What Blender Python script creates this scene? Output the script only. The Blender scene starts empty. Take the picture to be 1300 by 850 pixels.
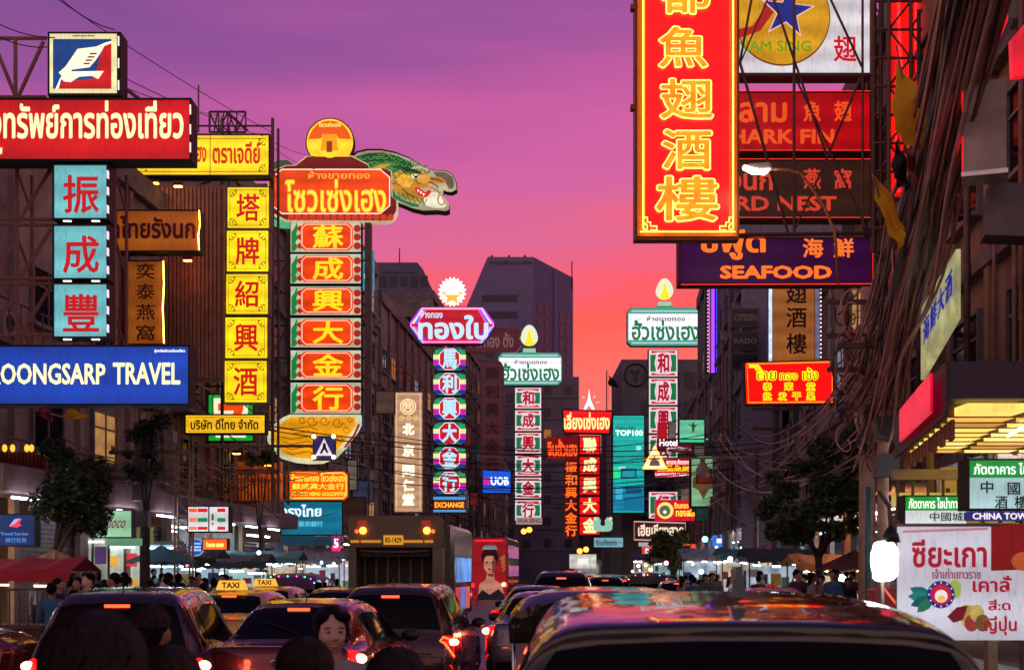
import bpy, bmesh, math, random
from mathutils import Vector, Matrix, noise
random.seed(7)
S = bpy.context.scene
COL = S.collection
# ------------------------------------------------------------------ camera
F = 1700.0                      # focal length in photograph pixels (1300 px across)
HY = 725.0                      # horizon row
CH = 1.8                        # eye height
cam = bpy.data.cameras.new('camera')
cam.sensor_width = 36.0
cam.lens = F / 1300.0 * 36.0
cam.shift_y = (HY - 425.0) / 1300.0
cam.clip_start = 0.1; cam.clip_end = 6000
cam.dof.use_dof = True; cam.dof.focus_distance = 50; cam.dof.aperture_fstop = 5.0
camo = bpy.data.objects.new('camera', cam)
camo.location = (0, 0, CH); camo.rotation_euler = (math.pi/2, 0, 0)
COL.objects.link(camo); S.camera = camo
S.view_settings.view_transform = 'Standard'; S.view_settings.look = 'None'
S.view_settings.exposure = 0.12; S.view_settings.gamma = 1.0
S.cycles.use_denoising = True
S.cycles.sample_clamp_indirect = 3.0
S.cycles.max_bounces = 6; S.cycles.diffuse_bounces = 2; S.cycles.glossy_bounces = 3
S.cycles.transparent_max_bounces = 6; S.cycles.transmission_bounces = 3
S.cycles.caustics_reflective = False; S.cycles.caustics_refractive = False

def lin(c):
    c = c/255.0
    return c/12.92 if c <= 0.04045 else ((c+0.055)/1.055)**2.4
def L3(r, g, b): return (lin(r), lin(g), lin(b), 1.0)

# ------------------------------------------------------------------ dusk sky
W = bpy.data.worlds.new('World'); S.world = W; W.use_nodes = True
nt = W.node_tree; nt.nodes.clear()
def N(nt, t, **k):
    n = nt.nodes.new(t)
    for a, b in k.items(): setattr(n, a, b)
    return n
def ramp(nt, stops, interp='LINEAR'):
    r = N(nt, 'ShaderNodeValToRGB'); r.color_ramp.interpolation = interp
    el = r.color_ramp.elements
    while len(el) < len(stops): el.new(0.5)
    for e, (p, c) in zip(el, stops): e.position = p; e.color = c
    return r
def mth(nt, op, a, b=None, c=None):
    m = N(nt, 'ShaderNodeMath', operation=op)
    for i, v in enumerate((a, b, c)):
        if v is None: continue
        if isinstance(v, (int, float)): m.inputs[i].default_value = v
        else: nt.links.new(v, m.inputs[i])
    return m.outputs[0]
tc = N(nt, 'ShaderNodeTexCoord'); sx = N(nt, 'ShaderNodeSeparateXYZ')
nt.links.new(tc.outputs['Generated'], sx.inputs[0])
mp = N(nt, 'ShaderNodeMapping'); mp.inputs['Scale'].default_value = (1.6, 1.6, 13)
mp.inputs['Rotation'].default_value = (0, math.radians(-5), 0)
nt.links.new(tc.outputs['Generated'], mp.inputs[0])
nz = N(nt, 'ShaderNodeTexNoise'); nz.inputs['Scale'].default_value = 2.2; nz.inputs['Detail'].default_value = 5; nz.inputs['Roughness'].default_value = 0.5
nt.links.new(mp.outputs[0], nz.inputs['Vector'])
z = sx.outputs['Z']
zz = mth(nt, 'ADD', z, mth(nt, 'MULTIPLY', mth(nt, 'SUBTRACT', nz.outputs['Fac'], 0.5), 0.11))
zz = mth(nt, 'SUBTRACT', zz, mth(nt, 'MULTIPLY', sx.outputs['X'], 0.14))      # warmer towards the right, bluer to the left
front = ramp(nt, [(0.0, L3(190, 100, 104)), (0.11, L3(236, 112, 104)), (0.17, L3(255, 90, 78)), (0.21, L3(246, 88, 98)),
                  (0.25, L3(214, 98, 142)), (0.29, L3(204, 94, 156)), (0.335, L3(186, 86, 154)), (0.385, L3(150, 78, 148)), (0.43, L3(120, 72, 138)), (0.52, L3(92, 66, 130)), (0.7, L3(80, 64, 118)), (1.0, L3(74, 64, 108))])
nt.links.new(zz, front.inputs[0])
back = ramp(nt, [(0.0, L3(206, 158, 146)), (0.15, L3(216, 168, 160)), (0.35, L3(190, 150, 160)), (0.6, L3(118, 96, 130)), (1.0, L3(74, 64, 108))])
nt.links.new(z, back.inputs[0])
fm = N(nt, 'ShaderNodeMapRange', interpolation_type='SMOOTHSTEP')
fm.inputs['From Min'].default_value = -0.35; fm.inputs['From Max'].default_value = 0.75
nt.links.new(sx.outputs['Y'], fm.inputs['Value'])
mx = N(nt, 'ShaderNodeMix', data_type='RGBA')
nt.links.new(fm.outputs[0], mx.inputs['Factor']); nt.links.new(back.outputs[0], mx.inputs[6]); nt.links.new(front.outputs[0], mx.inputs[7])
bg = N(nt, 'ShaderNodeBackground'); bg.inputs['Strength'].default_value = 1.0
nt.links.new(mx.outputs[2], bg.inputs['Color'])
sky = N(nt, 'ShaderNodeTexSky'); sky.sky_type = 'NISHITA'; sky.sun_disc = False
sky.sun_elevation = math.radians(-3); sky.sun_rotation = math.radians(0)
bg2 = N(nt, 'ShaderNodeBackground'); bg2.inputs['Strength'].default_value = 0.05
nt.links.new(sky.outputs[0], bg2.inputs['Color'])
add = N(nt, 'ShaderNodeAddShader'); wo = N(nt, 'ShaderNodeOutputWorld')
nt.links.new(bg.outputs[0], add.inputs[0]); nt.links.new(bg2.outputs[0], add.inputs[1]); nt.links.new(add.outputs[0], wo.inputs[0])

# ------------------------------------------------------------------ materials
_M = {}
def prin(name):
    m = bpy.data.materials.new(name); m.use_nodes = True
    return m, m.node_tree, m.node_tree.nodes['Principled BSDF']
def MT(r, g, b, rough=0.7, metal=0.0, var=0.35, scale=3.0, bump=0.0, coat=0.0, spec=0.5):
    """plain surface: base colour with grime variation"""
    k = ('mt', r, g, b, rough, metal, var, scale, bump, coat, spec)
    if k in _M: return _M[k]
    m, t, p = prin('surface')
    p.inputs['Roughness'].default_value = rough; p.inputs['Metallic'].default_value = metal
    p.inputs['Coat Weight'].default_value = coat; p.inputs['Specular IOR Level'].default_value = spec
    if var > 0:
        c = N(t, 'ShaderNodeTexCoord'); n = N(t, 'ShaderNodeTexNoise'); n.inputs['Scale'].default_value = scale
        n.inputs['Detail'].default_value = 6; n.inputs['Roughness'].default_value = 0.65
        t.links.new(c.outputs['Object'], n.inputs['Vector'])
        rp = ramp(t, [(0.3, (r*(1-var), g*(1-var), b*(1-var), 1)), (0.7, (min(1, r*(1+var*.5)), min(1, g*(1+var*.5)), min(1, b*(1+var*.5)), 1))])
        t.links.new(n.outputs['Fac'], rp.inputs[0]); t.links.new(rp.outputs[0], p.inputs['Base Color'])
        if bump:
            bp = N(t, 'ShaderNodeBump'); bp.inputs['Strength'].default_value = bump; bp.inputs['Distance'].default_value = 0.02
            t.links.new(n.outputs['Fac'], bp.inputs['Height']); t.links.new(bp.outputs[0], p.inputs['Normal'])
    else: p.inputs['Base Color'].default_value = (r, g, b, 1)
    _M[k] = m; return m
def EM(r, g, b, s=1.0, uneven=0.0, rough=0.35, scale=1.2):
    """gives off light; r g b are display values"""
    k = ('em', r, g, b, s, uneven, rough, scale)
    if k in _M: return _M[k]
    m, t, p = prin('lit_surface'); c = L3(r, g, b)
    p.inputs['Base Color'].default_value = (c[0]*.5, c[1]*.5, c[2]*.5, 1); p.inputs['Roughness'].default_value = rough
    p.inputs['Emission Color'].default_value = c; p.inputs['Emission Strength'].default_value = s
    if uneven > 0:      # the tubes inside a light box never light its face evenly
        tcn = N(t, 'ShaderNodeTexCoord'); n = N(t, 'ShaderNodeTexNoise'); n.inputs['Scale'].default_value = scale; n.inputs['Detail'].default_value = 3
        t.links.new(tcn.outputs['Object'], n.inputs['Vector'])
        v = mth(t, 'ADD', mth(t, 'MULTIPLY', mth(t, 'SUBTRACT', n.outputs['Fac'], 0.5), s*uneven*3.2), s)
        g = N(t, 'ShaderNodeMapping'); g.inputs['Scale'].default_value = (5, 5, 1.1); t.links.new(tcn.outputs['Object'], g.inputs[0])
        n2 = N(t, 'ShaderNodeTexNoise'); n2.inputs['Scale'].default_value = scale*3; n2.inputs['Detail'].default_value = 6; n2.inputs['Roughness'].default_value = .7; t.links.new(g.outputs[0], n2.inputs['Vector'])   # grime runs on the acrylic
        mr = N(t, 'ShaderNodeMapRange'); mr.inputs['From Min'].default_value = .50; mr.inputs['From Max'].default_value = .72; mr.inputs['To Min'].default_value = 1; mr.inputs['To Max'].default_value = .62
        t.links.new(n2.outputs['Fac'], mr.inputs['Value']); v = mth(t, 'MULTIPLY', v, mr.outputs[0])
        w = N(t, 'ShaderNodeTexWave'); w.bands_direction = 'Z'; w.inputs['Scale'].default_value = .55; w.inputs['Distortion'].default_value = .3; t.links.new(tcn.outputs['Object'], w.inputs['Vector'])   # tubes behind
        v = mth(t, 'MULTIPLY', v, mth(t, 'ADD', mth(t, 'MULTIPLY', w.outputs['Fac'], .28), .86))
        t.links.new(mth(t, 'MAXIMUM', v, s*0.25), p.inputs['Emission Strength'])
    _M[k] = m; return m
def CAR(r, g, b, coat=1.0, rough=0.25, metal=0.5):
    k = ('car', r, g, b, coat, rough, metal)
    if k in _M: return _M[k]
    m, t, p = prin('car_paint')
    p.inputs['Base Color'].default_value = (r, g, b, 1); p.inputs['Metallic'].default_value = metal; p.inputs['Roughness'].default_value = rough
    p.inputs['Coat Weight'].default_value = coat; p.inputs['Coat Roughness'].default_value = 0.03
    c = N(t, 'ShaderNodeTexCoord'); n = N(t, 'ShaderNodeTexNoise'); n.inputs['Scale'].default_value = 9; n.inputs['Detail'].default_value = 5
    t.links.new(c.outputs['Object'], n.inputs['Vector'])
    t.links.new(mth(t, 'ADD', mth(t, 'MULTIPLY', n.outputs['Fac'], 0.25), rough-0.1), p.inputs['Roughness'])
    n2 = N(t, 'ShaderNodeTexNoise'); n2.inputs['Scale'].default_value = 3.5; n2.inputs['Detail'].default_value = 2; t.links.new(c.outputs['Object'], n2.inputs['Vector'])
    bp = N(t, 'ShaderNodeBump'); bp.inputs['Strength'].default_value = .35; bp.inputs['Distance'].default_value = .03; t.links.new(n2.outputs['Fac'], bp.inputs['Height'])
    t.links.new(bp.outputs[0], p.inputs['Coat Normal']); t.links.new(bp.outputs[0], p.inputs['Normal'])
    _M[k] = m; return m
def STRIPE(r, g, b, sc=6.0, axis='X', rough=0.6, depth=0.5, metal=0.0):
    """ribbed sheet: relief by waves"""
    k = ('st', r, g, b, sc, axis, rough, depth, metal)
    if k in _M: return _M[k]
    m, t, p = prin('ribbed_sheet'); p.inputs['Base Color'].default_value = (r, g, b, 1); p.inputs['Roughness'].default_value = rough; p.inputs['Metallic'].default_value = metal
    c = N(t, 'ShaderNodeTexCoord'); w = N(t, 'ShaderNodeTexWave'); w.bands_direction = axis; w.inputs['Scale'].default_value = sc
    t.links.new(c.outputs['Object'], w.inputs['Vector'])
    bp = N(t, 'ShaderNodeBump'); bp.inputs['Strength'].default_value = depth; bp.inputs['Distance'].default_value = 0.05
    t.links.new(w.outputs['Fac'], bp.inputs['Height']); t.links.new(bp.outputs[0], p.inputs['Normal'])
    _M[k] = m; return m
METAL = MT(0.17, 0.12, 0.10, 0.55, 0.4, 0.5, 4)
DMETAL = MT(0.035, 0.03, 0.03, 0.6, 0.6, 0.4, 4)
RUST = MT(0.42, 0.21, 0.17, 0.75, 0.1, 0.4, 5)
BLACK = MT(0.012, 0.012, 0.014, 0.5, 0, 0.3, 5)
GLASS = MT(0.004, 0.004, 0.006, 0.06, 0, 0, 1, 0, 0.0, 0.10)
CHROME = MT(0.6, 0.6, 0.62, 0.15, 1.0, 0.1, 6)
CABLE = MT(0.05, 0.032, 0.032, 0.45, 0, 0.4, 8)
CONC = MT(0.26, 0.23, 0.21, 0.85, 0, 0.4, 2.5, 0.3)

# ------------------------------------------------------------------ geometry helpers
def P(px, py, d): return Vector(((px-650)/F*d, d, CH + (HY-py)/F*d))
def link(name, me, parent=None, loc=None, rot=None, sc=None):
    o = bpy.data.objects.new(name, me); COL.objects.link(o)
    if parent is not None: o.parent = parent
    if loc is not None: o.location = loc
    if rot is not None: o.rotation_euler = rot
    if sc is not None: o.scale = sc
    return o
def tag(o, label=None, cat=None, group=None, kind=None):
    if label: o['label'] = label
    if cat: o['category'] = cat
    if group: o['group'] = group
    if kind: o['kind'] = kind
    return o
def thing(name, label, cat, loc=(0, 0, 0), rz=0.0, group=None):
    return tag(link(name, None, None, loc, (0, 0, rz)), label, cat, group)
class MB:
    def __init__(s): s.v = []; s.f = []; s.sm = []
    def add(s, vs, fs, smooth=False):
        b = len(s.v); s.v += [tuple(q) for q in vs]; s.f += [tuple(b+i for i in f) for f in fs]; s.sm += [smooth]*len(fs); return s
    def box(s, x0, y0, z0, x1, y1, z1, ch=0.0):
        if x0 > x1: x0, x1 = x1, x0
        if y0 > y1: y0, y1 = y1, y0
        if z0 > z1: z0, z1 = z1, z0
        if ch <= 0:
            return s.add([(x0,y0,z0),(x1,y0,z0),(x1,y1,z0),(x0,y1,z0),(x0,y0,z1),(x1,y0,z1),(x1,y1,z1),(x0,y1,z1)],
                  [(0,3,2,1),(4,5,6,7),(0,1,5,4),(1,2,6,5),(2,3,7,6),(3,0,4,7)])
        c = min(ch, (x1-x0)/2.1, (z1-z0)/2.1, (y1-y0)/2.1)
        return s.prism([(x0+c,z0),(x1-c,z0),(x1,z0+c),(x1,z1-c),(x1-c,z1),(x0+c,z1),(x0,z1-c),(x0,z0+c)], y0, y1)
    def prism(s, pts, y0, y1, smooth=False):
        """pts in xz, extruded along y"""
        n = len(pts)
        area = sum(pts[i][0]*pts[(i+1) % n][1]-pts[(i+1) % n][0]*pts[i][1] for i in range(n))
        if area < 0: pts = pts[::-1]
        vs = [(x, y0, z) for x, z in pts] + [(x, y1, z) for x, z in pts]
        fs = [tuple(range(n)), tuple(range(2*n-1, n-1, -1))] + [(i, i+n, (i+1) % n+n, (i+1) % n) for i in range(n)]
        return s.add(vs, fs, smooth)
    def tube(s, path, r, n=6, closed=False, r1=None, cap=True):
        path = [Vector(q) for q in path]; m = len(path); rings = []
        prev = None
        for i, q in enumerate(path):
            a = path[(i-1) % m] if (closed or i > 0) else q; b = path[(i+1) % m] if (closed or i < m-1) else q
            t = (b-a); t = t.normalized() if t.length > 1e-9 else Vector((0, 0, 1))
            if prev is None: u = t.cross(Vector((0, 0, 1))) if abs(t.z) < .9 else t.cross(Vector((0, 1, 0)))
            else: u = prev - t*prev.dot(t)
            u.normalize(); prev = u; w = t.cross(u)
            rr = r if r1 is None else r+(r1-r)*i/max(1, m-1)
            if isinstance(r, (list, tuple)): rr = r[i]
            rings.append([q + (u*math.cos(2*math.pi*k/n)+w*math.sin(2*math.pi*k/n))*rr for k in range(n)])
        vs = [v for rg in rings for v in rg]; fs = []
        for i in range(m if closed else m-1):
            j = (i+1) % m
            for k in range(n): fs.append((i*n+k, i*n+(k+1) % n, j*n+(k+1) % n, j*n+k))
        if not closed and cap: fs += [tuple(range(n-1, -1, -1)), tuple((m-1)*n+k for k in range(n))]
        return s.add(vs, fs, n > 5)
    def ball(s, c, r, n=8, m=6):
        rx, ry, rz = r if isinstance(r, (tuple, list)) else (r, r, r)
        vs = [(c[0], c[1], c[2]-rz)]
        for i in range(1, m):
            a = -math.pi/2+math.pi*i/m
            for k in range(n): vs.append((c[0]+rx*math.cos(a)*math.cos(2*math.pi*k/n), c[1]+ry*math.cos(a)*math.sin(2*math.pi*k/n), c[2]+rz*math.sin(a)))
        vs.append((c[0], c[1], c[2]+rz)); fs = []
        for k in range(n): fs.append((0, 1+(k+1) % n, 1+k)); fs.append((len(vs)-1, 1+(m-2)*n+k, 1+(m-2)*n+(k+1) % n))
        for i in range(m-2):
            for k in range(n): fs.append((1+i*n+k, 1+i*n+(k+1) % n, 1+(i+1)*n+(k+1) % n, 1+(i+1)*n+k))
        return s.add(vs, fs, True)
    def mesh(s, mat, name='mesh'):
        me = bpy.data.meshes.new(name); me.from_pydata(s.v, [], s.f); me.update()
        me.polygons.foreach_set('use_smooth', s.sm)
        if mat: me.materials.append(mat)
        return me
    def build(s, name, mat, parent=None, loc=None, rot=None): return link(name, s.mesh(mat, name), parent, loc, rot)
_bar = {}
def bar(parent, a, b, r=0.03, mat=METAL, name='bar', n=5):
    a = Vector(a); b = Vector(b); k = (mat.name, n)
    if k not in _bar: _bar[k] = MB().tube([(0, 0, 0), (0, 0, 1)], 1.0, n).mesh(mat, 'bar')
    d = b-a; o = link(name, _bar[k], parent, a)
    o.rotation_mode = 'QUATERNION'; o.rotation_quaternion = d.to_track_quat('Z', 'Y'); o.scale = (r, r, d.length)
    return o
def truss(parent, a, b, h, n, r=0.03, mat=METAL, up=(0, 0, 1), x=False):
    """flat lattice between a and b, depth h along up"""
    a = Vector(a); b = Vector(b); u = Vector(up)*h
    bar(parent, a, b, r, mat, 'chord'); bar(parent, a+u, b+u, r, mat, 'chord')
    for i in range(n+1):
        q = a.lerp(b, i/n)
        bar(parent, q, q+u, r*.7, mat, 'upright')
        if i < n:
            q2 = a.lerp(b, (i+1)/n)
            if i % 2 or x: bar(parent, q, q2+u, r*.7, mat, 'brace')
            if (not i % 2) or x: bar(parent, q+u, q2, r*.7, mat, 'brace')

_ts = bpy.data.scenes.new('workbench')
def evaluated_mesh(o):
    """mesh of an object with its modifiers, evaluated in a scene of its own (the big one would be re-evaluated every time)"""
    _ts.collection.objects.link(o)
    with bpy.context.temp_override(scene=_ts, view_layer=_ts.view_layers[0]):
        dg = bpy.context.evaluated_depsgraph_get(); dg.update()
        return bpy.data.meshes.new_from_object(o.evaluated_get(dg))
# text: built-in font, fitted into a box
_T = {}
def text_mesh(s, bold=0.0, res=2):
    k = (s, bold, res)
    if k in _T: return _T[k]
    c = bpy.data.curves.new('lettering', 'FONT'); c.body = s; c.size = 1; c.resolution_u = res; c.align_x = 'CENTER'
    o = bpy.data.objects.new('lettering', c)
    me = evaluated_mesh(o)
    vs = [v.co[:] for v in me.vertices]; fs = [tuple(p.vertices) for p in me.polygons]
    bpy.data.objects.remove(o); bpy.data.curves.remove(c); bpy.data.meshes.remove(me)
    bold *= (0.5 if ord(s[0]) > 0x2E00 else 0.8) if bold < .05 else .75
    ox = [(0, 0)]+([] if bold <= 0 else [(bold*math.cos(a*math.pi/6), bold*math.sin(a*math.pi/6)) for a in range(12)])
    V = []; Fc = []
    for i, (dx, dy) in enumerate(ox):
        b = len(V); V += [(x+dx, y+dy, i*0.0009) for x, y, _ in vs]; Fc += [tuple(b+j for j in f) for f in fs]
    xs = [q[0] for q in V] or [0, 1]; ys = [q[1] for q in V] or [0, 1]
    _T[k] = (V, Fc, min(xs), max(xs), min(ys), max(ys)); return _T[k]
def text_obj(s, w, h, mat, parent, name='lettering', loc=(0, 0, 0), bold=0.02, rot=None, zs=1.0, shear=0.0):
    """fit text into w x h centred on loc, facing -Y"""
    V, Fc, x0, x1, y0, y1 = text_mesh(s, bold)
    sx = w/max(1e-6, x1-x0); sy = h/max(1e-6, y1-y0); cx = (x0+x1)/2; cy = (y0+y1)/2
    me = bpy.data.meshes.new(name)
    me.from_pydata([((x-cx)*sx+(y-cy)*sy*shear, -z*zs, (y-cy)*sy) for x, y, z in V], [], Fc); me.update(); me.materials.append(mat)
    return link(name, me, parent, loc, rot)

class Sign:
    """a thing laid out on a plane at distance d; measures given in photograph pixels become metres at that distance"""
    def __init__(s, name, label, cat, d, cx, cy, rz=0.0, group=None, root=None):
        s.d = d; s.k = d/F; s.cx = cx; s.cy = cy
        s.o = root or thing(name, label, cat, P(cx, cy, d), rz, group)
        s.e = 0.004+d*0.00012
    def X(s, px): return (px-s.cx)*s.k
    def Z(s, py): return (s.cy-py)*s.k
    def box(s, name, x0, y0, x1, y1, mat, front=0.0, thick=0.3, parent=None, ch=0.0):
        return MB().box(s.X(x0), -front, s.Z(y1), s.X(x1), -front+thick, s.Z(y0), ch).build(name, mat, parent or s.o)
    def poly(s, name, pts, mat, front=0.0, thick=0.05, parent=None):
        return MB().prism([(s.X(x), s.Z(y)) for x, y in pts], -front, -front+thick).build(name, mat, parent or s.o)
    def disc(s, name, x, y, r, mat, front=0.0, thick=0.05, n=32, parent=None, ry=None):
        return s.poly(name, [(x+r*math.cos(2*math.pi*i/n), y+(ry or r)*math.sin(2*math.pi*i/n)) for i in range(n)], mat, front, thick, parent)
    def line(s, name, pts, w, mat, front=0.02, closed=False, parent=None, n=5):
        return MB().tube([(s.X(x), -front, s.Z(y)) for x, y in pts], w*s.k/2, n, closed).build(name, mat, parent or s.o)
    def lines(s, name, lst, w, mat, front=0.02, closed=False, parent=None):
        m = MB()
        for pts in lst: m.tube([(s.X(x), -front, s.Z(y)) for x, y in pts], w*s.k/2, 4, closed)
        return m.build(name, mat, parent or s.o)
    def text(s, t, x0, y0, x1, y1, mat, front=None, bold=0.02, name='lettering', parent=None, shear=0.0):
        fr = s.e if front is None else front
        return text_obj(t, (x1-x0)*s.k, (y1-y0)*s.k, mat, parent or s.o, name, (s.X((x0+x1)/2), -fr, s.Z((y0+y1)/2)), bold, None, 1.0 if s.d < 60 else 2.0, shear)
    def lightbox(s, x0, y0, x1, y1, face, frame=DMETAL, thick=0.3, rim=1.5, front=0.0):
        s.box('cabinet', x0-rim, y0-rim, x1+rim, y1+rim, frame, front-0.03, thick)
        f = s.box('face', x0, y0, x1, y1, face, front, 0.04)
        k = s.k*rim   # raised rim, four strips butted
        for (a, b, c, e) in ((x0-rim, y0-rim, x1+rim, y0), (x0-rim, y1, x1+rim, y1+rim), (x0-rim, y0, x0, y1), (x1, y0, x1+rim, y1)):
            s.box('rim', a, b, c, e, frame, front+0.03, 0.06)
        return f
    def lamps(s, xs, y, size=6):    # little strip lamps on the cabinet
        for x in xs: s.box('strip_lamp', x-size, y-0.7, x+size, y+0.7, EM(255, 235, 235, 2.0), 0.05, 0.05)
def chamf(x0, y0, x1, y1, c, cy=None):
    cy = cy or c
    return [(x0+c, y0), (x1-c, y0), (x1, y0+cy), (x1, y1-cy), (x1-c, y1), (x0+c, y1), (x0, y1-cy), (x0, y0+cy)]
# road direction
SL = 0.0765
RZ = -math.atan(SL)
def LW(d): return -12.5 + SL*(d-30)     # left building line
def RW(d): return 8.0 + SL*(d-20)       # right building line
# ================================================================== GROUND AND BUILDINGS
def strip(name, fx0, fx1, d0, d1, z, mat, steps=20, kind='structure', top=0.0):
    m = MB()
    ds = [d0+(d1-d0)*i/steps for i in range(steps+1)]
    vs = []
    for d in ds: vs += [(fx0(d), d, z), (fx1(d), d, z)]
    m.add(vs, [(2*i, 2*i+1, 2*i+3, 2*i+2) for i in range(steps)])
    o = m.build(name, mat); o['kind'] = kind; return o
def asphalt():
    m, t, p = prin('asphalt')
    c = N(t, 'ShaderNodeTexCoord'); n = N(t, 'ShaderNodeTexNoise'); n.inputs['Scale'].default_value = 0.7; n.inputs['Detail'].default_value = 8
    t.links.new(c.outputs['Object'], n.inputs['Vector'])
    r = ramp(t, [(0.3, (0.03, 0.03, 0.033, 1)), (0.7, (0.06, 0.058, 0.06, 1))]); t.links.new(n.outputs['Fac'], r.inputs[0]); t.links.new(r.outputs[0], p.inputs['Base Color'])
    t.links.new(mth(t, 'ADD', mth(t, 'MULTIPLY', n.outputs['Fac'], 0.5), 0.12), p.inputs['Roughness'])
    n2 = N(t, 'ShaderNodeTexNoise'); n2.inputs['Scale'].default_value = 60; t.links.new(c.outputs['Object'], n2.inputs['Vector'])
    b = N(t, 'ShaderNodeBump'); b.inputs['Strength'].default_value = 0.3; b.inputs['Distance'].default_value = 0.01
    t.links.new(n2.outputs['Fac'], b.inputs['Height']); t.links.new(b.outputs[0], p.inputs['Normal'])
    return m
g = MB().add([(-900, -60, -0.02), (900, -60, -0.02), (900, 2500, -0.02), (-900, 2500, -0.02)], [(0, 1, 2, 3)]).build('ground', MT(0.06, 0.055, 0.055, 0.9)); g['kind'] = 'structure'
strip('road', lambda d: LW(d)+3.2, lambda d: RW(d)-3.0, -20, 420, 0.0, asphalt())
PAV = MT(0.17, 0.15, 0.14, 0.7, 0, 0.4, 1.5)
for nm, a, b in (('pavement', lambda d: LW(d)-0.5, lambda d: LW(d)+3.0), ('pavement', lambda d: RW(d)-2.8, lambda d: RW(d)+0.5)):
    strip(nm, a, b, -20, 420, 0.13, PAV)
for nm, c in (('kerb', lambda d: LW(d)+3.1), ('kerb', lambda d: RW(d)-2.9)):
    m = MB(); ds = [-20+i*22 for i in range(21)]; vs = []
    for d in ds: vs += [(c(d)-.1, d, 0), (c(d)+.1, d, 0), (c(d)+.1, d, .14), (c(d)-.1, d, .14)]
    fs = []
    for i in range(20):
        for k in range(4): fs.append((i*4+k, i*4+(k+1) % 4, i*4+4+(k+1) % 4, i*4+4+k))
    m.add(vs, fs); o = m.build(nm, MT(0.3, 0.28, 0.26, 0.8)); o['kind'] = 'structure'
mk = MT(0.6, 0.6, 0.58, 0.6, 0, 0.4, 3)
for off in (6.6, 9.9, 13.2):
    for d in range(2, 130, 8):
        q = MB(); x0 = LW(d)+off
        q.add([(x0-.06, d, .005), (x0+.06, d, .005), (x0+.06+SL*3, d+3, .005), (x0-.06+SL*3, d+3, .005)], [(0, 1, 2, 3)])
        o = q.build('lane_marking', mk); o['kind'] = 'structure'

_win = {}
def window(parent, x, y, z, w, h, face, lit=None, bars=True, frame=None):
    """face: 'E' opening towards +x, 'W' towards -x, 'S' towards the camera. frame part with pane sub-part"""
    frame = frame or MT(0.22, 0.2, 0.2, 0.6)
    k = (round(w, 2), round(h, 2), frame.name)
    if k not in _win:
        m = MB(); t = 0.07
        m.box(-w/2, -.06, 0, -w/2+t, .1, h); m.box(w/2-t, -.06, 0, w/2, .1, h); m.box(-w/2+t, -.06, 0, w/2-t, .1, t); m.box(-w/2+t, -.06, h-t, w/2-t, .1, h)
        m.box(-.025, -.04, t, .025, .08, h-t); m.box(-w/2+t, -.035, h*.66, -.025, .075, h*.66+.05); m.box(.025, -.035, h*.66, w/2-t, .075, h*.66+.05)
        m.box(-w/2-.08, -.16, -.08, w/2+.08, .05, -.002)
        _win[k] = (m.mesh(frame, 'window'), {})
    me, panes = _win[k]
    rz = {'S': 0, 'E': math.pi/2, 'W': -math.pi/2}[face]
    o = link('window', me, parent, (x, y, z), (0, 0, rz))
    pm = lit or GLASS
    if pm.name not in panes: panes[pm.name] = MB().box(-w/2+.07, .0, .07, w/2-.07, .02, h-.07).mesh(pm, 'pane')
    link('pane', panes[pm.name], o)
    return o
def ac_unit(parent, x, y, z, face):
    k = 'ac'
    if k not in _win:
        m = MB().box(-.4, -.32, 0, .4, 0, .55)
        m.box(-.3, .0, .1, -.26, .25, .14)
        _win[k] = m.mesh(MT(0.4, 0.38, 0.36, 0.6), 'air_conditioner')
        f = MB()
        for i in range(5):
            r = .21-.04*i; f.tube([(-.08+r*math.cos(a*math.pi/8), -.335, .28+r*math.sin(a*math.pi/8)) for a in range(16)], .008, 4, True)
        _win['fan'] = f.mesh(BLACK, 'grille')
    rz = {'S': 0, 'E': math.pi/2, 'W': -math.pi/2}[face]
    o = link('air_conditioner', _win[k], parent, (x, y, z), (0, 0, rz)); link('grille', _win['fan'], o); return o
LITW = [EM(255, 190, 110, .28, .5, scale=3), EM(210, 220, 255, .18, .5, scale=3), EM(255, 160, 80, .22, .5, scale=3)]
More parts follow.
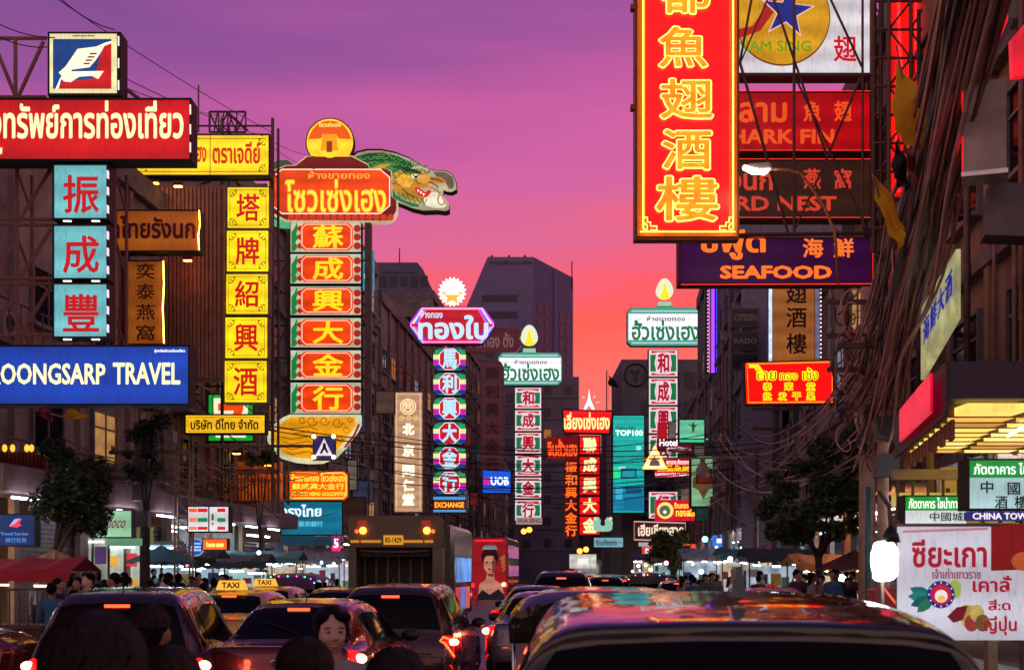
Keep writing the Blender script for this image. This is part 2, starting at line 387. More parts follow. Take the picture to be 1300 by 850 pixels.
def shophouse(side, d0, d1, h, wall, label, gf=3.9, fh=3.2, setb=0.0, lit=0.18, wframe=None, balcony=False, cat='building', sidewin=False, winw=1.5):
    """terrace of the street wall. local +y runs down the road; the street lies at +x (left side) or -x (right side)"""
    sg = 1 if side == 'L' else -1
    X0 = (LW(d0) if side == 'L' else RW(d0)) - sg*setb
    L = (d1-d0)/math.cos(RZ); dep = 12
    b = thing('shophouse', label, cat, (X0, d0, 0), RZ)
    MB().box(0, 0, gf, -sg*dep, L-.03, h).build('wall', wall, b)
    tr = MT(0.2, 0.17, 0.16, 0.8, 0, 0.5)
    MB().box(0, 0, 0, -sg*dep, .25, gf-.01).build('end_wall', wall, b)
    MB().box(-sg*4.0, .26, 0, -sg*dep, L-.3, gf-.02).build('rear_wall', tr, b)
    MB().box(sg*.25, -.02, h-.25, -sg*dep, L-.05, h+.45).build('parapet', tr, b)
    nf = max(1, int((h-gf-.4)//fh)); nb = max(1, int(L//3.4)); bw = L/nb
    face = 'E' if side == 'L' else 'W'
    for f in range(nf):
        zf = gf+f*fh
        MB().box(sg*.002, 0, zf-.12, sg*.22, L-.03, zf+.1).build('ledge', tr, b)
        for i in range(nb):
            yc = (i+.5)*bw
            m = LITW[random.randrange(3)] if random.random() < lit else None
            window(b, sg*.06, yc, zf+1.0, min(winw*1.3, bw*.62), 1.5, face, m, frame=wframe)
            if random.random() < .35: ac_unit(b, sg*.01, yc+bw*.38, zf+.35, face)
            if balcony:
                for q in range(7): bar(b, (sg*.75, i*bw+.3+q*(bw-.6)/6, zf+.1), (sg*.75, i*bw+.3+q*(bw-.6)/6, zf+1.0), .018, METAL, 'baluster', 4)
                bar(b, (sg*.75, i*bw+.2, zf+1.0), (sg*.75, (i+1)*bw-.2, zf+1.0), .03, METAL, 'rail')
                MB().box(sg*.22, i*bw+.1, zf-.05, sg*.85, (i+1)*bw-.1, zf+.09).build('balcony_slab', tr, b)
        if sidewin or f >= 0:
            for xx in (2.2, 5.2):
                window(b, -sg*xx, -.06, zf+1.0, 1.3, 1.5, 'S', LITW[random.randrange(3)] if random.random() < lit else None, frame=wframe)
    for i in range(nb*2):   # drain pipes, conduits and small boxes
        y = random.uniform(.3, L-.5); x = sg*.28; r = random.choice((.03, .045, .06))
        zt_ = random.uniform(gf+1, h-.5); MB().tube([(x, y, gf-.3), (x, y+.02, (gf+zt_)/2), (x, y, zt_)], r, 6).build('drain_pipe', random.choice((METAL, CONC, RUST)), b)
        if random.random() < .6: zb_ = random.uniform(gf, h-1.2); MB().box(sg*.23, y+.15, zb_, sg*.5, y+.6, zb_+random.uniform(.3, .7)).build('meter_box', MT(.3, .29, .27, .6), b)
    for i in range(nb+1):   # pilasters
        y = min(i*bw, L-.3)
        MB().box(sg*.001, y-.0, 0, sg*.16, y+.28, h-.27).build('pilaster', wall, b)
    # ground floor bays: each either shuttered or open and lit
    for i in range(nb):
        y0 = i*bw+.3; y1 = (i+1)*bw-.05; r = random.random()*(1.0 if side == 'R' or d0 > 70 else 2.2)
        if r < .45:
            m = MB()
            for q in range(26): m.box(-sg*.1, y0, .15+q*.12, -sg*(.1+.03), y1, .15+q*.12+.1)
            m.build('shutter', MT(0.3, 0.3, 0.31, 0.45, 0.5), b)
        else:
            c = random.choice([(255, 214, 170), (225, 235, 255), (200, 240, 255), (255, 180, 120)])
            MB().box(-sg*3.9, y0, .14, -sg*3.95, y1, 3.3).build('back_shelf', MT(0.4, 0.3, 0.25, 0.6, 0, .6, 6), b)
            MB().box(-sg*.6, y0+.3, 3.35, -sg*.72, y1-.3, 3.41).build('ceiling_lamp', EM(*c, 26.0), b)
            MB().box(-sg*2.4, y0+.3, 3.35, -sg*2.52, y1-.3, 3.41).build('ceiling_lamp', EM(*c, 26.0), b)
            for q in range(5):
                cc = random.choice([(255, 120, 90), (90, 190, 255), (255, 220, 90), (240, 240, 250), (255, 90, 140)])
                MB().box(-sg*3.7, y0+.3+q*.55, .5+.5*random.random(), -sg*3.88, y0+.75+q*.55, 2.2+random.random()*.6).build('display_case', EM(*cc, .9, .5, scale=5), b)
    return b
wl = [MT(0.40, 0.33, 0.29, 0.85, 0, .5, 1.0, .2), MT(0.30, 0.22, 0.18, 0.85, 0, .55, 1.0, .2), MT(0.46, 0.40, 0.36, 0.85, 0, .5, 1.0, .2), MT(0.25, 0.22, 0.21, 0.85, 0, .55, 1.0, .2), MT(0.36, 0.22, 0.14, 0.85, 0, .5, 1.0, .2)]
shophouse('L', 24, 37, 12.6, wl[0], 'grey pink shophouse row behind the red and blue travel signs', balcony=True)
shophouse('L', 37, 44, 13.6, wl[1], 'brown shophouse behind the dim orange Thai sign with ribbed end wall')
shophouse('L', 44, 53, 11.2, wl[4], 'warm lit low shophouse behind the yellow character column', balcony=True)
shophouse('L', 53, 66, 17.5, wl[3], 'dark shophouse behind the tall dragon sign', setb=.4)
shophouse('L', 66, 84, 20.5, wl[2], 'pale narrow block right of the dragon column', setb=.2)
shophouse('L', 84, 108, 19.0, wl[1], 'brown block behind the cream carved vertical sign')
shophouse('L', 108, 150, 24.0, wl[3], 'dark block behind the dim maroon column sign')
shophouse('L', 150, 215, 17.0, wl[0], 'low distant shophouses where the left side of the street ends', winw=2)
shophouse('R', 19, 37, 14.5, wl[4], 'dark shophouse on the right behind the yellow flags and cables', lit=.05)
shophouse('R', 37, 60, 12.5, wl[0], 'brown block behind the framed seafood signs', lit=.1, setb=1.5)
shophouse('R', 60, 92, 20.0, MT(0.26, 0.24, 0.32, 0.8, 0, .3), 'grey violet block carrying the small dark watch signs', setb=-.6)
shophouse('R', 92, 150, 15.5, wl[0], 'concrete block behind the green light panel on the right', setb=0)
shophouse('R', 150, 230, 13.0, wl[3], 'low far block at the right end of the street', winw=2)
# ribbed cladding on the end walls that catch the orange sign light
o = thing('ribbed_cladding', 'orange lit ribbed metal cladding standing behind the yellow sign column', 'cladding', P(215, 480, 43.5))
for i in range(26):
    x = (i-13)*.13
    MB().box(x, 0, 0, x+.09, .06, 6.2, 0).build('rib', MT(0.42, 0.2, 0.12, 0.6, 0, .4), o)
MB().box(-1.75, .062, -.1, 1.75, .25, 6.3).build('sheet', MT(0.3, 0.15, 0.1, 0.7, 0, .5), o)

# ---- towers in the distance
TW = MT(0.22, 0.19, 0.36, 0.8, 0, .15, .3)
def prism_xy(pts, z0, z1):
    m = MB(); n = len(pts)
    a = sum(pts[i][0]*pts[(i+1) % n][1]-pts[(i+1) % n][0]*pts[i][1] for i in range(n))
    if a < 0: pts = pts[::-1]
    zz = lambda v, i: v if not callable(v) else v(*pts[i])
    vs = [(x, y, zz(z0, i)) for i, (x, y) in enumerate(pts)]+[(x, y, zz(z1, i)) for i, (x, y) in enumerate(pts)]
    m.add(vs, [tuple(range(n-1, -1, -1)), tuple(range(n, 2*n))]+[(i, (i+1) % n, n+(i+1) % n, n+i) for i in range(n)]); return m
D = 250
t = thing('office_tower', 'grey violet office tower with one sloping shoulder, tallest on the skyline', 'tower', P(650, HY, D)+Vector((0, 0, -CH)))
k = D/F; zt = (725-326)*k+CH
xa, xb, xc = (591-650)*k, (677-650)*k, (733-650)*k*1.13
# body with sloping left shoulder: prism in xz
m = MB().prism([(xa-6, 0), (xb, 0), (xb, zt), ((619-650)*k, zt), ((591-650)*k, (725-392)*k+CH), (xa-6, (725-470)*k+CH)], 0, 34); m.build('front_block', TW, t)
# right flank receding
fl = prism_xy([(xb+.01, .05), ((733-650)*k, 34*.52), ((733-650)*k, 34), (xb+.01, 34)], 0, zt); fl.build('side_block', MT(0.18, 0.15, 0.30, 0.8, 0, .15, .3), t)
PN = MT(0.03, 0.03, 0.05, .3, 0, .2)
for r in range(7):
    z0 = (725-378-r*21)*k+CH
    for i in range(12):
        MB().box((612-650)*k+i*.56*1.0, -.12, z0-.75, (612-650)*k+i*.56+.42, -.004, z0+.55).build('window', PN, t)
dx, dy = (733-650)*k-xb, 34*.52-.05; ln = math.hypot(dx, dy); rz = math.atan2(dy, dx)
for r in range(9):
    z0 = (725-388-r*17.5)*k+CH
    for i in (0.13, .3, .68, .85):
        MB().box(-.75, -.1, z0-.9, .75, -.01, z0+.7).build('window', PN, t, (xb+dx*i, .05+dy*i, 0), (0, 0, rz))
        if 0: MB().box(-1.1, -.9, z0-1.25, 1.1, -.12, z0-.95).build('balcony', TW, t, (xb+dx*i, .05+dy*i, 0), (0, 0, rz))
MB().box(-.5, -.45, 0, .5, -.003, zt-.5).build('service_shaft', TW, t, (xb+dx*.5, .05+dy*.5, 0), (0, 0, rz))
text_obj('ภาณุจันทวานิช', 8.6*.92, 1.0, MT(0.10, 0.04, 0.08, .8, 0, 0), t, 'lettering', ((648-650)*k, -.05, (725-334)*k+CH), .03)
bar(t, ((729-650)*k, 10, zt-4), ((729-650)*k, 10, zt+.5+1.0), .12, DMETAL, 'mast')
for px in (624, 646, 666): bar(t, ((px-650)*k, 1, zt), ((px-650)*k, 1, zt+.5), .25, DMETAL, 'roof_lamp')
for px, s in ((613, -1), (742, 1)): pass
D = 200
t = thing('apartment_tower', 'dark violet tower with chamfered top rising right of the dragon column', 'tower', P(512, HY, D)+Vector((0, 0, -CH)))
k = D/F; zt = (725-333)*k+CH
TB = MT(0.14, 0.14, 0.25, 0.7, 0, .2, .3)
MB().prism([((470-512)*k, 0), ((551-512)*k, 0), ((551-512)*k, (725-372)*k+CH), ((537-512)*k, (725-342)*k+CH), ((530-512)*k, zt), ((477-512)*k, zt), ((470-512)*k, zt-1)], 0, 22).build('block', TB, t)
for r in range(9):
    for i in range(5):
        MB().box((482-512)*k+i*1.55, -.12, zt-3.6-r*3.2, (482-512)*k+i*1.55+1.0, -.004, zt-2.0-r*3.2).build('window', PN, t)
for i in range(2): MB().box((477-512)*k, -.2, zt-1.5-i*2.9, (530-512)*k, -.01, zt-1.25-i*2.9).build('ledge', TB, t)
bar(t, ((505-512)*k, 3, zt), ((505-512)*k, 3, zt+2.8), .09, DMETAL, 'mast')
D = 140
t = thing('office_block', 'dark flat roofed office block with round emblem on its upper wall', 'building', P(835, HY, D)+Vector((0, 0, -CH)))
k = D/F; zt = (725-456)*k+CH
DB = MT(0.16, 0.155, 0.18, 0.8, 0, .3, .5)
MB().box((789-835)*k, 0, 0, (895-835)*k, 14, zt).build('block', DB, t)
e = MB(); e.tube([((807-835+14*math.cos(a*math.pi/16))*k, -.08, zt-(20-14*math.sin(a*math.pi/16))*k) for a in range(32)], .09, 4, True)
e.build('emblem_ring', MT(0.03, 0.025, 0.03, .6), t)
MB().prism([((807-835+dx)*k, zt-(20+dy)*k) for dx, dy in ((-1, 9), (1, 9), (1, 1), (7, -6), (2, -8), (0, -3), (-4, -8), (-8, -5), (-1, 1))], -.1, -.02).build('emblem', MT(0.03, 0.05, 0.04, .6), t)
for r in range(7):
    for i in range(6): MB().box((862-835)*k+i*.0-3.9+i*1.5, -.1, 3+r*3, (862-835)*k-3.9+i*1.5+1.0, -.004, 4.6+r*3).build('window', PN, t)
bar(t, ((771-835)*k, 1, zt-6), ((771-835)*k, 1, zt-1), .06, DMETAL, 'flag_pole')
# dark mid distance blocks filling the end of the street
for (x0, x1, y0, D, col, lab) in ((478, 560, 455, 170, (0.2, 0.18, 0.22), 'dim block beyond the cream carved sign'), (560, 660, 430, 185, (0.17, 0.15, 0.2), 'dark block below the sloping tower left of the green headed sign'),
                                  (655, 735, 478, 190, (0.2, 0.17, 0.21), 'narrow block between the two columns of jeweller signs'), (770, 905, 520, 200, (0.2, 0.18, 0.2), 'low dark block closing the street behind the teal screen'),
                                  (600, 800, 575, 230, (0.18, 0.13, 0.14), 'wide low block at the far end of the street')):
    k = D/F; t = thing('distant_building', lab, 'building', P((x0+x1)/2, HY, D)+Vector((0, 0, -CH)))
    hw = (x1-x0)/2*k; zt = (725-y0)*k+CH
    MB().box(-hw, 0, 0, hw, 12, zt).build('wall', MT(*col, 0.8, 0, .3, .4), t)
    n = max(2, int(hw*2/2.4)); nr = int((zt-4)/3.1)
    for r in range(nr):
        for i in range(n):
            x = -hw+(i+.5)*hw*2/n
            lt = LITW[random.randrange(3)] if random.random() < .07 else PN
            MB().box(x-.5, -.08, zt-2.5-r*3.1, x+.5, -.004, zt-1.3-r*3.1).build('window', lt, t)
        MB().box(-hw, -.18, zt-3.0-r*3.1, hw, -.002, zt-2.85-r*3.1).build('ledge', MT(*col, 0.8, 0, .3, .4), t)
# ================================================================== SIGNS, LEFT SIDE
YEL = EM(255, 214, 40, 1.15, .25); REDL = EM(205, 24, 16, 1.0); WARMW = EM(248, 240, 190, 1.1)
def supports(s, x0, x1, ys, to='L', r=.035, mat=METAL, depth=.45):
    """two-bar brackets from the sign back to the facade"""
    for y in ys:
        zz = s.Z(y)
        bar(s.o, (s.X(x0), .35, zz), (s.X(x1), .35, zz), r, mat, 'bracket')
# --- travel agency scaffold and its signs (d 28..29)
D = 28.4
t = thing('sign_scaffold', 'rust brown steel lattice carrying the travel signs at the far left', 'scaffold', P(0, 330, D+.5))
k = D/F; kk = lambda x, y: Vector(((x-0)*k, 0, (330-y)*k))
for a, b in (((-25, 210), (150, 210)), ((-25, 278), (150, 278)), ((-25, 354), (150, 354)), ((-25, 427), (150, 427)), ((-25, 285), (70, 285)), ((-25, 361), (70, 361)),
             ((22, 210), (22, 440)), ((148, 205), (148, 440)), ((140, 205), (140, 440)), ((-25, 120), (60, 120)), ((-10, 44), (60, 44)), ((20, 44), (20, 120)),
             ((-10, 44), (20, 118)), ((56, 48), (24, 118)), ((65, 118), (72, 128)), ((120, 118), (110, 128)), ((150, 100), (180, 122)), ((-10, 352), (22, 300)), ((27, 352), (66, 290)), ((27, 276), (66, 212)), ((0, 272), (22, 240)), ((27, 425), (66, 364)), ((-10, 420), (22, 372))):
    bar(t, kk(*a), kk(*b), .045, RUST, 'bar')
for x in (22, 148):
    for y in (215, 300, 400): bar(t, kk(x, y), kk(x, y+40)+Vector((0, .9, 0)), .03, RUST, 'strut')
    bar(t, kk(x, 205)+Vector((0, .9, 0)), kk(x, 440)+Vector((0, .9, 0)), .04, RUST, 'bar')
s = Sign('logo_sign', 'square light box with white bird shape on blue and red above the red travel sign', 'sign', 28.2, 106, 80)
s.box('cabinet', 60, 40, 153, 121, DMETAL, -.02, .5); s.box('face', 63, 43, 148, 118, EM(236, 226, 168, 1.0, .15), .0, .06)
s.box('blue_field', 67.5, 50, 141.5, 113, EM(12, 62, 130, .9, .2), .012, .01)
s.poly('red_field', [(141.5, 54), (141.5, 113), (74, 113), (80, 104), (108, 102), (120, 100), (126, 78), (130, 62), (136, 56)], EM(190, 22, 22, 1, .2), .02, .006)
W1 = EM(250, 242, 205, 1.1)
s.poly('bird_mark', [(75, 93), (84, 85), (99, 63), (123, 60), (134, 55), (142, 53), (142, 55.5), (133, 59), (129, 66), (122, 77), (114, 86), (92, 89), (90, 91.5), (132, 91), (125, 101), (117, 97), (101, 98), (90, 105), (82, 104), (78, 101), (75, 113), (71, 113.5), (77, 100), (79, 97)], W1, .03, .008)
for i in range(4): s.poly('feather_gap', [(115-i*3.4+i*.8, 68+i*4.2), (124-i*3.0, 68+i*4.2), (123-i*3.0, 70+i*4.2), (114-i*3.4+i*.8, 70+i*4.2)], EM(150, 40, 50, .6), .034, .004)
s.text('บริษัทรุ่งทรัพย์', 92, 44.5, 120, 47.5, MT(.02, .02, .02), None, .03)
for y in (52, 80, 108): s.box('edge_lamp', 149.5, y-6, 151, y+6, EM(255, 240, 230, 1.2), -.0, .1)
s = Sign('travel_sign', 'long red light box with cream Thai words at the top left', 'sign', 28.0, 120, 164)
s.lightbox(-22, 127, 241, 202, EM(196, 16, 22, .9, .35, scale=1.0), DMETAL, .5, 2.2)
s.text('รุ่งทรัพย์การท่องเที่ยว', -28, 128, 233, 190, EM(250, 236, 178, 1.1), None, .03)
s.text('ทัวร์ กรุงเทพ', -20, 184, 3, 200, EM(250, 236, 178, 1.1), None, .03)
for y in (140, 165, 188): s.box('edge_lamp', 241.5, y-6, 243, y+6, EM(255, 240, 230, 1.0), .06, .1)
for (ch, y0, y1, lab) in (('振', 210, 277, 'topmost of the three pale teal boxes with one red character'), ('成', 287, 353, 'middle of the three pale teal boxes with one red character'), ('豐', 361, 427, 'lowest of the three pale teal boxes, directly above the blue travel sign')):
    s = Sign('character_sign', lab, 'sign', 28.1, 102, (y0+y1)/2, group='pale teal character boxes')
    s.lightbox(69, y0, 135.5, y1, EM(108, 190, 196, .85, .25), DMETAL, .45, 2)
    s.text(ch, 80, y0+12, 126, y1-6, EM(190, 12, 26, .9), None, .035)
    s.lamps((86, 122), y1+4, 5)
    for y in (y0+12, y0+33, y0+56): s.box('edge_lamp', 136.5, y-5, 137.8, y+5, EM(235, 225, 240, 1.0), .06, .1)
s = Sign('travel_sign', 'wide blue light box reading ROONGSARP TRAVEL at the left edge', 'sign', 27.8, 110, 476)
s.lightbox(-30, 440, 239, 512, EM(6, 62, 170, .9, .3, scale=.9), DMETAL, .5, 2.2)
cr = EM(248, 240, 180, 1.15)
s.text('ROONGSARP', -13, 461, 134, 488, cr, None, .03); s.text('TRAVEL', 143.5, 460, 229, 488, cr, None, .03)
s.text('รุ่งทรัพย์การท่องเที่ยว', 196, 443, 235, 448, EM(240, 240, 240, 1.2), None, .03)
# --- dim brown signs (d 39)
OR = EM(150, 74, 12, .8, .35)
s = Sign('shop_sign', 'dim brown orange box with dark red Thai words between teal boxes and yellow column', 'sign', 39, 197, 293)
s.lightbox(141, 268, 252, 318, OR, DMETAL, .5, 1.8); s.text('กไทยรังนก', 139, 274, 248, 303, MT(.16, .008, .006, .6, 0, 0), None, .035)
s.line('neon_edge', [(253.5, 268), (254.5, 285), (252.5, 300), (253.5, 318)], 1.4, EM(255, 170, 60, 16), .08)
s = Sign('vertical_sign', 'dim brown vertical board with four dark red characters under the orange Thai box', 'sign', 39.4, 185, 384)
s.lightbox(163, 332, 206, 436, EM(140, 72, 14, .75, .35), DMETAL, .4, 1.5)
for i, c in enumerate('奕泰燕窩'): s.text(c, 173, 334+i*26, 197, 354+i*26, MT(.13, .008, .006, .6, 0, 0), None, .03)
s.line('neon_edge', [(208, 332), (209, 360), (207.5, 390), (209, 436)], 1.6, EM(255, 180, 70, 16), .08)
s.box('red_side', 152, 336, 161, 436, MT(.25, .02, .02), -.1, .3)
# --- yellow column (d 45)
s = Sign('shop_sign', 'long yellow light box with red Thai words and scroll corners above the yellow column', 'sign', 44.5, 258, 197)
s.lightbox(174, 172, 341, 222, EM(255, 214, 30, 1.0, .22), DMETAL, .5, 2)
s.text('สุราเสี่ยวฮิงฮะเฮง', 180, 178, 262, 214, EM(205, 40, 16, .85), None, .03); s.text('ตราเจดีย์', 270, 180, 331, 208, EM(205, 40, 16, .85), None, .035)
BR = EM(120, 70, 8, .6)
s.line('border_line', [(178, 176), (337, 176), (337, 218), (178, 218)], .9, BR, .012, True, n=4)
s.box('joint', 266.5, 172, 267.3, 222, BR, .012, .01)
def scroll(s, cx, cy, sx, sy, r, mat, par=None):
    pts = [(cx+sx*r*1.6, cy)] + [(cx+sx*(r*.9+r*.5*math.cos(a)), cy+sy*(r*.5+r*.5*math.sin(a))) for a in (-1.6, -.8, 0, .8, 1.6, 2.6, 3.6)]
    pts2 = [(cx, cy+sy*r*1.6)] + [(cx+sx*(r*.45+r*.4*math.sin(a)), cy+sy*(r*1.1+r*.4*math.cos(a))) for a in (-1.6, -.8, 0, .8, 1.6, 2.6)]
    s.lines('corner_scroll', [pts, pts2], 1.0, mat, .014, False, par)
for cx, cy, a, b in ((179, 177, 1, 1), (336, 177, -1, 1), (179, 217, 1, -1), (336, 217, -1, -1)): scroll(s, cx, cy, a, b, 5, BR)
s = Sign('character_column', 'column of five yellow light boxes with red brush characters and scroll corners', 'sign', 45, 314, 373)
for i, (c, y0, y1) in enumerate(zip('塔牌紹興酒', (238, 293, 348, 403, 458), (289, 344, 398, 454, 510))):
    x0, x1 = 289-i*.9, 341-i*.7
    p = s.box('panel', x0-1.8, y0-1.8, x1+1.8, y1+1.8, MT(.2, .17, .13, .6, .4), -.03, .55)
    s.box('face', x0, y0, x1, y1, EM(255, 220, 25, 1.0, .28), 0, .04, p)
    s.text(c, x0+11, y0+8, x1-11, y1-8, EM(200, 20, 14, .9), None, .035, 'character', p)
    s.line('border_line', [(x0+3, y0+3), (x1-3, y0+3), (x1-3, y1-3), (x0+3, y1-3)], .8, BR, .012, True, p, 4)
    for cx, cy, a, b in ((x0+4, y0+4, 1, 1), (x1-4, y0+4, -1, 1), (x0+4, y1-4, 1, -1), (x1-4, y1-4, -1, -1)): scroll(s, cx, cy, a, b, 5, BR, p)
t = thing('sign_scaffold', 'dark lattice mast behind the yellow character column', 'scaffold', P(300, 373, 46))
k = 46/F; kk = lambda x, y, dy=0: Vector(((x-300)*k, dy, (373-y)*k))
for x in (282, 346):
    bar(t, kk(x, 150), kk(x, 650), .06, METAL, 'upright')
    bar(t, kk(x, 150, 1.1), kk(x, 650, 1.1), .05, METAL, 'upright')
for y in range(160, 650, 55):
    bar(t, kk(200, y), kk(346, y), .035, METAL, 'rail'); bar(t, kk(282, y), kk(346, y+55, 1.1), .025, METAL, 'brace')
for a, b in (((212, 250), (280, 225)), ((212, 330), (280, 245)), ((212, 450), (280, 395)), ((215, 480), (280, 440)), ((180, 225), (270, 300)), ((210, 460), (282, 545)), ((213, 380), (282, 420))): bar(t, kk(*a), kk(*b), .04, METAL, 'brace')
truss(t, kk(266, 168), kk(312, 168), .7, 4, .04, METAL)
bar(t, kk(266, 168), kk(266, 142), .04, METAL, 'bar'); bar(t, kk(266, 142), kk(288, 142), .04, METAL, 'bar'); bar(t, kk(288, 142), kk(314, 166), .05, METAL, 'bar')
for x in (272, 280, 290, 298): bar(t, kk(x, 166), kk(x+4, 144+(max(0, x-284))*.7), .03, METAL, 'brace')
bar(t, kk(252, 168), kk(252, 108), .03, METAL, 'aerial')
s = Sign('shop_sign', 'narrow yellow light box with black Thai words under the yellow column', 'sign', 43.8, 286, 538)
s.lightbox(236, 527, 336, 549, EM(250, 190, 30, .95, .25), DMETAL, .4, 1.8); s.text('บริษัท ดีไทย จำกัด', 242, 531, 328, 545, MT(.012, .012, .01, .6, 0, 0), None, .035)
s.line('border_line', [(239, 529.5), (333, 529.5), (333, 546.5), (239, 546.5)], .8, BR, .012, True, n=4)
s = Sign('store_sign', 'green and orange convenience store box half hidden behind the narrow yellow sign', 'sign', 47, 293, 530)
s.lightbox(265, 501, 321, 559, EM(20, 160, 50, .9, .2), DMETAL, .4, 1.5)
s.poly('stripe_field', [(270, 505), (316, 505), (312, 555), (274, 555)], EM(240, 232, 200, 1.0), .012, .01)
s.poly('numeral', [(277, 512), (309, 512), (309, 519), (298, 552), (288, 552), (297, 521), (277, 521)], EM(235, 70, 20, 1), .024, .01)
# small ground level signs at left
s = Sign('shop_sign', 'dark blue sign with red and white bird mark at the far left above the stalls', 'sign', 30.5, 20, 672)
s.lightbox(-22, 653, 44, 692, EM(14, 40, 100, .6, .3), DMETAL, .3, 1.2)
s.poly('bird_mark', [(12, 668), (18, 660), (28, 658), (24, 664), (28, 666), (22, 669)], EM(225, 60, 80, 1), .01, .01)
s.poly('wing_mark', [(12, 667), (19, 658.5), (26, 657.5), (19, 664)], EM(150, 180, 220, .9), .022, .008)
s.text('Travel Service', 1, 675, 36, 679, EM(90, 140, 210, .8), None, .03); s.text('旅行社有', 7, 682, 34, 688, EM(90, 140, 210, .8), None, .03)
s = Sign('shop_sign', 'pale green sign with dark red script word beside the left street tree', 'sign', 34, 143, 664)
s.lightbox(122, 648, 167, 681, EM(150, 205, 165, .7, .3), DMETAL, .3, 1.2)
s.text('Aloco', 132, 655, 160, 670, EM(140, 30, 40, .5), None, .01, shear=.3)
s.box('drop_panel', 134, 683, 178, 692, EM(120, 190, 150, .4, .3), .0, .2)
s = Sign('direction_sign', 'small olive square sign with pale up arrow hanging over the left shops', 'sign', 40, 184, 679)
s.box('plate', 175, 667, 194, 691, EM(112, 124, 60, .45), 0, .08)
s.poly('arrow', [(182.5, 687), (182.5, 676), (180.5, 676), (184.5, 671), (188.5, 676), (186.5, 676), (186.5, 687)], EM(240, 225, 180, 1), .01, .01)
s = Sign('store_sign', 'white convenience store box with orange, red and green stripes on the left pavement', 'sign', 38.2, 266, 658)
s.lightbox(239, 643, 290, 674, EM(225, 222, 225, .85, .2), DMETAL, .4, 1.5)
for x0, x1 in ((240, 250), (251, 263.5), (276, 286)):
    for y0, y1, c in ((645, 649.5, (236, 100, 30)), (657, 662, (20, 130, 70)), (668, 672, (215, 30, 40))):
        cc = (215, 30, 40) if (x0 > 250 and y0 < 650) else c
        if x0 == 240 and y0 > 650: cc = (236, 130, 90)
        s.box('stripe', x0, y0, x1, y1, EM(*cc, .9), .008, .006)
s.box('mullion', 264.5, 643, 266, 674, DMETAL, .02, .02); s.box('mark', 268.5, 652, 271.5, 660, EM(30, 110, 60, .8), .01, .008); s.box('mark', 268.8, 663, 271.2, 666, EM(215, 30, 40, .8), .01, .008)
s = Sign('road_sign', 'round blue road sign on a post in front of the convenience store', 'sign', 40, 248, 694)
s.disc('disc', 248, 694, 11.5, EM(200, 220, 240, .5), 0, .03); s.disc('blue_face', 248, 694, 10.3, EM(22, 96, 190, .8), .008, .008)
for i in range(3): s.text(('ป้ายหยุด', 'รถโดยสาร', 'ประจำทาง')[i], 241, 688+i*4, 255, 691+i*4, EM(220, 235, 250, 1), None, .03, 'lettering')
MB().tube([(0, .05, .0), (0, .05, -(CH+(HY-694)/F*40)+.13)], .035, 6).build('post', METAL, s.o)
s = Sign('shop_sign', 'small orange lit sign right of the round blue road sign', 'sign', 39.5, 272, 690)
s.lightbox(258, 684, 288, 697, EM(255, 96, 30, 1.2, .2), DMETAL, .3, 1); s.text('ร้านทอง เฮงเฮง', 262, 687, 284, 694, EM(255, 225, 120, 1.5), None, .03)
# ================================================================== DRAGON SIGN
D = 55
s = Sign('dragon_sign', 'huge gold shop sign shaped as a green dragon with orange name board and round crest', 'sign', D, 420, 230)
q = lambda pts: [(320+x/3.4, 130+y/3.4) for x, y in pts]
head = q([(420, 300), (430, 240), (455, 218), (500, 208), (560, 208), (620, 220), (680, 243), (720, 268), (760, 288), (800, 296), (835, 296), (862, 312), (880, 345), (882, 375), (862, 386), (840, 384), (826, 378), (825, 400), (838, 420), (850, 440), (850, 462), (835, 468), (800, 464), (740, 466), (690, 455), (650, 438), (610, 425), (560, 420)])
c0 = sum(x for x, y in head)/len(head); c1 = sum(y for x, y in head)/len(head)
s.poly('head_outline', [(c0+(x-c0)*1.02, c1+(y-c1)*1.06) for x, y in head], DMETAL, -.02, .5)
s.poly('head_face', head, EM(196, 184, 150, .62, .4), 0, .06)
s.poly('green_mane', q([(425, 290), (445, 235), (500, 219), (565, 217), (630, 232), (680, 255), (705, 285), (680, 292), (640, 292), (610, 320), (598, 350), (600, 385), (560, 380), (470, 340)]), EM(20, 84, 48, .75, .5), .012, .01)
s.poly('green_jaw', q([(598, 345), (620, 400), (660, 425), (720, 440), (720, 452), (690, 450), (640, 428), (600, 408)]), EM(24, 120, 62, .8, .3), .014, .01)
s.poly('gold_face', q([(598, 335), (612, 305), (645, 288), (690, 290), (715, 300), (745, 305), (770, 322), (815, 322), (840, 345), (825, 350), (790, 346), (760, 352), (770, 372), (745, 368), (715, 366), (705, 380), (720, 405), (745, 415), (735, 436), (700, 430), (655, 415), (615, 385)]), EM(196, 132, 38, .85, .4), .022, .01)
s.poly('dark_brow', q([(640, 290), (690, 283), (725, 300), (735, 314), (705, 306), (660, 308)]), EM(16, 60, 32, .6), .034, .008)
s.disc('eye', 320+702/3.4, 130+321/3.4, 5.2, EM(235, 235, 220, 1), .036, .008, ry=2.8); s.disc('pupil', 320+708/3.4, 130+323/3.4, 1.9, MT(.01, .01, .02), .046, .008)
s.poly('mouth', q([(700, 372), (716, 366), (748, 390), (765, 376), (775, 388), (752, 412), (720, 404)]), EM(200, 30, 24, 1), .034, .008)
for a in ((712, 376), (724, 384), (736, 392)): s.poly('tooth', q([a, (a[0]+10, a[1]+4), (a[0]+5, a[1]+14)]), EM(250, 245, 225, 1.1), .044, .006)
s.poly('white_beard', q([(752, 398), (778, 388), (806, 392), (818, 412), (838, 446), (826, 456), (790, 456), (750, 446), (742, 420)]), EM(236, 230, 204, .9, .2), .03, .01)
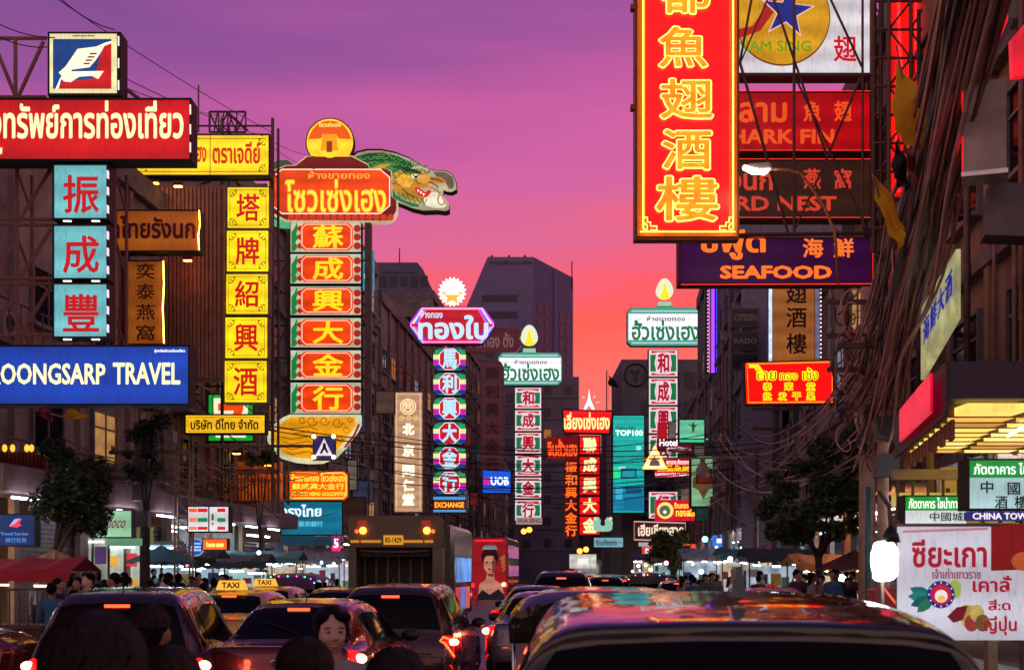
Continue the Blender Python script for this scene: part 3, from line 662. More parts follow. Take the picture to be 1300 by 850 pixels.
s.poly('snout_shade', q([(780, 300), (835, 302), (864, 320), (872, 352), (868, 372), (850, 374), (838, 352), (830, 336), (800, 324)]), EM(120, 108, 84, .55, .4), .02, .01)
s.line('whisker', q([(768, 368), (796, 378), (810, 396), (802, 420), (804, 434), (816, 444), (830, 438), (828, 424)]), 1.8, EM(170, 110, 40, .8), .05)
for a, b in (((520, 240), (590, 262)), ((540, 228), (630, 262)), ((500, 262), (570, 290)), ((610, 330), (680, 300)), ((640, 350), (700, 335)), ((630, 380), (690, 372))):
    s.line('mane_curl', q([a, ((a[0]+b[0])/2, a[1]-4), b]), 1.0, EM(120, 150, 70, .7), .036)
m_ = []
for i in range(11):
    for j in range(5):
        x = 452+i*9.5+(j % 2)*4.5; y = 198+j*7.5+abs(i-4)*.6+max(0, i-5)*1.6
        if j*7.5 > 34-max(0, i-5)*3.5 or x > 545: continue
        m_.append([(x-4, y), (x-2, y+3.4), (x+2, y+3.4), (x+4, y)])
s.lines('mane_scales', m_, 1.0, EM(90, 170, 80, .75), .04)
s.lines('mane_scales', [[(x, y+1.6) for x, y in p_] for p_ in m_], .8, EM(8, 40, 26, .4), .042)
s.lines('jaw_fringe', [[(505+i*6, 244+i*1.4), (509+i*6, 254+i*1.3), (512+i*6, 246+i*1.4)] for i in range(6)], 1.8, EM(30, 130, 66, .8), .05)
s.poly('ear_plume', q([(500, 285), (540, 262), (590, 258), (640, 272), (600, 276), (620, 290), (585, 290), (596, 308), (560, 300), (540, 312)]), EM(60, 140, 60, .8, .4), .05, .03)
s.poly('ear_plume_gold', q([(520, 285), (556, 270), (600, 268), (578, 280), (560, 290)]), EM(210, 160, 50, .9, .4), .075, .03)
s.poly('cheek_gold', q([(620, 330), (650, 312), (690, 318), (700, 340), (680, 366), (650, 362), (628, 350)]), EM(232, 172, 56, .95, .4), .05, .03)
s.poly('snout_gold', q([(720, 312), (765, 318), (770, 338), (745, 352), (716, 344)]), EM(226, 164, 60, .95, .3), .055, .03)
s.lines('snout_line', [q([(770, 330), (800, 334), (826, 346)]), q([(765, 345), (790, 356), (806, 372)]), q([(648, 372), (672, 396), (706, 412)])], 1.3, EM(90, 50, 20, .6), .07)
s.lines('horn', [q([(690, 286), (730, 282), (760, 292)])], 2.4, EM(200, 190, 140, .8), .07)
# tail piece left of the board
s.poly('tail_outline', q([(85, 262), (110, 245), (150, 246), (180, 268), (180, 300), (90, 300)]), EM(60, 90, 60, .5, .4), -.1, .3)
s.poly('green_fringe', q([(78, 478), (120, 490), (165, 500), (168, 536), (110, 534), (80, 520)]), EM(90, 200, 140, .8, .4), -.05, .3)
# board
bd = q([(72, 330), (88, 300), (120, 288), (150, 276), (190, 275), (240, 236), (430, 236), (500, 272), (506, 288), (560, 282), (600, 300), (602, 408), (624, 424), (622, 470), (606, 500), (580, 512), (150, 508), (110, 488), (82, 474)])
c0 = sum(x for x, y in bd)/len(bd); c1 = sum(y for x, y in bd)/len(bd)
s.poly('board_rim', [(c0+(x-c0)*1.02, c1+(y-c1)*1.045) for x, y in bd], EM(226, 200, 160, .7, .2), .05, .4)
s.poly('board', bd, EM(120, 22, 12, .7, .3), .062, .02)
for i in range(15): s.disc('scallop', 370+i*9, 276.5, 4.2, EM(200, 52, 20, .9), .074, .008, 14)
s.poly('name_panel', chamf(346.5, 216, 495, 272, 12, 10), EM(214, 62, 8, 1.05, .45, scale=.8), .084, .02)
s.line('panel_border', chamf(346.5, 216, 495, 272, 12, 10), 1.4, EM(255, 226, 200, 1.2), .1, True)
s.text('ห้างขายทอง', 392, 218, 470, 228, EM(240, 170, 60, .9), .1, .02)
YG = EM(255, 216, 60, 1.15)
s.text('โซวเซ่งเฮง', 362, 228, 491, 271, EM(255, 150, 30, 1.0), .1, .05, 'lettering_shadow'); s.text('โซวเซ่งเฮง', 363, 229, 490, 270, YG, .115, .01)
s.disc('crest_rim', 419, 181, 31, DMETAL, .04, .4, 48); s.disc('crest', 419, 181, 29.5, EM(255, 202, 36, 1.05, .25), .052, .02, 48)
s.poly('crest_arc', [(419+27*math.cos(a), 181-27*math.sin(a)) for a in [math.radians(8+i*8.2) for i in range(21)]]+[(419, 176)], EM(220, 84, 14, 1), .06, .008)
s.disc('crest_core', 419, 186, 15, EM(255, 205, 44, 1.05), .068, .006)
s.poly('gate', [(409, 171), (428, 171), (428, 180), (430, 192), (407, 192), (409, 180)], EM(230, 150, 20, 1), .076, .006)
s.poly('gate_door', [(415, 194), (415, 180), (422, 180), (422, 194)], EM(150, 60, 10, .8), .084, .005)
s.text('โซวเซ่งเฮง', 405, 156, 433, 162, EM(255, 225, 110, 1.1), .08, .03)
# column of six panels
s = Sign('dragon_column', 'tall column of six orange panels with gold characters under the dragon board', 'sign', D, 416, 402)
ed = [(281, 320), (322, 360), (363, 400), (403, 441), (444, 482), (485, 525)]
for i, (c, (y0, y1)) in enumerate(zip('蘇成興大金行', ed)):
    xl = 369; xr = 458
    p = s.box('panel', xl-1, y0-.6, xr+1, y1+.6, DMETAL, -.02, .5)
    s.box('ground', xl, y0+.5, xr, y1-.5, EM(214, 222, 190, .62, .3), 0, .04, p)
    s.poly('flame', [(xl+1, y1-1), (xl+1, y0+14), (xl+5, y0+8), (xl+8, y0+1), (xl+9, y0+10), (xl+7, y0+16), (xl+10, y0+20), (xl+6, y0+27), (xl+9, y0+32), (xl+5, y1-1)], EM(30, 130, 62, .8), .008, .006, p)
    for yy in (y0+9, y0+20, y0+31):
        s.disc('scallop', xr-4.5, yy, 4.6, EM(168, 34, 20, .85), .008, .006, 16, p); s.disc('scallop', xl+12, yy, 3.6, EM(168, 34, 20, .85), .008, .006, 16, p)
    s.poly('field', chamf(xl+12.5, y0+2, xr-10, y1-2, 5), EM(222, 60, 8, 1.05, .4), .018, .01, p)
    s.line('border_line', chamf(xl+14.5, y0+4, xr-12, y1-4, 5), .9, EM(255, 214, 180, 1.2), .03, True, p, 4)
    s.text(c, 397, y0+5, 436, y1-5, EM(255, 204, 24, 1.15), .034, .045, 'character', p)
MB().box(s.X(463), .0, s.Z(575), s.X(471), .5, s.Z(281)).build('side_post', METAL, s.o)
p6 = lambda pts: [(320+x/3.4, 350+y/3.4) for x, y in pts]
s = Sign('dragon_belly_sign', 'rounded gold cloud panel with cream edge at the foot of the dragon column', 'sign', D, 400, 557)
bl = p6([(160, 598), (468, 598), (468, 640), (452, 672), (430, 700), (405, 735), (360, 782), (300, 806), (240, 808), (180, 802), (125, 786), (88, 755), (66, 710), (66, 672), (95, 640), (130, 612)])
s.poly('rim', bl, EM(214, 214, 170, .8, .3), 0, .45)
c0 = sum(x for x, y in bl)/len(bl); c1 = sum(y for x, y in bl)/len(bl)
s.poly('gold_field', [(c0+1+(x-c0)*.88, c1-1.5+(y-c1)*.86) for x, y in bl], EM(226, 150, 16, 1.0, .4), .012, .01)
DK = EM(110, 66, 6, .5)
for i in range(6): s.line('cloud_line', [(350+i*3, 541+i*6.5), (370, 544+i*6.5), (392, 541+i*6.3), (404-i, 546+i*6.3)], 1.0, DK, .024)
for cx, cy, r in ((384, 533, 5), (396, 534, 7), (412, 534, 6.5), (428, 536, 7), (440, 545, 5), (432, 556, 5), (444, 532, 4), (422, 562, 5)):
    s.line('cloud_curl', [(cx+r*(1-a*.09)*math.cos(a), cy+r*(1-a*.09)*math.sin(a)) for a in [i*.6 for i in range(13)]], 1.0, DK, .024)
s.line('red_edge', p6([(462, 640), (440, 690), (400, 740)]), 3, EM(170, 30, 30, .8), .03)
t = thing('sign_scaffold', 'dark lattice mast holding the dragon sign column from behind', 'scaffold', P(370, 400, D+.8))
k = (D+.8)/F; kk = lambda x, y, dy=0: Vector(((x-370)*k, dy, (400-y)*k))
for x in (345, 366, 468): bar(t, kk(x, 280), kk(x, 640), .06, METAL, 'upright')
for i in range(8):
    y = 290+i*41
    bar(t, kk(340, y), kk(468, y), .04, METAL, 'rail'); bar(t, kk(343, y+41 if i % 2 else y), kk(366, y if i % 2 else y+41), .03, METAL, 'brace')
# crossing sign with four lamps
s = Sign('crossing_sign', 'blue square pedestrian crossing sign with four glowing corner lamps', 'sign', 42, 411.5, 569)
s.box('plate', 397, 553, 426, 584, MT(.02, .02, .05, .5), -.01, .15); s.box('blue_face', 399, 555, 424, 582, EM(40, 36, 110, .6), 0, .03)
s.poly('triangle', [(411.5, 556), (422.5, 578), (400.5, 578)], EM(225, 215, 225, .9), .008, .006)
s.poly('walker', [(410.5, 562), (413.5, 562), (414, 567), (417, 574), (415, 575), (412, 570), (408, 576), (406, 575), (409.5, 568)], MT(.01, .01, .03), .016, .006)
for x, y in ((399, 554), (424, 554), (399, 580), (424, 580)): MB().ball((s.X(x), -.1, s.Z(y)), 2.6*s.k, 10, 8).build('lamp', EM(255, 205, 130, 9.0), s.o)
bar(s.o, (s.X(411), .2, s.Z(565)), (s.X(411)-4.2, .2, s.Z(565)-0), .05, METAL, 'arm')
t = thing('signal_post', 'thin post at the left kerb carrying the arm of the crossing sign', 'post', (s.o.location.x-4.2, 42.2, .13)); bar(t, (0, 0, 0), (0, 0, s.o.location.z+.3), .07, METAL, 'post')
s = Sign('shop_sign', 'orange rounded gold shop sign with three lines of yellow writing above the teal bank sign', 'sign', 58, 403, 616)
rr = chamf(363, 597, 442.5, 635, 4)
s.poly('cabinet', rr, MT(.2, .05, .02), -.02, .4); s.poly('face', chamf(364, 598, 441.5, 634, 4), EM(248, 86, 6, 1.1, .25), 0, .03)
s.line('border_line', chamf(366, 600, 439.5, 632, 4), 1.6, EM(255, 190, 70, 1.5), .02, True)
s.text('ห้างขายทอง โซวเซ่งเฮง', 370, 601, 438, 611, YG, .03, .035); s.text('蘇成興大金行', 371, 613, 437, 621, YG, .03, .04); s.text('SO SENG HENG GOLDSMITH', 370, 624, 438, 629, YG, .03, .03)
s = Sign('bank_sign', 'teal bank light box with white Thai name under the orange sign', 'sign', 60, 397, 658)
s.lightbox(358, 637, 434, 678, EM(10, 112, 142, .85, .3), DMETAL, .5, 1.5)
s.text('กรุงไทย', 356, 640, 408, 660, EM(225, 245, 255, 1.1), None, .03); s.text('BANK 泰京銀行', 356, 661, 410, 668, EM(100, 190, 215, .9), None, .03)
s.box('lower_face', 356, 680, 434, 692, EM(20, 66, 90, .5, .4), .0, .3)
s = Sign('small_sign', 'small pink sign with white numeral hanging under the bank sign', 'sign', 60, 426, 689)
s.box('face', 421, 679, 432, 699, EM(236, 40, 110, 1), 0, .1); s.text('5', 423.5, 683, 430, 695, EM(255, 220, 235, 1.2), None, .04)
s = Sign('hanging_banner', 'teal vertical banner with white Thai mark beside the dragon column', 'banner', 70, 468, 343)
s.box('face', 460, 318, 475, 368, EM(26, 140, 170, .75, .2), 0, .2); s.text('ไทย', 462, 348, 471, 354, EM(230, 250, 255, 1), None, .03); s.disc('mark', 466, 333, 3.2, EM(230, 250, 255, 1), .02, .01, 14)
# ================================================================== FURTHER LEFT SIDE SIGNS
s = Sign('vertical_sign', 'cream carved vertical sign with round emblem and five pale characters', 'sign', 84, 518, 574)
s.box('cabinet', 499, 496, 538, 651, MT(.3, .2, .15, .7), -.02, .5); s.box('face', 501, 498, 536, 649, EM(206, 160, 124, .72, .35, scale=.6), 0, .06)
s.line('border_line', [(503.5, 500), (533.5, 500), (533.5, 646), (503.5, 646)], 1, EM(235, 200, 160, .9), .02, True)
for r in (9.5, 6.5): s.line('emblem_ring', [(518+r*math.cos(a*math.pi/12), 516+r*math.sin(a*math.pi/12)) for a in range(24)], 1.5, EM(250, 230, 180, 1), .03, True)
s.text('同', 514, 512, 522, 520, EM(250, 230, 180, 1), .05, .04)
for c, y in zip('北京同仁堂', (545, 572, 598, 616, 634)): s.text(c, 511, y-8, 526, y+7, EM(255, 248, 214, 1.3), .05, .05)
for i in range(3): s.poly('cloud_relief', [(505+i*9, 530), (511+i*9, 526), (515+i*9, 531), (509+i*9, 534)], EM(230, 190, 130, .8), .03, .03)
s = Sign('gold_shop_sign', 'octagonal red gold shop sign with striped corners and sunburst crest', 'sign', 90, 574, 405)
s.poly('cabinet', chamf(519, 389, 629, 437, 16, 22), DMETAL, -.05, .6)
s.poly('face', chamf(520, 390, 628, 436, 16, 22), EM(180, 18, 40, .95, .2), 0, .08)
for (sx, ox) in ((1, 520), (-1, 628)):
    X = lambda v: ox+sx*v
    for j, c in enumerate(((170, 60, 210), (240, 240, 120), (60, 110, 230), (240, 60, 170))):
        s.poly('corner_stripe', [(X(j*3.0), 410-0), (X(14+j*2.2), 390.5), (X(16.4+j*2.2), 390.5), (X(j*3.0+2.6), 411)], EM(*c, 1.1), .03+.004*j, .02)
        s.poly('corner_stripe', [(X(j*3.0), 415), (X(14+j*2.2), 435.5), (X(16.4+j*2.2), 435.5), (X(j*3.0+2.6), 414)], EM(*((60, 70, 200), (90, 200, 120), (240, 60, 170), (90, 60, 200))[j], 1.1), .03+.004*j, .02)
s.line('neon_border', chamf(521.5, 391.5, 626.5, 434.5, 16, 21), 1.4, EM(255, 120, 220, 2.0), .12, True)
s.box('top_trim', 540, 390.5, 610, 393, EM(255, 150, 60, 1.2), .06, .02); s.box('bottom_trim', 540, 432, 610, 434.6, EM(255, 70, 110, 1.2), .06, .02)
LB = EM(186, 214, 236, 1.1)
s.text('ห้างทอง', 534, 394, 562, 404, LB, .08, .03); s.text('ทองใบ', 531, 400, 620, 431, LB, .08, .045)
s.poly('sunburst', [(574+(18 if i % 2 else 14.5)*math.cos(i*math.pi/20), 370+(19 if i % 2 else 15.5)*math.sin(i*math.pi/20)) for i in range(40)], EM(250, 246, 236, 1.3), .0, .2)
s.disc('crest_face', 574, 371, 12.5, EM(255, 255, 255, 1.2), .03, .02); s.poly('crest_star', [(574, 352), (579, 369), (588, 372), (580, 378), (582, 386), (574, 381), (566, 386), (568, 378), (560, 372), (569, 369)], EM(255, 170, 70, 1.2), .05, .02)
s.poly('crest_peak', [(574, 355), (578, 368), (584, 374), (564, 374), (570, 368)], EM(255, 255, 250, 1.4), .07, .02)
s = Sign('gold_shop_column', 'column of six octagonal panels with pale blue characters and green and violet corners', 'sign', 90, 570.5, 545)
for i, c in enumerate('馬利興大金行'):
    y0 = 441+i*31.3; y1 = y0+29.5
    p = s.poly('panel', chamf(549, y0, 592.5, y1, 6), DMETAL, -.05, .6)
    s.poly('ground', chamf(550, y0+.6, 591.5, y1-.6, 6), EM(30, 120, 90, .8), 0, .08, p)
    for (a, b) in ((550, 561), (580.5, 591.5)):
        s.box('green_band', a+2, y0+3, b-1, y0+8.5, EM(40, 150, 100, .9), .01, .02, p); s.box('yellow_band', a, y0+9, b, y0+15, EM(222, 232, 140, 1.0), .01, .02, p)
        s.box('pink_band', a, y0+15.3, b, y0+22, EM(205, 20, 170, 1.0), .01, .02, p); s.box('blue_band', a+2, y0+22.3, b-1, y0+27.5, EM(40, 40, 150, .9), .01, .02, p)
    s.poly('red_field', chamf(558, y0+1.6, 583.5, y1-1.4, 7), EM(190, 16, 44, 1), .035, .02, p)
    s.line('field_border', chamf(558, y0+1.6, 583.5, y1-1.4, 7), .9, EM(230, 220, 250, 1.2), .06, True, p, 4)
    s.text(c, 561.5, y0+3, 580, y1-3, EM(170, 214, 228, 1.15), .07, .05, 'character', p)
s = Sign('exchange_board', 'small board with dotted red and yellow light words below the octagonal column', 'sign', 90, 570, 640)
s.box('cabinet', 549, 629, 592, 650, DMETAL, -.03, .5); s.box('blue_strip', 550, 630, 591, 634, EM(70, 150, 220, .9), 0, .05); s.box('dotted_face', 550, 635.5, 591, 645, EM(140, 20, 20, .7), 0, .05)
s.text('EXCHANGE', 552, 637, 589, 644, EM(255, 170, 40, 1.5), None, .03); s.box('lower_strip', 550, 646.5, 591, 649.5, EM(90, 160, 210, .8), 0, .05)
MR = EM(84, 26, 36, .55, .3)  # maroon boards get a faint glow of their own
s = Sign('dim_sign', 'dim maroon board with scalloped rim behind the octagonal sign', 'sign', 108, 620, 430)
s.poly('board', [(590, 418), (604, 417), (612, 421), (622, 415), (634, 418), (648, 414), (658, 417), (662, 424), (658, 430), (662, 438), (656, 446), (600, 447), (590, 445)], MR, 0, .6)
s.text('ห้างทอง ตั้ง', 596, 422, 652, 441, EM(150, 110, 116, .45), None, .03)
s = Sign('dim_column', 'dim maroon vertical sign with dark characters left of the green headed column', 'sign', 108, 625, 530)
s.poly('board', [(610, 605), (610, 466), (614, 459), (625, 455), (636, 459), (640, 466), (640, 605)], EM(72, 30, 40, .55, .3), 0, .6)
for i, c in enumerate('陳利興大金行'): 
    s.line('panel_line', [(614, 464+i*23), (636, 464+i*23), (636, 484+i*23), (614, 484+i*23)], .8, EM(120, 66, 70, .45), .02, True, n=4)
    s.text(c, 617, 466+i*23, 633, 482+i*23, EM(34, 10, 16, .4), None, .04)
def hua(d, label, labelc, cx0, cx1, hy0, hy1, col, orn, chars, grp):
    GR = EM(14, 122, 84, .85); WH = EM(238, 246, 246, 1.05, .12, scale=.3)
    s = Sign('gold_shop_sign', label, 'sign', d, (cx0+cx1)/2, (hy0+hy1)/2); h = hy1-hy0
    s.poly('cabinet', chamf(cx0, hy0, cx1, hy1, 5, 5), MT(.05, .22, .2, .5), -.05, .7)
    s.poly('rim', chamf(cx0+.7, hy0+.7, cx1-.7, hy1-.7, 5, 5), EM(92, 170, 160, .7), 0, .08)
    s.box('face', cx0+2, hy0+h*.17, cx1-2, hy1-h*.16, WH, .03, .05)
    s.lines('rim_line', [[(cx0+6, hy0+h*.1), (cx1-6, hy0+h*.1)], [(cx0+6, hy1-h*.08), (cx1-6, hy1-h*.08)]], 1.2, EM(190, 230, 220, .9), .04)
    w = cx1-cx0
    s.text('ห้างขายทอง', cx0+w*.26, hy0+h*.22, cx0+w*.76, hy0+h*.36, EM(110, 90, 110, .6), .05, .02)
    s.text('ฮั้วเซ่งเฮง', cx0+w*.06, hy0+h*.33, cx1-w*.05, hy0+h*.85, GR, .05, .035)
    ox, oy = orn
    s.box('crest_base', ox-11, oy+17, ox+11, oy+21, EM(60, 150, 110, .8), .0, .5)
    s.box('crest_step', ox-8, oy+12, ox+8, oy+16.6, EM(150, 200, 160, .9), .0, .5)
    s.poly('crest_arch', [(ox-11*math.cos(a)*(1-.15*(math.sin(a)) if math.sin(a) > 0 else 1), oy-2-16*math.sin(a) if math.sin(a) > 0 else oy-2-10*math.sin(a)) for a in [i*math.pi/14 for i in range(28)]], EM(216, 232, 196, .95), -.02, .4)
    s.poly('crest_figure', [(ox, oy-13), (ox+2.4, oy-7), (ox+3, oy-2), (ox+6, oy+5), (ox+6, oy+8), (ox-6, oy+8), (ox-6, oy+5), (ox-3, oy-2), (ox-2.4, oy-7)], EM(255, 205, 30, 1.2), .03, .1)
    x0, x1, y0, y1 = col; n = len(chars); st = (y1-y0)/6
    s = Sign('gold_shop_column', labelc, 'sign', d+.2, (x0+x1)/2, (y0+y1)/2)
    RD = EM(205, 26, 36, .95); GN = EM(16, 112, 66, .9)
    for i, c in enumerate(chars):
        if c == ' ': continue
        a = y0+i*st; b = a+st-2.6; m = (a+b)/2; cx = (x0+x1)/2
        p = s.box('panel', x0-1, a-1, x1+1, b+1, DMETAL, -.05, .6)
        s.box('face', x0, a, x1, b, EM(222, 214, 220, .92), 0, .08, p)
        s.poly('red_arc', [(x0+2, a+1.2), (x1-2, a+1.2), (x1-4, a+4.4), (cx+6, a+2.8), (cx-6, a+2.8), (x0+4, a+4.4)], RD, .02, .02, p)
        s.poly('red_arc', [(x0+2, b-1.2), (x1-2, b-1.2), (x1-4, b-4.4), (cx+6, b-2.8), (cx-6, b-2.8), (x0+4, b-4.4)], RD, .02, .02, p)
        s.poly('green_side', [(x0+1.6, a+6), (x0+9, a+6), (x0+7, m), (x0+9, b-6), (x0+1.6, b-6)], GN, .02, .02, p)
        s.poly('green_side', [(x1-1.6, a+6), (x1-9, a+6), (x1-7, m), (x1-9, b-6), (x1-1.6, b-6)], GN, .02, .02, p)
        s.line('ring', [(cx+9*math.cos(q*math.pi/10), m+(b-a)*.4*math.sin(q*math.pi/10)) for q in range(20)], .7, EM(230, 150, 170, .9), .05, True, p, 4)
        s.text(c, cx-7.5, a+4, cx+7.5, b-4, EM(178, 10, 40, .85), .06, .05, 'character', p)
    return s
hua(118, 'white teal edged board with green Thai name on the left below the sloping tower', 'column of six white panels with red characters left of the red shop sign', 632, 714, 447, 489, (654, 687, 492, 663), (672, 430), '和成興大金行', '')
hs = hua(105, 'white and teal gold shop board with green Thai name standing out against the pink sky', 'column of white panels with red characters on the right below the pink sky', 796, 893, 390, 439, (824, 860, 444, 660), (844, 371), '和成興大 行', '')
s = Sign('small_board', 'small grey board at the foot of the left white panel column', 'sign', 118, 671, 660); s.box('face', 655, 656, 688, 665, EM(176, 150, 140, .7), 0, .4); s.text('HUA SENG', 658, 658, 686, 663, EM(90, 40, 50, .5), None, .03)
s = Sign('bank_sign', 'blue bank light box reading UOB on the left side of the street', 'sign', 98, 630.5, 611)
s.lightbox(613, 596.5, 648, 625, EM(10, 86, 214, 1.05, .12), DMETAL, .5, 1.2); s.text('UOB', 623, 605, 646, 615.5, EM(250, 250, 255, 1.3), None, .04); s.box('red_mark', 614.5, 606, 621, 615, EM(220, 20, 140, 1), .02, .02)
s = Sign('gold_shop_sign', 'red slanted gold shop board with cream Thai name and small white tower', 'sign', 128, 747, 535)
s.poly('cabinet', [(713, 519), (779, 521), (779, 529), (775, 551), (716, 550)], DMETAL, -.05, .7); s.poly('face', [(715, 520.5), (777, 522.5), (773, 549.5), (717, 548)], EM(226, 14, 20, 1.1, .15), 0, .08)
s.text('เลี่ยงเซ่งเฮง', 716, 523, 774, 545, EM(255, 222, 140, 1.2), None, .045)
s.poly('white_tower', [(748, 494), (749.5, 506), (752, 512), (755, 519), (751.5, 519), (748.5, 514), (747.5, 514), (744.5, 519), (741, 519), (744, 512), (746.5, 506)], EM(250, 240, 245, 1.3), 0, .3)
s.lines('sparkle', [[(753, 505), (756, 502)], [(757, 511), (761, 510)], [(742, 505), (739, 503)]], .7, EM(255, 220, 230, 1.4), .02)
s = Sign('gold_shop_column', 'column of five red panels with cream characters under the red slanted board', 'sign', 128.3, 748, 615)
for i, c in enumerate('聯成興大金'):
    a = 553+i*25.5
    p = s.box('panel', 734.5, a-.5, 762.5, a+24, DMETAL, -.05, .6); s.box('face', 736, a+.6, 761, a+23, EM(222, 12, 20, 1.05, .2), 0, .08, p); s.text(c, 740, a+2, 757.5, a+21, EM(255, 230, 160, 1.25), None, .05, 'character', p)
s = Sign('gold_shop_sign', 'small red board with orange neon Thai words left of the red column', 'sign', 134, 713, 568)
s.box('face', 694, 554, 734, 582, EM(120, 12, 16, .8), 0, .5); s.text('จินฮั้วเฮง', 695, 557, 733, 580, EM(255, 84, 30, 1.5), None, .035)
s = Sign('neon_column', 'narrow column of six orange neon characters beside the red panels', 'sign', 134, 725, 633)
s.box('cabinet', 716, 583, 734, 682, EM(74, 14, 14, .6), 0, .5)
for i, c in enumerate('振和興大金行'): s.text(c, 717.5, 586+i*16, 732.5, 600+i*16, EM(255, 96, 20, 1.6), None, .045)
s = Sign('ornament_sign', 'pale green sign shaped as two small lions under the red column', 'sign', 126, 765, 665)
MINT = EM(150, 205, 180, .8)
for sx, cx in ((1, 760), (-1, 771)):
    s.poly('lion', [(cx-6*sx, 672), (cx-7*sx, 662), (cx-4*sx, 657), (cx, 656), (cx+3*sx, 660), (cx+2*sx, 665), (cx+6*sx, 668), (cx+6*sx, 674), (cx-2*sx, 674)], MINT, 0, .5)
    s.disc('ear', cx-4*sx, 658, 2.4, EM(210, 220, 190, .9), .05, .1, 12)
s = Sign('shop_sign', 'pale blue board with dark Thai script below the mint lion sign', 'sign', 122, 773, 688)
s.lightbox(754, 682, 791, 694, EM(120, 176, 186, .75, .2), DMETAL, .4, .8); s.text('ร้านเชียงกง', 757, 684, 783, 692, EM(50, 50, 70, .5), None, .03)
# ================================================================== RIGHT / CENTRE SIGNS
s = Sign('light_screen', 'tall teal advertising screen in the centre of the street', 'screen', 134, 798, 589)
s.box('cabinet', 777, 526, 819, 652, DMETAL, -.05, .8); s.box('face', 778.5, 527.5, 817.5, 650, EM(20, 168, 156, 1.0, .3, scale=.25), 0, .1)
s.box('blue_lower', 778.5, 616, 817.5, 648, EM(22, 128, 168, .9, .4, scale=.6), .02, .02)
s.text('THAILAND', 781, 541, 806, 545, EM(10, 80, 80, .7), .05, .03); s.text('TOP100', 781, 545.5, 816, 553, EM(235, 250, 250, 1.2), .05, .04)
for x0, y0, x1, y1, c in ((779, 592, 787, 608, (40, 230, 150)), (788, 594, 808, 607, (14, 90, 110)), (790, 597, 806, 605, (30, 150, 170)), (782, 618, 790, 634, (60, 180, 210)), (794, 618, 814, 626, (16, 84, 120)), (792, 630, 816, 645, (18, 110, 150)), (808, 566, 814, 572, (150, 240, 230)), (786, 592, 794, 595, (200, 220, 240))):
    s.box('picture_block', x0, y0, x1, y1, EM(*c, .9), .05+.0003*x0-.2, .2)
s = Sign('hotel_sign', 'dark red hotel light box with white words in front of the right white column', 'sign', 98, 852, 565)
s.box('red_block', 835, 537, 847, 556, EM(170, 16, 34, .9), 0, .4); s.box('face', 834.5, 556, 878, 573, EM(110, 16, 30, .6), 0, .4)
s.text('Hotel', 837, 557, 860, 566, EM(245, 240, 245, 1.2), None, .04); s.text('global Chinese', 846, 567, 877, 572, EM(235, 215, 225, 1.1), None, .03)
s = Sign('shop_sign', 'red board with rows of white and yellow writing above the last white panel', 'sign', 98.5, 856, 592)
s.box('face', 832, 581, 877, 605, EM(190, 20, 26, 1.0, .2), 0, .4); s.text('เยาวราช ภัตตาคาร', 846, 583, 875, 589, EM(250, 230, 235, 1.2), None, .03)
s.text('金品魚翅', 834, 590, 876, 598, EM(255, 190, 30, 1.3), None, .05); s.text('UNDERWATER MARKET', 832, 600, 875, 604, EM(250, 225, 235, 1.2), None, .03)
s = Sign('warning_sign', 'glowing white warning triangle outlined in orange hanging over the road', 'sign', 52, 831, 580)
tri = [(831, 567), (845, 594), (817, 594)]
s.poly('cabinet', [(831, 563.5), (848, 596), (814, 596)], MT(.1, .06, .02), -.02, .2); s.poly('face', tri, EM(255, 226, 180, 1.3), 0, .03)
s.line('neon_border', [(831, 566), (846, 594.5), (816, 594.5)], 1.8, EM(255, 140, 40, 9), .05, True)
s.poly('people_mark', [(824, 591), (826, 584), (829, 583), (831, 578), (833, 583), (837, 585), (838, 591)], EM(120, 90, 90, .6), .01, .01)
# signal gantry arm
t = thing('gantry_lamp', 'long pale yellow horizontal arm hanging a bell shaped lamp over the road', 'street lamp', P(960, 725, 52)+Vector((0, 0, -CH)))
k = 52/F; kk = lambda x, y, dy=0: Vector(((x-960)*k, dy, (725-y)*k+CH))
bar(t, kk(815, 582), kk(960, 580), .045, MT(.5, .42, .2, .5), 'arm', 6); bar(t, Vector((0, 0, .13)), kk(960, 572), .09, METAL, 'pole', 8)
m = MB(); m.tube([kk(892, 581), kk(892, 586)], .1, 8); pts = [kk(892, 586), kk(892, 588), kk(892, 592), kk(892, 598), kk(892, 604), kk(892, 606)]
m.tube(pts, [.08, .13, .2, .28, .26, .1], 12); m.build('lamp_bell', MT(.5, .42, .33, .5), t)
s = Sign('glowing_sign', 'tall pale green backlit panel behind the bell lamp', 'sign', 78, 893, 612)
s.box('cabinet', 876, 577, 911, 644, DMETAL, -.03, .5); s.box('face', 878, 579, 909, 642, EM(128, 178, 130, .72, .5, scale=.8), 0, .05)
s.poly('brown_shape', [(880, 606), (893, 598), (907, 606), (908, 618), (899, 622), (893, 634), (887, 622), (879, 618)], EM(120, 84, 52, .5, .4), .01, .01)
s = Sign('glowing_sign', 'small mint screen with palm picture behind the white column on the right', 'sign', 84, 879, 549)
s.box('cabinet', 862, 532, 895, 562, DMETAL, -.03, .4); s.box('face', 863, 533, 894, 556, EM(110, 205, 160, .85, .4, scale=1.2), 0, .05); s.box('lower_strip', 863, 557.5, 894, 561, EM(60, 200, 150, .9), 0, .05)
s.poly('palm', [(878, 541), (872, 538), (878, 539), (880, 535), (882, 539), (888, 538), (883, 541), (880, 549), (879, 549)], EM(60, 110, 60, .5), .01, .01)
s.box('side_arm', 895, 556.5, 925, 559.5, EM(120, 220, 160, .8), 0, .1)
s = Sign('street_name_board', 'grey board with dark letters BROADWAY above the green light panel', 'sign', 72, 923, 565)
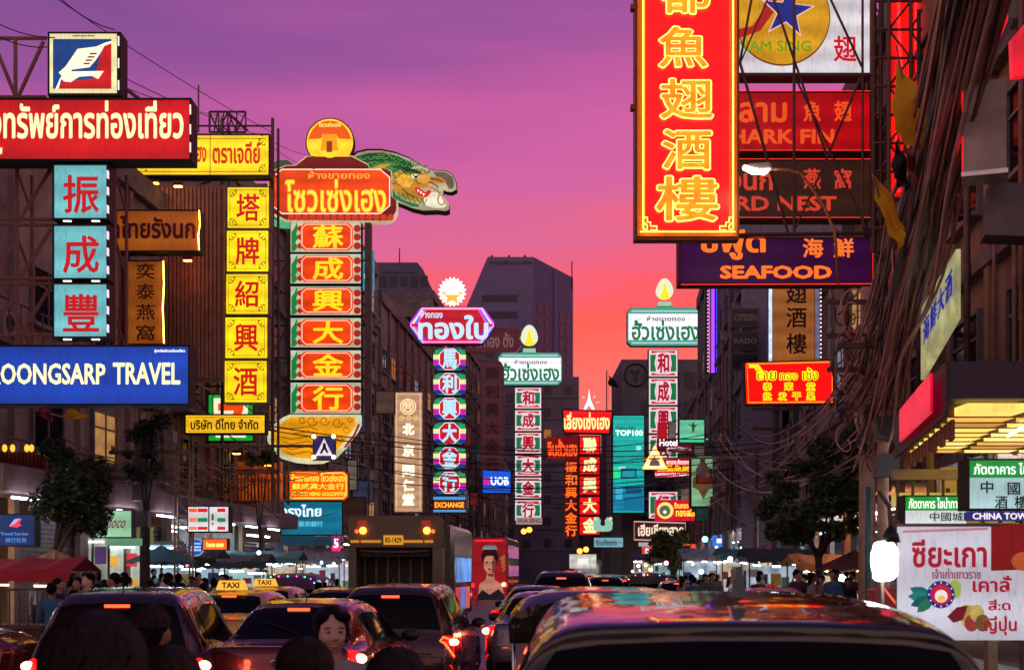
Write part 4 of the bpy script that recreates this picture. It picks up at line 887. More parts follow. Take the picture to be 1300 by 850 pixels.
s.box('face', 897, 558, 950, 572, MT(.18, .17, .22, .7), 0, .25); s.text('BROADWAY HOTEL', 900, 561, 948, 569, MT(.03, .03, .07, .6, 0, 0), None, .03)
s = Sign('restaurant_sign', 'crimson sign with round bear face and yellow words over the brown script board', 'sign', 88, 858, 647)
s.poly('board', [(832, 634), (876, 634), (877, 643), (887, 644), (887, 660), (832, 661)], EM(214, 24, 56, .95, .15), 0, .4)
s.disc('round_face', 844.5, 647.5, 10.5, EM(240, 224, 120, 1.0), .01, .02); s.disc('muzzle', 844, 648, 7, EM(110, 120, 96, .6), .03, .01); s.disc('nose', 844, 649.5, 2.4, EM(235, 235, 220, 1), .04, .01, 12)
s.text('ร้านทอง', 856, 637, 874, 645, EM(255, 222, 60, 1.2), .02, .035); s.text('ทองสมิธ', 858, 646, 885, 655, EM(255, 222, 60, 1.2), .02, .035)
s = Sign('shop_sign', 'brown board with pale pink frame and cream Thai script under the crimson sign', 'sign', 84, 838, 673)
s.box('board', 805, 661, 870, 687, EM(70, 36, 34, .5, .3), 0, .3)
s.line('frame', [(805, 661.5), (870, 663.5), (870, 686.5), (805, 684.5)], 1.5, EM(225, 176, 160, .9), .03, True)
s.text('เฮียเชียงฮวด', 810, 664.5, 868, 680, EM(240, 216, 190, 1.0), None, .04); s.box('under_board', 811, 688, 826, 693, EM(170, 190, 190, .7), 0, .2)
# grey violet building details
for nm, y0, y1, lab in (('CITIZEN', 391, 415, 'upper black watch brand sign on the grey violet building'), ('RADO', 421, 444, 'middle black watch brand sign on the grey violet building'), ('', 448, 468, 'lowest blank black sign on the grey violet building')):
    s = Sign('brand_sign', lab, 'sign', 59.2, 946, (y0+y1)/2, group='black watch signs')
    s.box('cabinet', 928, y0, 964, y1, MT(.1, .09, .1, .5), 0, .3); s.box('face', 930, y0+1.5, 962, y1-1.5, MT(.008, .008, .01, .3, 0, 0), .01, .01)
    if nm: s.text(nm, 932, y0+8, 961, y1-8, MT(.3, .28, .25, .5, 0, 0), .02, .03)
    bar(s.o, (0, .3, 0), (.4, 1.6, 0), .03, METAL, 'bracket')
s = Sign('light_strip', 'violet and blue vertical light strip on the building edge right of the pink sky', 'light', 76, 906, 417)
s.box('channel', 896, 361, 917, 474, DMETAL, 0, .3)
s.box('violet_tube', 903, 362, 907, 473, EM(150, 60, 240, 1.8), .06, .08); s.box('pink_tube', 899.5, 362, 901.3, 473, EM(200, 110, 200, .9), .06, .08); s.box('blue_tube', 909, 362, 911.5, 473, EM(50, 70, 220, 1.6), .06, .08)
for i in range(24): s.disc('bulb', 898.2, 365+i*4.6, .7, EM(255, 200, 230, 2.0), .1, .03, 6)
s = Sign('vertical_sign', 'amber vertical restaurant sign with dark brown characters behind the seafood board', 'sign', 50, 1012, 420)
s.box('cabinet', 977, 350, 1043, 476, MT(.2, .12, .1, .6), -.02, .5); s.box('face', 981, 352, 1034, 476, EM(158, 92, 42, .72, .3), 0, .04)
for c, y in zip('翅酒樓', (372, 403, 436)): s.text(c, 998, y-13, 1024, y+13, MT(.06, .015, .01, .6, 0, 0), None, .03)
s.box('tube_strip', 976, 352, 980, 475, EM(190, 210, 235, 1.2, .5, scale=4), .03, .05); s.box('tube_strip', 1035, 352, 1040, 475, EM(130, 130, 170, .5, .5, scale=4), .03, .05)
for i in range(22): s.disc('bulb', 1041.5, 356+i*5.4, 1.0, EM(255, 235, 220, 1.6), .08, .03, 6)
s = Sign('neon_sign', 'bright red sign with orange neon border and yellow green neon writing', 'sign', 44, 1001, 485, rz=.0)
pb = [(944, 459), (1059, 456), (1059, 513), (947, 514)]
s.poly('cabinet', pb, DMETAL, -.02, .4); s.poly('face', [(946, 461), (1057, 458), (1057, 511), (948, 512)], EM(248, 8, 8, 2.2, .1), 0, .03)
s.line('neon_border', [(948, 462), (1056, 459.5), (1056, 510), (950, 511)], 2.0, EM(255, 110, 30, 2.0), .05, True)
NY = EM(255, 216, 20, 1.5); NG = EM(80, 110, 10, .6)
def halo(s, txt, x0, y0, x1, y1, bold=.1):
    s.text(txt, x0, y0, x1, y1, NY, .03, bold, 'glow_letters'); s.text(txt, x0+1, y0+1, x1-1, y1-1, NG, .045, .0)
halo(s, 'ไทย', 958, 466, 986, 483, .11); halo(s, 'ทอง', 989, 473, 1013, 483, .11); halo(s, 'เซ้ง', 1018, 466, 1039, 483, .11)
s.line('neon_tail', [(951, 465), (962, 465), (966, 471), (967, 480)], 4.5, NY, .04)
for x, c in zip((974, 1001, 1029), '泰荣堂'): halo(s, c, x-6, 485, x+6, 496)
for x, c in zip((974, 993, 1011, 1029), '批发干果'): halo(s, c, x-6, 497.5, x+6, 508.5)
# --- giant red vertical sign (d 28)
D = 27
s = Sign('restaurant_sign', 'giant vertical red sign with gold neon bordered characters, brightest thing above the road', 'sign', D, 872, 130)
s.box('cabinet', 806, -90, 939, 303, MT(.30, .09, .02, .5, .3, .3), -.05, .35)
s.box('tray', 809, -88, 936, 300, MT(.75, .22, .03, .45, 0, .15), .0, .04)  # the neon's orange glow is partly put into the tray colour
s.box('face', 820, -88, 925, 291, EM(226, 6, 10, 2.2, .2, scale=.9), .045, .04)
NO = EM(255, 190, 70, 6.0)
for x in (816, 929.5): s.line('neon_tube', [(x, -88), (x, 293)], 1.7, NO, .12, n=8)
s.line('neon_tube', [(812, 296), (932, 296)], 1.4, NO, .12, n=8)
for sx, x in ((1, 816), (-1, 929.5)):
    pt = [(x, 278), (x+sx*5, 278), (x+sx*5, 284), (x+sx*9, 284), (x+sx*9, 289), (x+sx*17, 289), (x+sx*17, 294), (x+sx*9, 294)]
    s.line('neon_fret', pt, 1.5, NO, .13, n=6); s.line('neon_fret', [(x+sx*1, 285), (x+sx*5, 288), (x+sx*5, 293), (x+sx*1, 293)], 1.3, NO, .13, n=6)
GO = EM(244, 140, 20, 1.2, .5, scale=3); GN2 = EM(255, 226, 110, 1.9)
def brush(c, x0, y0, x1, y1):
    s.text(c, x0-2, y0-2, x1+2, y1+2, GN2, .1, .055, 'neon_outline'); s.text(c, x0, y0, x1, y1, GO, .112, .034, 'character')
for c, x0, y0, x1, y1 in (('都', 838, -32, 900, 20), ('魚', 836, 37, 897, 88), ('翅', 838, 103, 904, 153), ('酒', 840, 167, 902, 217), ('樓', 832, 226, 911, 282)): brush(c, x0, y0, x1, y1)
for y in (8, 135): s.box('side_hook', 801, y-3, 806, y+3, MT(.3, .05, .03), .0, .2)
# --- framed restaurant signs behind the lattice (d 30)
D = 31
s = Sign('restaurant_sign', 'white light box with gold disc and blue star reading NAM SING at the top right', 'sign', D, 1020, 40)
s.lightbox(936, -60, 1104, 93, EM(214, 210, 216, .85, .25), MT(.4, .05, .05), .5, 2.5)
s.disc('gold_disc', 993, 22, 61, EM(120, 60, 20, .7), .012, .01, 64, ry=62); s.disc('gold_disc_face', 993, 22, 59.5, EM(206, 148, 24, .9, .35, scale=1.5), .024, .01, 64, ry=60)
def star(cx, cy, R, r, rot=0): return [(cx+(R if i % 2 == 0 else r)*math.sin(i*math.pi/5+rot), cy-(R if i % 2 == 0 else r)*math.cos(i*math.pi/5+rot)) for i in range(10)]
s.poly('red_swoosh', [(936, 38), (955, 34), (968, 14), (975, -30), (990, -30), (985, 12), (965, 40), (936, 50)], EM(170, 30, 20, .85), .036, .008)
s.poly('star_outline', star(999, 16, 36, 14, .12), EM(230, 180, 190, 1), .046, .006); s.poly('star', star(999, 16, 32, 12.5, .12), EM(24, 44, 130, .8), .054, .006)
s.text('NAM SING', 936, 53, 1029, 67, EM(120, 160, 20, .8), .06, .03)
s.text('翅', 1058, 46, 1087, 79, EM(200, 16, 40, .9), .02, .04); s.text('魚', 1012, -60, 1060, -20, EM(200, 16, 40, .9), .02, .04)
def shopboard(label, y0, y1, face, rim, th, cj, en, col, tx, tcol=None):
    s = Sign('restaurant_sign', label, 'sign', D, 1020, (y0+y1)/2)
    s.lightbox(936, y0, 1104, y1, face, rim, .5, 1.8)
    s.line('neon_edge', [(937, y0-1), (1105.5, y0-1), (1105.5, y1+1), (937, y1+1)], .9, EM(255, 60, 50, 1.2), .07, True)
    h = y1-y0
    s.text(th, *tx[0], col, None, .035)
    for c, x in zip(cj, (1031, 1070)): s.text(c, x-11, y0+h*.14, x+11, y0+h*.5, col, None, .045)
    s.text(en, *tx[1], col, None, .04)
    return s
shopboard('red light box with orange words ending in ARK FIN behind the big vertical sign', 118, 191, EM(196, 10, 22, .62, .4), MT(.05, .02, .02), 'ลาม', '魚翅', 'SHARK FIN', EM(236, 84, 30, .85), ((938, 130, 999, 156), (912, 164, 1059, 183)))
shopboard('dark brown dim box with red words ending in RD NEST', 204, 276, EM(58, 34, 26, .6, .3), MT(.05, .02, .02), 'รังนก', '燕窩', 'BIRD NEST', EM(206, 60, 40, .9), ((908, 212, 981, 242), (908, 249, 1062, 268)))  # brown face has a faint glow of its own
s = Sign('restaurant_sign', 'purple light box with orange words reading SEAFOOD', 'sign', D-.3, 985, 331)
s.lightbox(863.5, 303, 1105, 359, EM(60, 10, 66, .6, .4), MT(.25, .03, .04), .5, 1.5)
OS = EM(252, 112, 34, 1.1)
s.text('ซีฟู้ด', 888, 288, 972, 330, OS, None, .04); s.text('海', 1019, 302, 1045, 327, OS, None, .045); s.text('鮮', 1058, 302, 1084, 327, OS, None, .045)
s.text('SEAFOOD', 914, 337, 1056, 354, OS, None, .06)
s.line('neon_edge', [(1107, 303), (1107, 361), (864, 362)], 1, EM(255, 60, 40, 1.3), .08)
# lattice in front of those signs
t = thing('sign_scaffold', 'brown steel lattice crossing in front of the restaurant light boxes', 'scaffold', P(1020, 300, 30.3))
k = 30.3/F; kk = lambda x, y, dy=0: Vector(((x-1020)*k, dy, (300-y)*k))
LM = MT(.20, .13, .10, .6, .5, .4)
for a, b, r in (((938, 96), (1110, 96), .035), ((860, 300), (1112, 296), .05), ((1008, -60), (1008, 300), .035), ((1095, -60), (1095, 295), .03), ((940, 75), (965, -60), .03), ((938, 75), (1000, 295), .035),
                ((962, -60), (1050, 200), .03), ((1008, 95), (1100, 290), .025), ((1050, -10), (1094, 85), .03), ((1094, 95), (1048, 205), .03), ((1048, 205), (1010, 290), .025), ((1000, -60), (940, 80), .02)):
    bar(t, kk(*a), kk(*b), r, LM, 'bar')
bar(t, kk(1109, -60), kk(1109, 320), .07, LM, 'upright', 6); bar(t, kk(1118, -60), kk(1118, 320), .05, LM, 'upright', 6)
for y in range(-50, 320, 28):
    bar(t, kk(1109, y), kk(1118, y+14), .02, LM, 'brace')
# upper right scaffold tower with red neon glow behind
t = thing('sign_scaffold', 'tall steel frame with cross braces on the right facade behind the yellow flags', 'scaffold', P(1150, 150, 28.2))
k = 28.2/F; kk = lambda x, y, dy=0: Vector(((x-1150)*k, dy, (150-y)*k))
for x in (1128, 1156, 1176): bar(t, kk(x, -80), kk(x, 330), .05, LM, 'upright')
for i, y in enumerate(range(-70, 330, 36)):
    bar(t, kk(1110, y), kk(1176, y), .035, LM, 'rail')
    for x0, x1 in ((1128, 1156), (1156, 1176)): bar(t, kk(x0, y if i % 2 else y+36), kk(x1, y+36 if i % 2 else y), .028, LM, 'brace')
s = Sign('neon_sign', 'partly hidden red neon strip glowing behind the steel frame at the upper right', 'sign', 28.8, 1149, 90)
s.box('board', 1130, -80, 1166, 250, MT(.5, .12, .1, .6), 0, .3)
s.line('red_tube', [(1141, -70), (1139, 20), (1142, 90), (1137, 170), (1139, 245)], 4.5, EM(240, 14, 14, 9), .1, n=8); s.line('red_tube', [(1153, -70), (1155, 40), (1152, 130), (1154, 245)], 4.5, EM(240, 14, 14, 9), .1, n=8)
s.line('red_tube', [(1161, -70), (1160, 60), (1162, 240)], 2, EM(240, 14, 14, 9), .1, n=8)
s = Sign('restaurant_sign', 'small red sign with yellow marks behind the utility pole', 'sign', 31, 1131, 480)
s.box('face', 1122, 455, 1142, 512, EM(222, 20, 14, .9, .2), 0, .3); s.text('泰', 1133, 468, 1141, 482, EM(255, 190, 40, 1.2), None, .04); s.text('豐', 1133, 486, 1141, 500, EM(255, 190, 40, 1.2), None, .04)
# ================================================================== STREET FURNITURE, CABLES, TREES, STALLS
def cable(pts, r=.014, mat=CABLE, label=None, group=None, sag=0.0, n=14, name='overhead_cable'):
    a = [Vector(q) for q in pts]
    if len(a) == 2:
        out = [a[0].lerp(a[1], i/n)-Vector((0, 0, 4*sag*(i/n)*(1-i/n))) for i in range(n+1)]
    else:
        out = []
        for i in range(len(a)-1):
            p0 = a[max(0, i-1)]; p1 = a[i]; p2 = a[i+1]; p3 = a[min(len(a)-1, i+2)]
            for j in range(5):
                t = j/5; out.append(.5*((2*p1)+(p2-p0)*t+(2*p0-5*p1+4*p2-p3)*t*t+(3*p1-p0-3*p2+p3)*t**3))
        out.append(a[-1])
    o = MB().tube(out, r, 5).build(name, mat)
    return tag(o, label, 'cable', group)
WC = [MT(0.06, 0.03, 0.03, 0.35), MT(0.62, 0.22, 0.18, 0.35), MT(0.7, 0.40, 0.32, 0.4), MT(0.03, 0.025, 0.03, .4)]  # red sign light is put into the reddish and pink cable colours
# bundle sweeping from the right utility pole up towards the viewer
for i in range(62):
    fx = random.uniform(0, 1); fy = random.uniform(-1, 1)
    a = P(1080+random.uniform(-6, 44), 500+random.uniform(-70, 100), 27.6+random.uniform(-.3, .3))
    b = P(1205+fx*105, -70, 11+random.uniform(-.5, .8))
    W_ = lambda f, e: a.lerp(b, f)+Vector((random.uniform(-.04, .20)*e, 0, random.uniform(-.14, .08)*e))
    ri = random.randrange(5); ci = random.randrange(4)
    cable([a, W_(.2, 1.2), W_(.4, 1), W_(.58, .8), W_(.78, .55), b], (.010, .013, .017, .022, .03)[ri], WC[ci], '%s %s cable in the bundle sweeping up from the right utility pole' % (('very thin', 'thin', 'medium', 'thick', 'thickest')[ri], ('brown black', 'glow tinted red', 'glow tinted pink', 'black')[ci]), 'cables of the bundle above the right pavement')
for i in range(9):
    f_ = .12+i*.085; a = P(1096, 505, 27.6); b = P(1255, -70, 11.3); c = a.lerp(b, f_)+Vector((random.uniform(-.1, .2), -.1, random.uniform(-.1, .1))); dd = (b-a).normalized()*.16
    tag(MB().tube([c-dd, c-dd*.8, c+dd*.8, c+dd], [.02, .05, .05, .02], 8).build('cable_joint', BLACK), 'black splice sleeve clamped round the cables of the upper right bundle', 'cable joint', 'splice sleeves on the right bundle')
# loose loops round the pole head
for i in range(40):
    c = P(1100+random.uniform(-36, 34), 480+random.uniform(-100, 110), 27.3+random.uniform(-.3, .2)); r = random.uniform(.15, .42)
    ph = random.random()*6; ax = random.uniform(.4, 1)
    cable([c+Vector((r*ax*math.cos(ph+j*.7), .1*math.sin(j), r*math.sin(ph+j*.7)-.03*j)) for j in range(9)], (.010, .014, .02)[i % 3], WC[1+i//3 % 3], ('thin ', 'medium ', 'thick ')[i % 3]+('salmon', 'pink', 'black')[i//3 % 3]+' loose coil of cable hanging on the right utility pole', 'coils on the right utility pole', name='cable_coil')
# drooping cables from the pole back down the street
for i in range(20):
    a = P(1100+random.uniform(-12, 20), 520+random.uniform(-100, 70), 27.5); b = P(925+random.uniform(-25, 30), 560+random.uniform(-40, 70), 66+random.uniform(-6, 6))
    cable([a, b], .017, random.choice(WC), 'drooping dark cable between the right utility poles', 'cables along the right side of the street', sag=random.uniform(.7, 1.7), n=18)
for i in range(12):
    a = P(930+random.uniform(-15, 25), 575+random.uniform(-30, 60), 66); b = P(812+random.uniform(-20, 30), 640+random.uniform(-30, 30), 150)
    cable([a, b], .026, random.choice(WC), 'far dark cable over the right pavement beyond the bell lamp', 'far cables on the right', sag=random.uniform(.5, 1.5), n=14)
# wires crossing the road
for i, (y0, y1, d) in enumerate(((528, 548, 48), (533, 556, 48), (560, 562, 60), (566, 574, 60), (578, 584, 60), (545, 540, 75), (590, 600, 75), (604, 596, 90), (575, 560, 90), (612, 606, 110), (620, 614, 110), (598, 585, 60))):
    k = d/F; x0 = LW(d); x1 = RW(d)
    a = Vector((x0+.3, d, CH+(HY-y0)*k)); b = Vector((x1-.3, d+4, CH+(HY-y1)*k))
    cable([a, b], .012+d*.0002, CABLE, 'thin black wire strung across the street between the sign columns', 'wires across the street', sag=.25+.01*d, n=16)
for (a, b) in ((P(-20, 20, 28), P(70, 48, 28)), (P(60, -10, 30), P(345, 168, 46)), (P(-20, 36, 28), P(60, 60, 28)), (P(150, 95, 29), P(345, 176, 46)), (P(150, 108, 29), P(300, 150, 46)), (P(70, -8, 28), P(146, 38, 28.4)), (P(345, 180, 46), P(412, 200, 55)), (P(345, 186, 46), P(400, 215, 55))):
    cable([a, b], .012, CABLE, 'thin wire against the violet sky at the upper left', 'wires at the upper left', sag=.12)
for i in range(14):   # swags along the left facade above the awnings
    y = random.uniform(505, 640); d0 = random.uniform(30, 34); d1 = random.uniform(46, 60)
    a = Vector((LW(d0)+1.2, d0, CH+(HY-y)/F*d0)); b = Vector((LW(d1)+1.3, d1, CH+(HY-random.uniform(585, 640))/F*d1))
    cable([a, b], .018, random.choice(WC[:1]+WC[3:]), 'dark cable swagging along the left shopfronts above the awnings', 'cables along the left shopfronts', sag=random.uniform(.3, 1.0), n=16)
for i in range(12):
    a = P(185+random.uniform(-6, 8), 560+random.uniform(-30, 60), 36); b = P(random.uniform(260, 440), random.uniform(585, 650), 55)
    cable([a, b], .016, WC[3], 'dark cable running from the tangled left pole to the far shopfronts', 'cables from the tangled left pole', sag=random.uniform(.3, .9), n=14)

def pole(x, d, h, r, label, col=CONC, arms=3, name='utility_pole'):
    t = thing(name, label, 'utility pole', (x, d, .13))
    MB().tube([(0, 0, 0), (0, 0, h)], r, 10, r1=r*.7).build('pole', col, t)
    for i in range(arms):
        z = h-.4-i*.7
        MB().box(-.9, -r-.08, z, .9, -r-.001, z+.1).build('crossarm', METAL, t)
        for x2 in (-.8, -.4, .4, .8): MB().tube([(x2, -r-.04, z+.1), (x2, -r-.04, z+.22)], .05, 8).build('insulator', MT(.3, .2, .16, .3), t)
    for i in range(3): MB().box(-.22, -r-.28, h*.55+i*.7, .2, -r*.9, h*.55+i*.7+.42, 0).build('junction_box', MT(.12, .11, .1, .5), t)
    return t
t = pole(P(1101, 0, 28).x, 28, 7.6, .2, 'concrete utility pole loaded with cables on the right pavement', MT(.6, .36, .27, .8, 0, .4, 3, .3))  # orange light is put into the concrete's colour
pole(P(1121, 0, 25).x, 25, 6.2, .13, 'second slimmer pole with orange light in its colour beside the loaded pole', MT(.6, .38, .27, .8, 0, .4, 3, .3), 1)  # this pole's colour holds the orange light too
t = thing('drain_pipe', 'teal painted vertical pipe on the right utility pole', 'pipe', (P(1108, 0, 27).x, 27.4, .13)); MB().tube([(0, 0, 0), (0, 0, 2.2), (.02, 0, 3.4)], .05, 8).build('pipe', MT(.04, .2, .2, .5), t)
pole(P(925, 0, 66).x, 66, 9.0, .2, 'utility pole with transformer boxes half way down the right side', MT(.16, .12, .11, .8))
t = thing('transformer', 'grey transformer can hanging on the distant right utility pole', 'transformer', P(935, 645, 65)); MB().tube([(0, 0, -.9), (0, 0, .6)], .45, 12).build('tank', MT(.2, .18, .16, .6), t); MB().box(-.9, -.2, .61, .9, .2, .8).build('bracket', METAL, t)
pole(P(985, 0, 48).x, 48, 7.8, .16, 'thin dark pole behind the right street tree', MT(.12, .09, .09, .8), 2)
t = pole(P(184, 0, 36).x, 36, 5.2, .16, 'left pole smothered in creeper and tangled cables', MT(.1, .08, .07, .9), 2)
# lattice mast, pale orange
t = thing('lattice_mast', 'pale orange lattice mast on the left pavement', 'mast', (P(231, 0, 39).x, 39, .13))
LMt = MT(.42, .26, .18, .6, .2, .3)
for dx in (-.22, .22):
    for dy in (0, .4): bar(t, (dx, dy, 0), (dx, dy, 5.1), .035, LMt, 'leg')
for i in range(9):
    z = .2+i*.52
    bar(t, (-.22, 0, z), (.22, 0, z+.5 if i % 2 else z), .018, LMt, 'brace'); bar(t, (.22, 0, z), (-.22, 0, z+.5), .018, LMt, 'brace'); bar(t, (.22, 0, z), (.22, .4, z+.5), .018, LMt, 'brace')
# --- flags
def flag(label, d, pts, mat, pole_pts, name='flag', mark=None):
    t = thing(name, label, 'flag', P(*pole_pts[0], d))
    k = d/F; o = lambda x, y, dy=0: Vector(((x-pole_pts[0][0])*k, dy, (pole_pts[0][1]-y)*k))
    bar(t, o(*pole_pts[0]), o(*pole_pts[1]), .012, METAL, 'staff')
    # cloth as a grid over a quad (4 corners), rippled
    A, B, C_, D_ = pts; n = 14; m = MB(); vs = []
    for i in range(n+1):
        for j in range(n+1):
            u = i/n; v = j/n
            x = (A[0]*(1-u)+B[0]*u)*(1-v)+(D_[0]*(1-u)+C_[0]*u)*v; y = (A[1]*(1-u)+B[1]*u)*(1-v)+(D_[1]*(1-u)+C_[1]*u)*v
            x += 2.2*math.sin(v*7+u*3)*v; vs.append(o(x, y, .08*math.sin(u*9+v*4)+.04*math.sin(v*13)))
    m.add(vs, [(i*(n+1)+j, (i+1)*(n+1)+j, (i+1)*(n+1)+j+1, i*(n+1)+j+1) for i in range(n) for j in range(n)], True)
    m.build('cloth', mat, t)
    if mark: MB().tube([o(mark[0]+4.5*math.cos(a*math.pi/8), mark[1]+5.5*math.sin(a*math.pi/8), -.13) for a in range(16)], .02, 5, True).build('emblem', MT(.1, .06, .02, .7), t)
    return t
YF = MT(.98, .62, .02, .8, 0, .1); YF.node_tree.nodes['Principled BSDF'].inputs['Transmission Weight'].default_value = 0
_t = YF.node_tree; _tr = N(_t, 'ShaderNodeBsdfTranslucent'); _tr.inputs['Color'].default_value = (.95, .6, .05, 1); _ms = N(_t, 'ShaderNodeMixShader'); _ms.inputs[0].default_value = .5
_t.links.new(_t.nodes['Principled BSDF'].outputs[0], _ms.inputs[1]); _t.links.new(_tr.outputs[0], _ms.inputs[2]); _t.links.new(_ms.outputs[0], [q for q in _t.nodes if q.type == 'OUTPUT_MATERIAL'][0].inputs[0]) 
flag('upper yellow flag hanging from the right steel frame', 15, ((1141, 72), (1183, 152), (1170, 196), (1133, 168)), YF, ((1138, 58), (1146, 100)), mark=(1163, 134))
flag('lower yellow flag hanging below the first, left of the cables', 15.5, ((1107, 208), (1150, 288), (1142, 318), (1118, 276)), YF, ((1105, 204), (1116, 250)))
flag('dark limp flag under the upper yellow flag', 15.2, ((1140, 172), (1156, 232), (1150, 243), (1132, 228)), MT(.02, .02, .03, .9), ((1139, 166), (1142, 190)))
flag('small red and white flag beside the dark limp flag', 15.3, ((1150, 180), (1168, 222), (1160, 236), (1146, 196)), MT(.5, .1, .1, .9), ((1150, 172), (1152, 196)))
flag('yellow flag on a slanted staff under the blue travel sign', 33, ((88, 516), (112, 528), (106, 533), (78, 530)), YF, ((92, 514), (70, 530)))
flag('red white and blue flag drooping under the blue travel sign', 33, ((45, 516), (64, 516), (68, 538), (54, 530)), MT(.45, .08, .12, .9), ((44, 514), (66, 514)))
flag('black flag on a roof pole against the pink sky', 140, ((773, 476), (784, 486), (784, 492), (773, 490)), MT(.015, .01, .01, .9), ((772.5, 474), (772.5, 512)))
# --- cabinet box hanging upper right
t = thing('hanging_box', 'grey box with red glowing side hanging at the upper right among the cables', 'box', P(1250, 160, 13.5), -.35)
k = 13.5/F
MB().box(-26*k, 0, -56*k, 26*k, .35, 58*k).build('case', MT(.5, .42, .38, .5, .0, .3), t)
MB().box(-26*k-.012, .03, -52*k, -26*k-.002, .32, 54*k).build('red_side', EM(226, 30, 34, 1.0, .3), t)
MB().box(-28*k, -.02, -62*k, 28*k, .37, -56*k-.002).build('base', CHROME, t)
MB().tube([(0, .15, 58*k), (.1, .2, 95*k), (.25, .4, 150*k)], .025, 6).build('hanger', METAL, t)
s = Sign('neon_sign', 'red neon fragment glowing in the upper right corner behind cables', 'sign', 16, 1280, 60)
s.poly('face', [(1264, -40), (1278, -40), (1280, 40), (1268, 62)], EM(230, 10, 20, 1, .3), 0, .1); s.poly('face', [(1284, 50), (1310, 20), (1310, 95), (1286, 98)], EM(214, 20, 40, 1, .3), 0, .1)
t = thing('speaker_case', 'dull grey slanted case below the hanging box at the upper right', 'box', P(1276, 260, 14), -.2); MB().prism([(-.2, -.3), (.25, -.34), (.25, .2), (-.14, .26)], 0, .4).build('case', MT(.16, .13, .13, .6), t)
# slanted yellow and blue sign
t = thing('slanted_sign', 'yellow sign with blue characters seen at a steep angle on the right', 'sign', P(1169, 440, 20))
A = [P(1169, 392, 20), P(1169, 482, 20), P(1214, 404, 18.2), P(1214, 316, 18.2)]; off = t.location
n = ((A[2]-A[1]).cross(A[0]-A[1])).normalized(); n = n if n.dot(Vector((0, 0, CH))-A[1]) > 0 else -n
vs = [q-off for q in A]+[q-off-n*.06 for q in A]
MB().add(vs, [(0, 1, 2, 3), (7, 6, 5, 4), (0, 4, 5, 1), (1, 5, 6, 2), (2, 6, 7, 3), (3, 7, 4, 0)]).build('face', EM(190, 188, 130, .6, .6, scale=3), t)
ex = (A[2]-A[1]); ey = (A[0]-A[1])
for j, c in enumerate('海鮮大酒'):
    me_V, me_F, x0, x1, y0, y1 = text_mesh(c, .05)
    def mp2(x, y): return A[1]+ex*(.12+j*.21+.19*(x-x0)/(x1-x0))+ey*(.36+.36*(y-y0)/(y1-y0))+n*.02-off
    me = bpy.data.meshes.new('character'); me.from_pydata([mp2(x, y)+n*z for x, y, z in me_V], [], me_F); me.materials.append(EM(46, 44, 150, .7)); link('character', me, t)
# --- restaurant canopy at right
t = thing('restaurant_canopy', 'dark restaurant canopy with red edge panel and yellow lit ceiling on the right', 'canopy', (4.6, 14, 0))
e0 = Vector((0, 0)); e1 = Vector((.98, 5.2)); wx = 4.2
def quadbox(a, b, c, d, z0, z1): return prism_xy([a, b, c, d], z0, z1)
quadbox((0, 0), (wx, 0), (wx, 5.2), (.98, 5.2), 3.62, 3.98).build('roof_slab', MT(.03, .022, .03, .5, .2), t)
quadbox((-.06, -.1), (wx, -.1), (wx, -.005), (-.06, -.005), 3.6, 3.98).build('front_fascia', MT(.05, .035, .055, .6), t)
quadbox((-.10, -.1), (-.065, -.1), (.915, 5.2), (.88, 5.2), 3.42, 3.98).build('side_board', MT(.06, .03, .04, .6), t)
quadbox((-.135, .3), (-.105, .3), (.52, 3.6), (.49, 3.6), 3.5, 3.92).build('red_panel', EM(226, 10, 60, .95, .3), t)
for i in range(9):   # ceiling light panels between joists
    y = .25+i*.56
    x0 = .98*y/5.2+.1
    for j in range(5):
        xx = x0+.1+j*.78
        if xx+.62 > wx: break
        MB().box(xx, y, 3.50, xx+.62, y+.42, 3.59).build('ceiling_panel', EM(*random.choice(((214, 176, 84), (190, 140, 60), (150, 100, 40), (235, 205, 120))), 2.0, .3), t)
    MB().box(x0, y+.45, 3.49, wx, y+.49, 3.61).build('joist', MT(.2, .1, .05, .6), t)
for i in range(7): MB().tube([(1.05+i*.42, .4, 3.44), (1.05+i*.42+.35, 2.2, 3.44)], .02, 6).build('ceiling_tube', EM(255, 244, 214, 3.0), t)
for i in range(14):   # scalloped red valance fringe
    y = .2+i*.36; x = .98*y/5.2
    quadbox((x+.02, y), (x+.06, y), (x+.1, y+.22), (x+.06, y+.22), 3.2+.05*(i % 2), 3.41).build('valance', MT(.3, .12, .07, .8), t)
for x, y in ((3.9, 4.9), (3.9, .1), (1.3, 4.9)): MB().tube([(x, y, .13), (x, y, 3.5)], .05, 8).build('post', METAL, t)
MB().box(1.6, 5.3, 2.5, 3.9, 5.4, 3.3).build('back_panel', EM(200, 160, 70, .35, .5, scale=2), t)
for i in range(9): MB().box(1.65+i*.25, 5.26, 2.5, 1.70+i*.25, 5.29, 3.0).build('baluster', MT(.1, .06, .03), t)
t = thing('terrace_railing', 'cream railing and lintel under the right canopy', 'railing', P(1180, 610, 18.5))
MB().box(-.5, 0, .02, 1.2, .12, .16).build('lintel', MT(.5, .4, .28, .7), t); MB().box(-.5, .05, -.35, 1.2, .09, -.16).build('lower_panel', EM(210, 190, 100, .5, .4), t)
for i in range(8): MB().box(-.45+i*.21, 0, -.36, -.42+i*.21, .04, .018).build('baluster', MT(.15, .1, .06), t)
s = Sign('restaurant_sign', 'large white and green light box with Thai and Chinese words at the right edge', 'sign', 15.5, 1270, 622)
s.lightbox(1230, 584, 1312, 645, EM(168, 208, 214, .8, .25, scale=2), DMETAL, .3, 2)
s.box('green_band', 1230, 584, 1312, 606, EM(12, 132, 56, .9, .2), .012, .01); s.text('ภัตตาคาร ไชน่า', 1235, 587, 1318, 602, EM(235, 250, 240, 1.1), .026, .02)
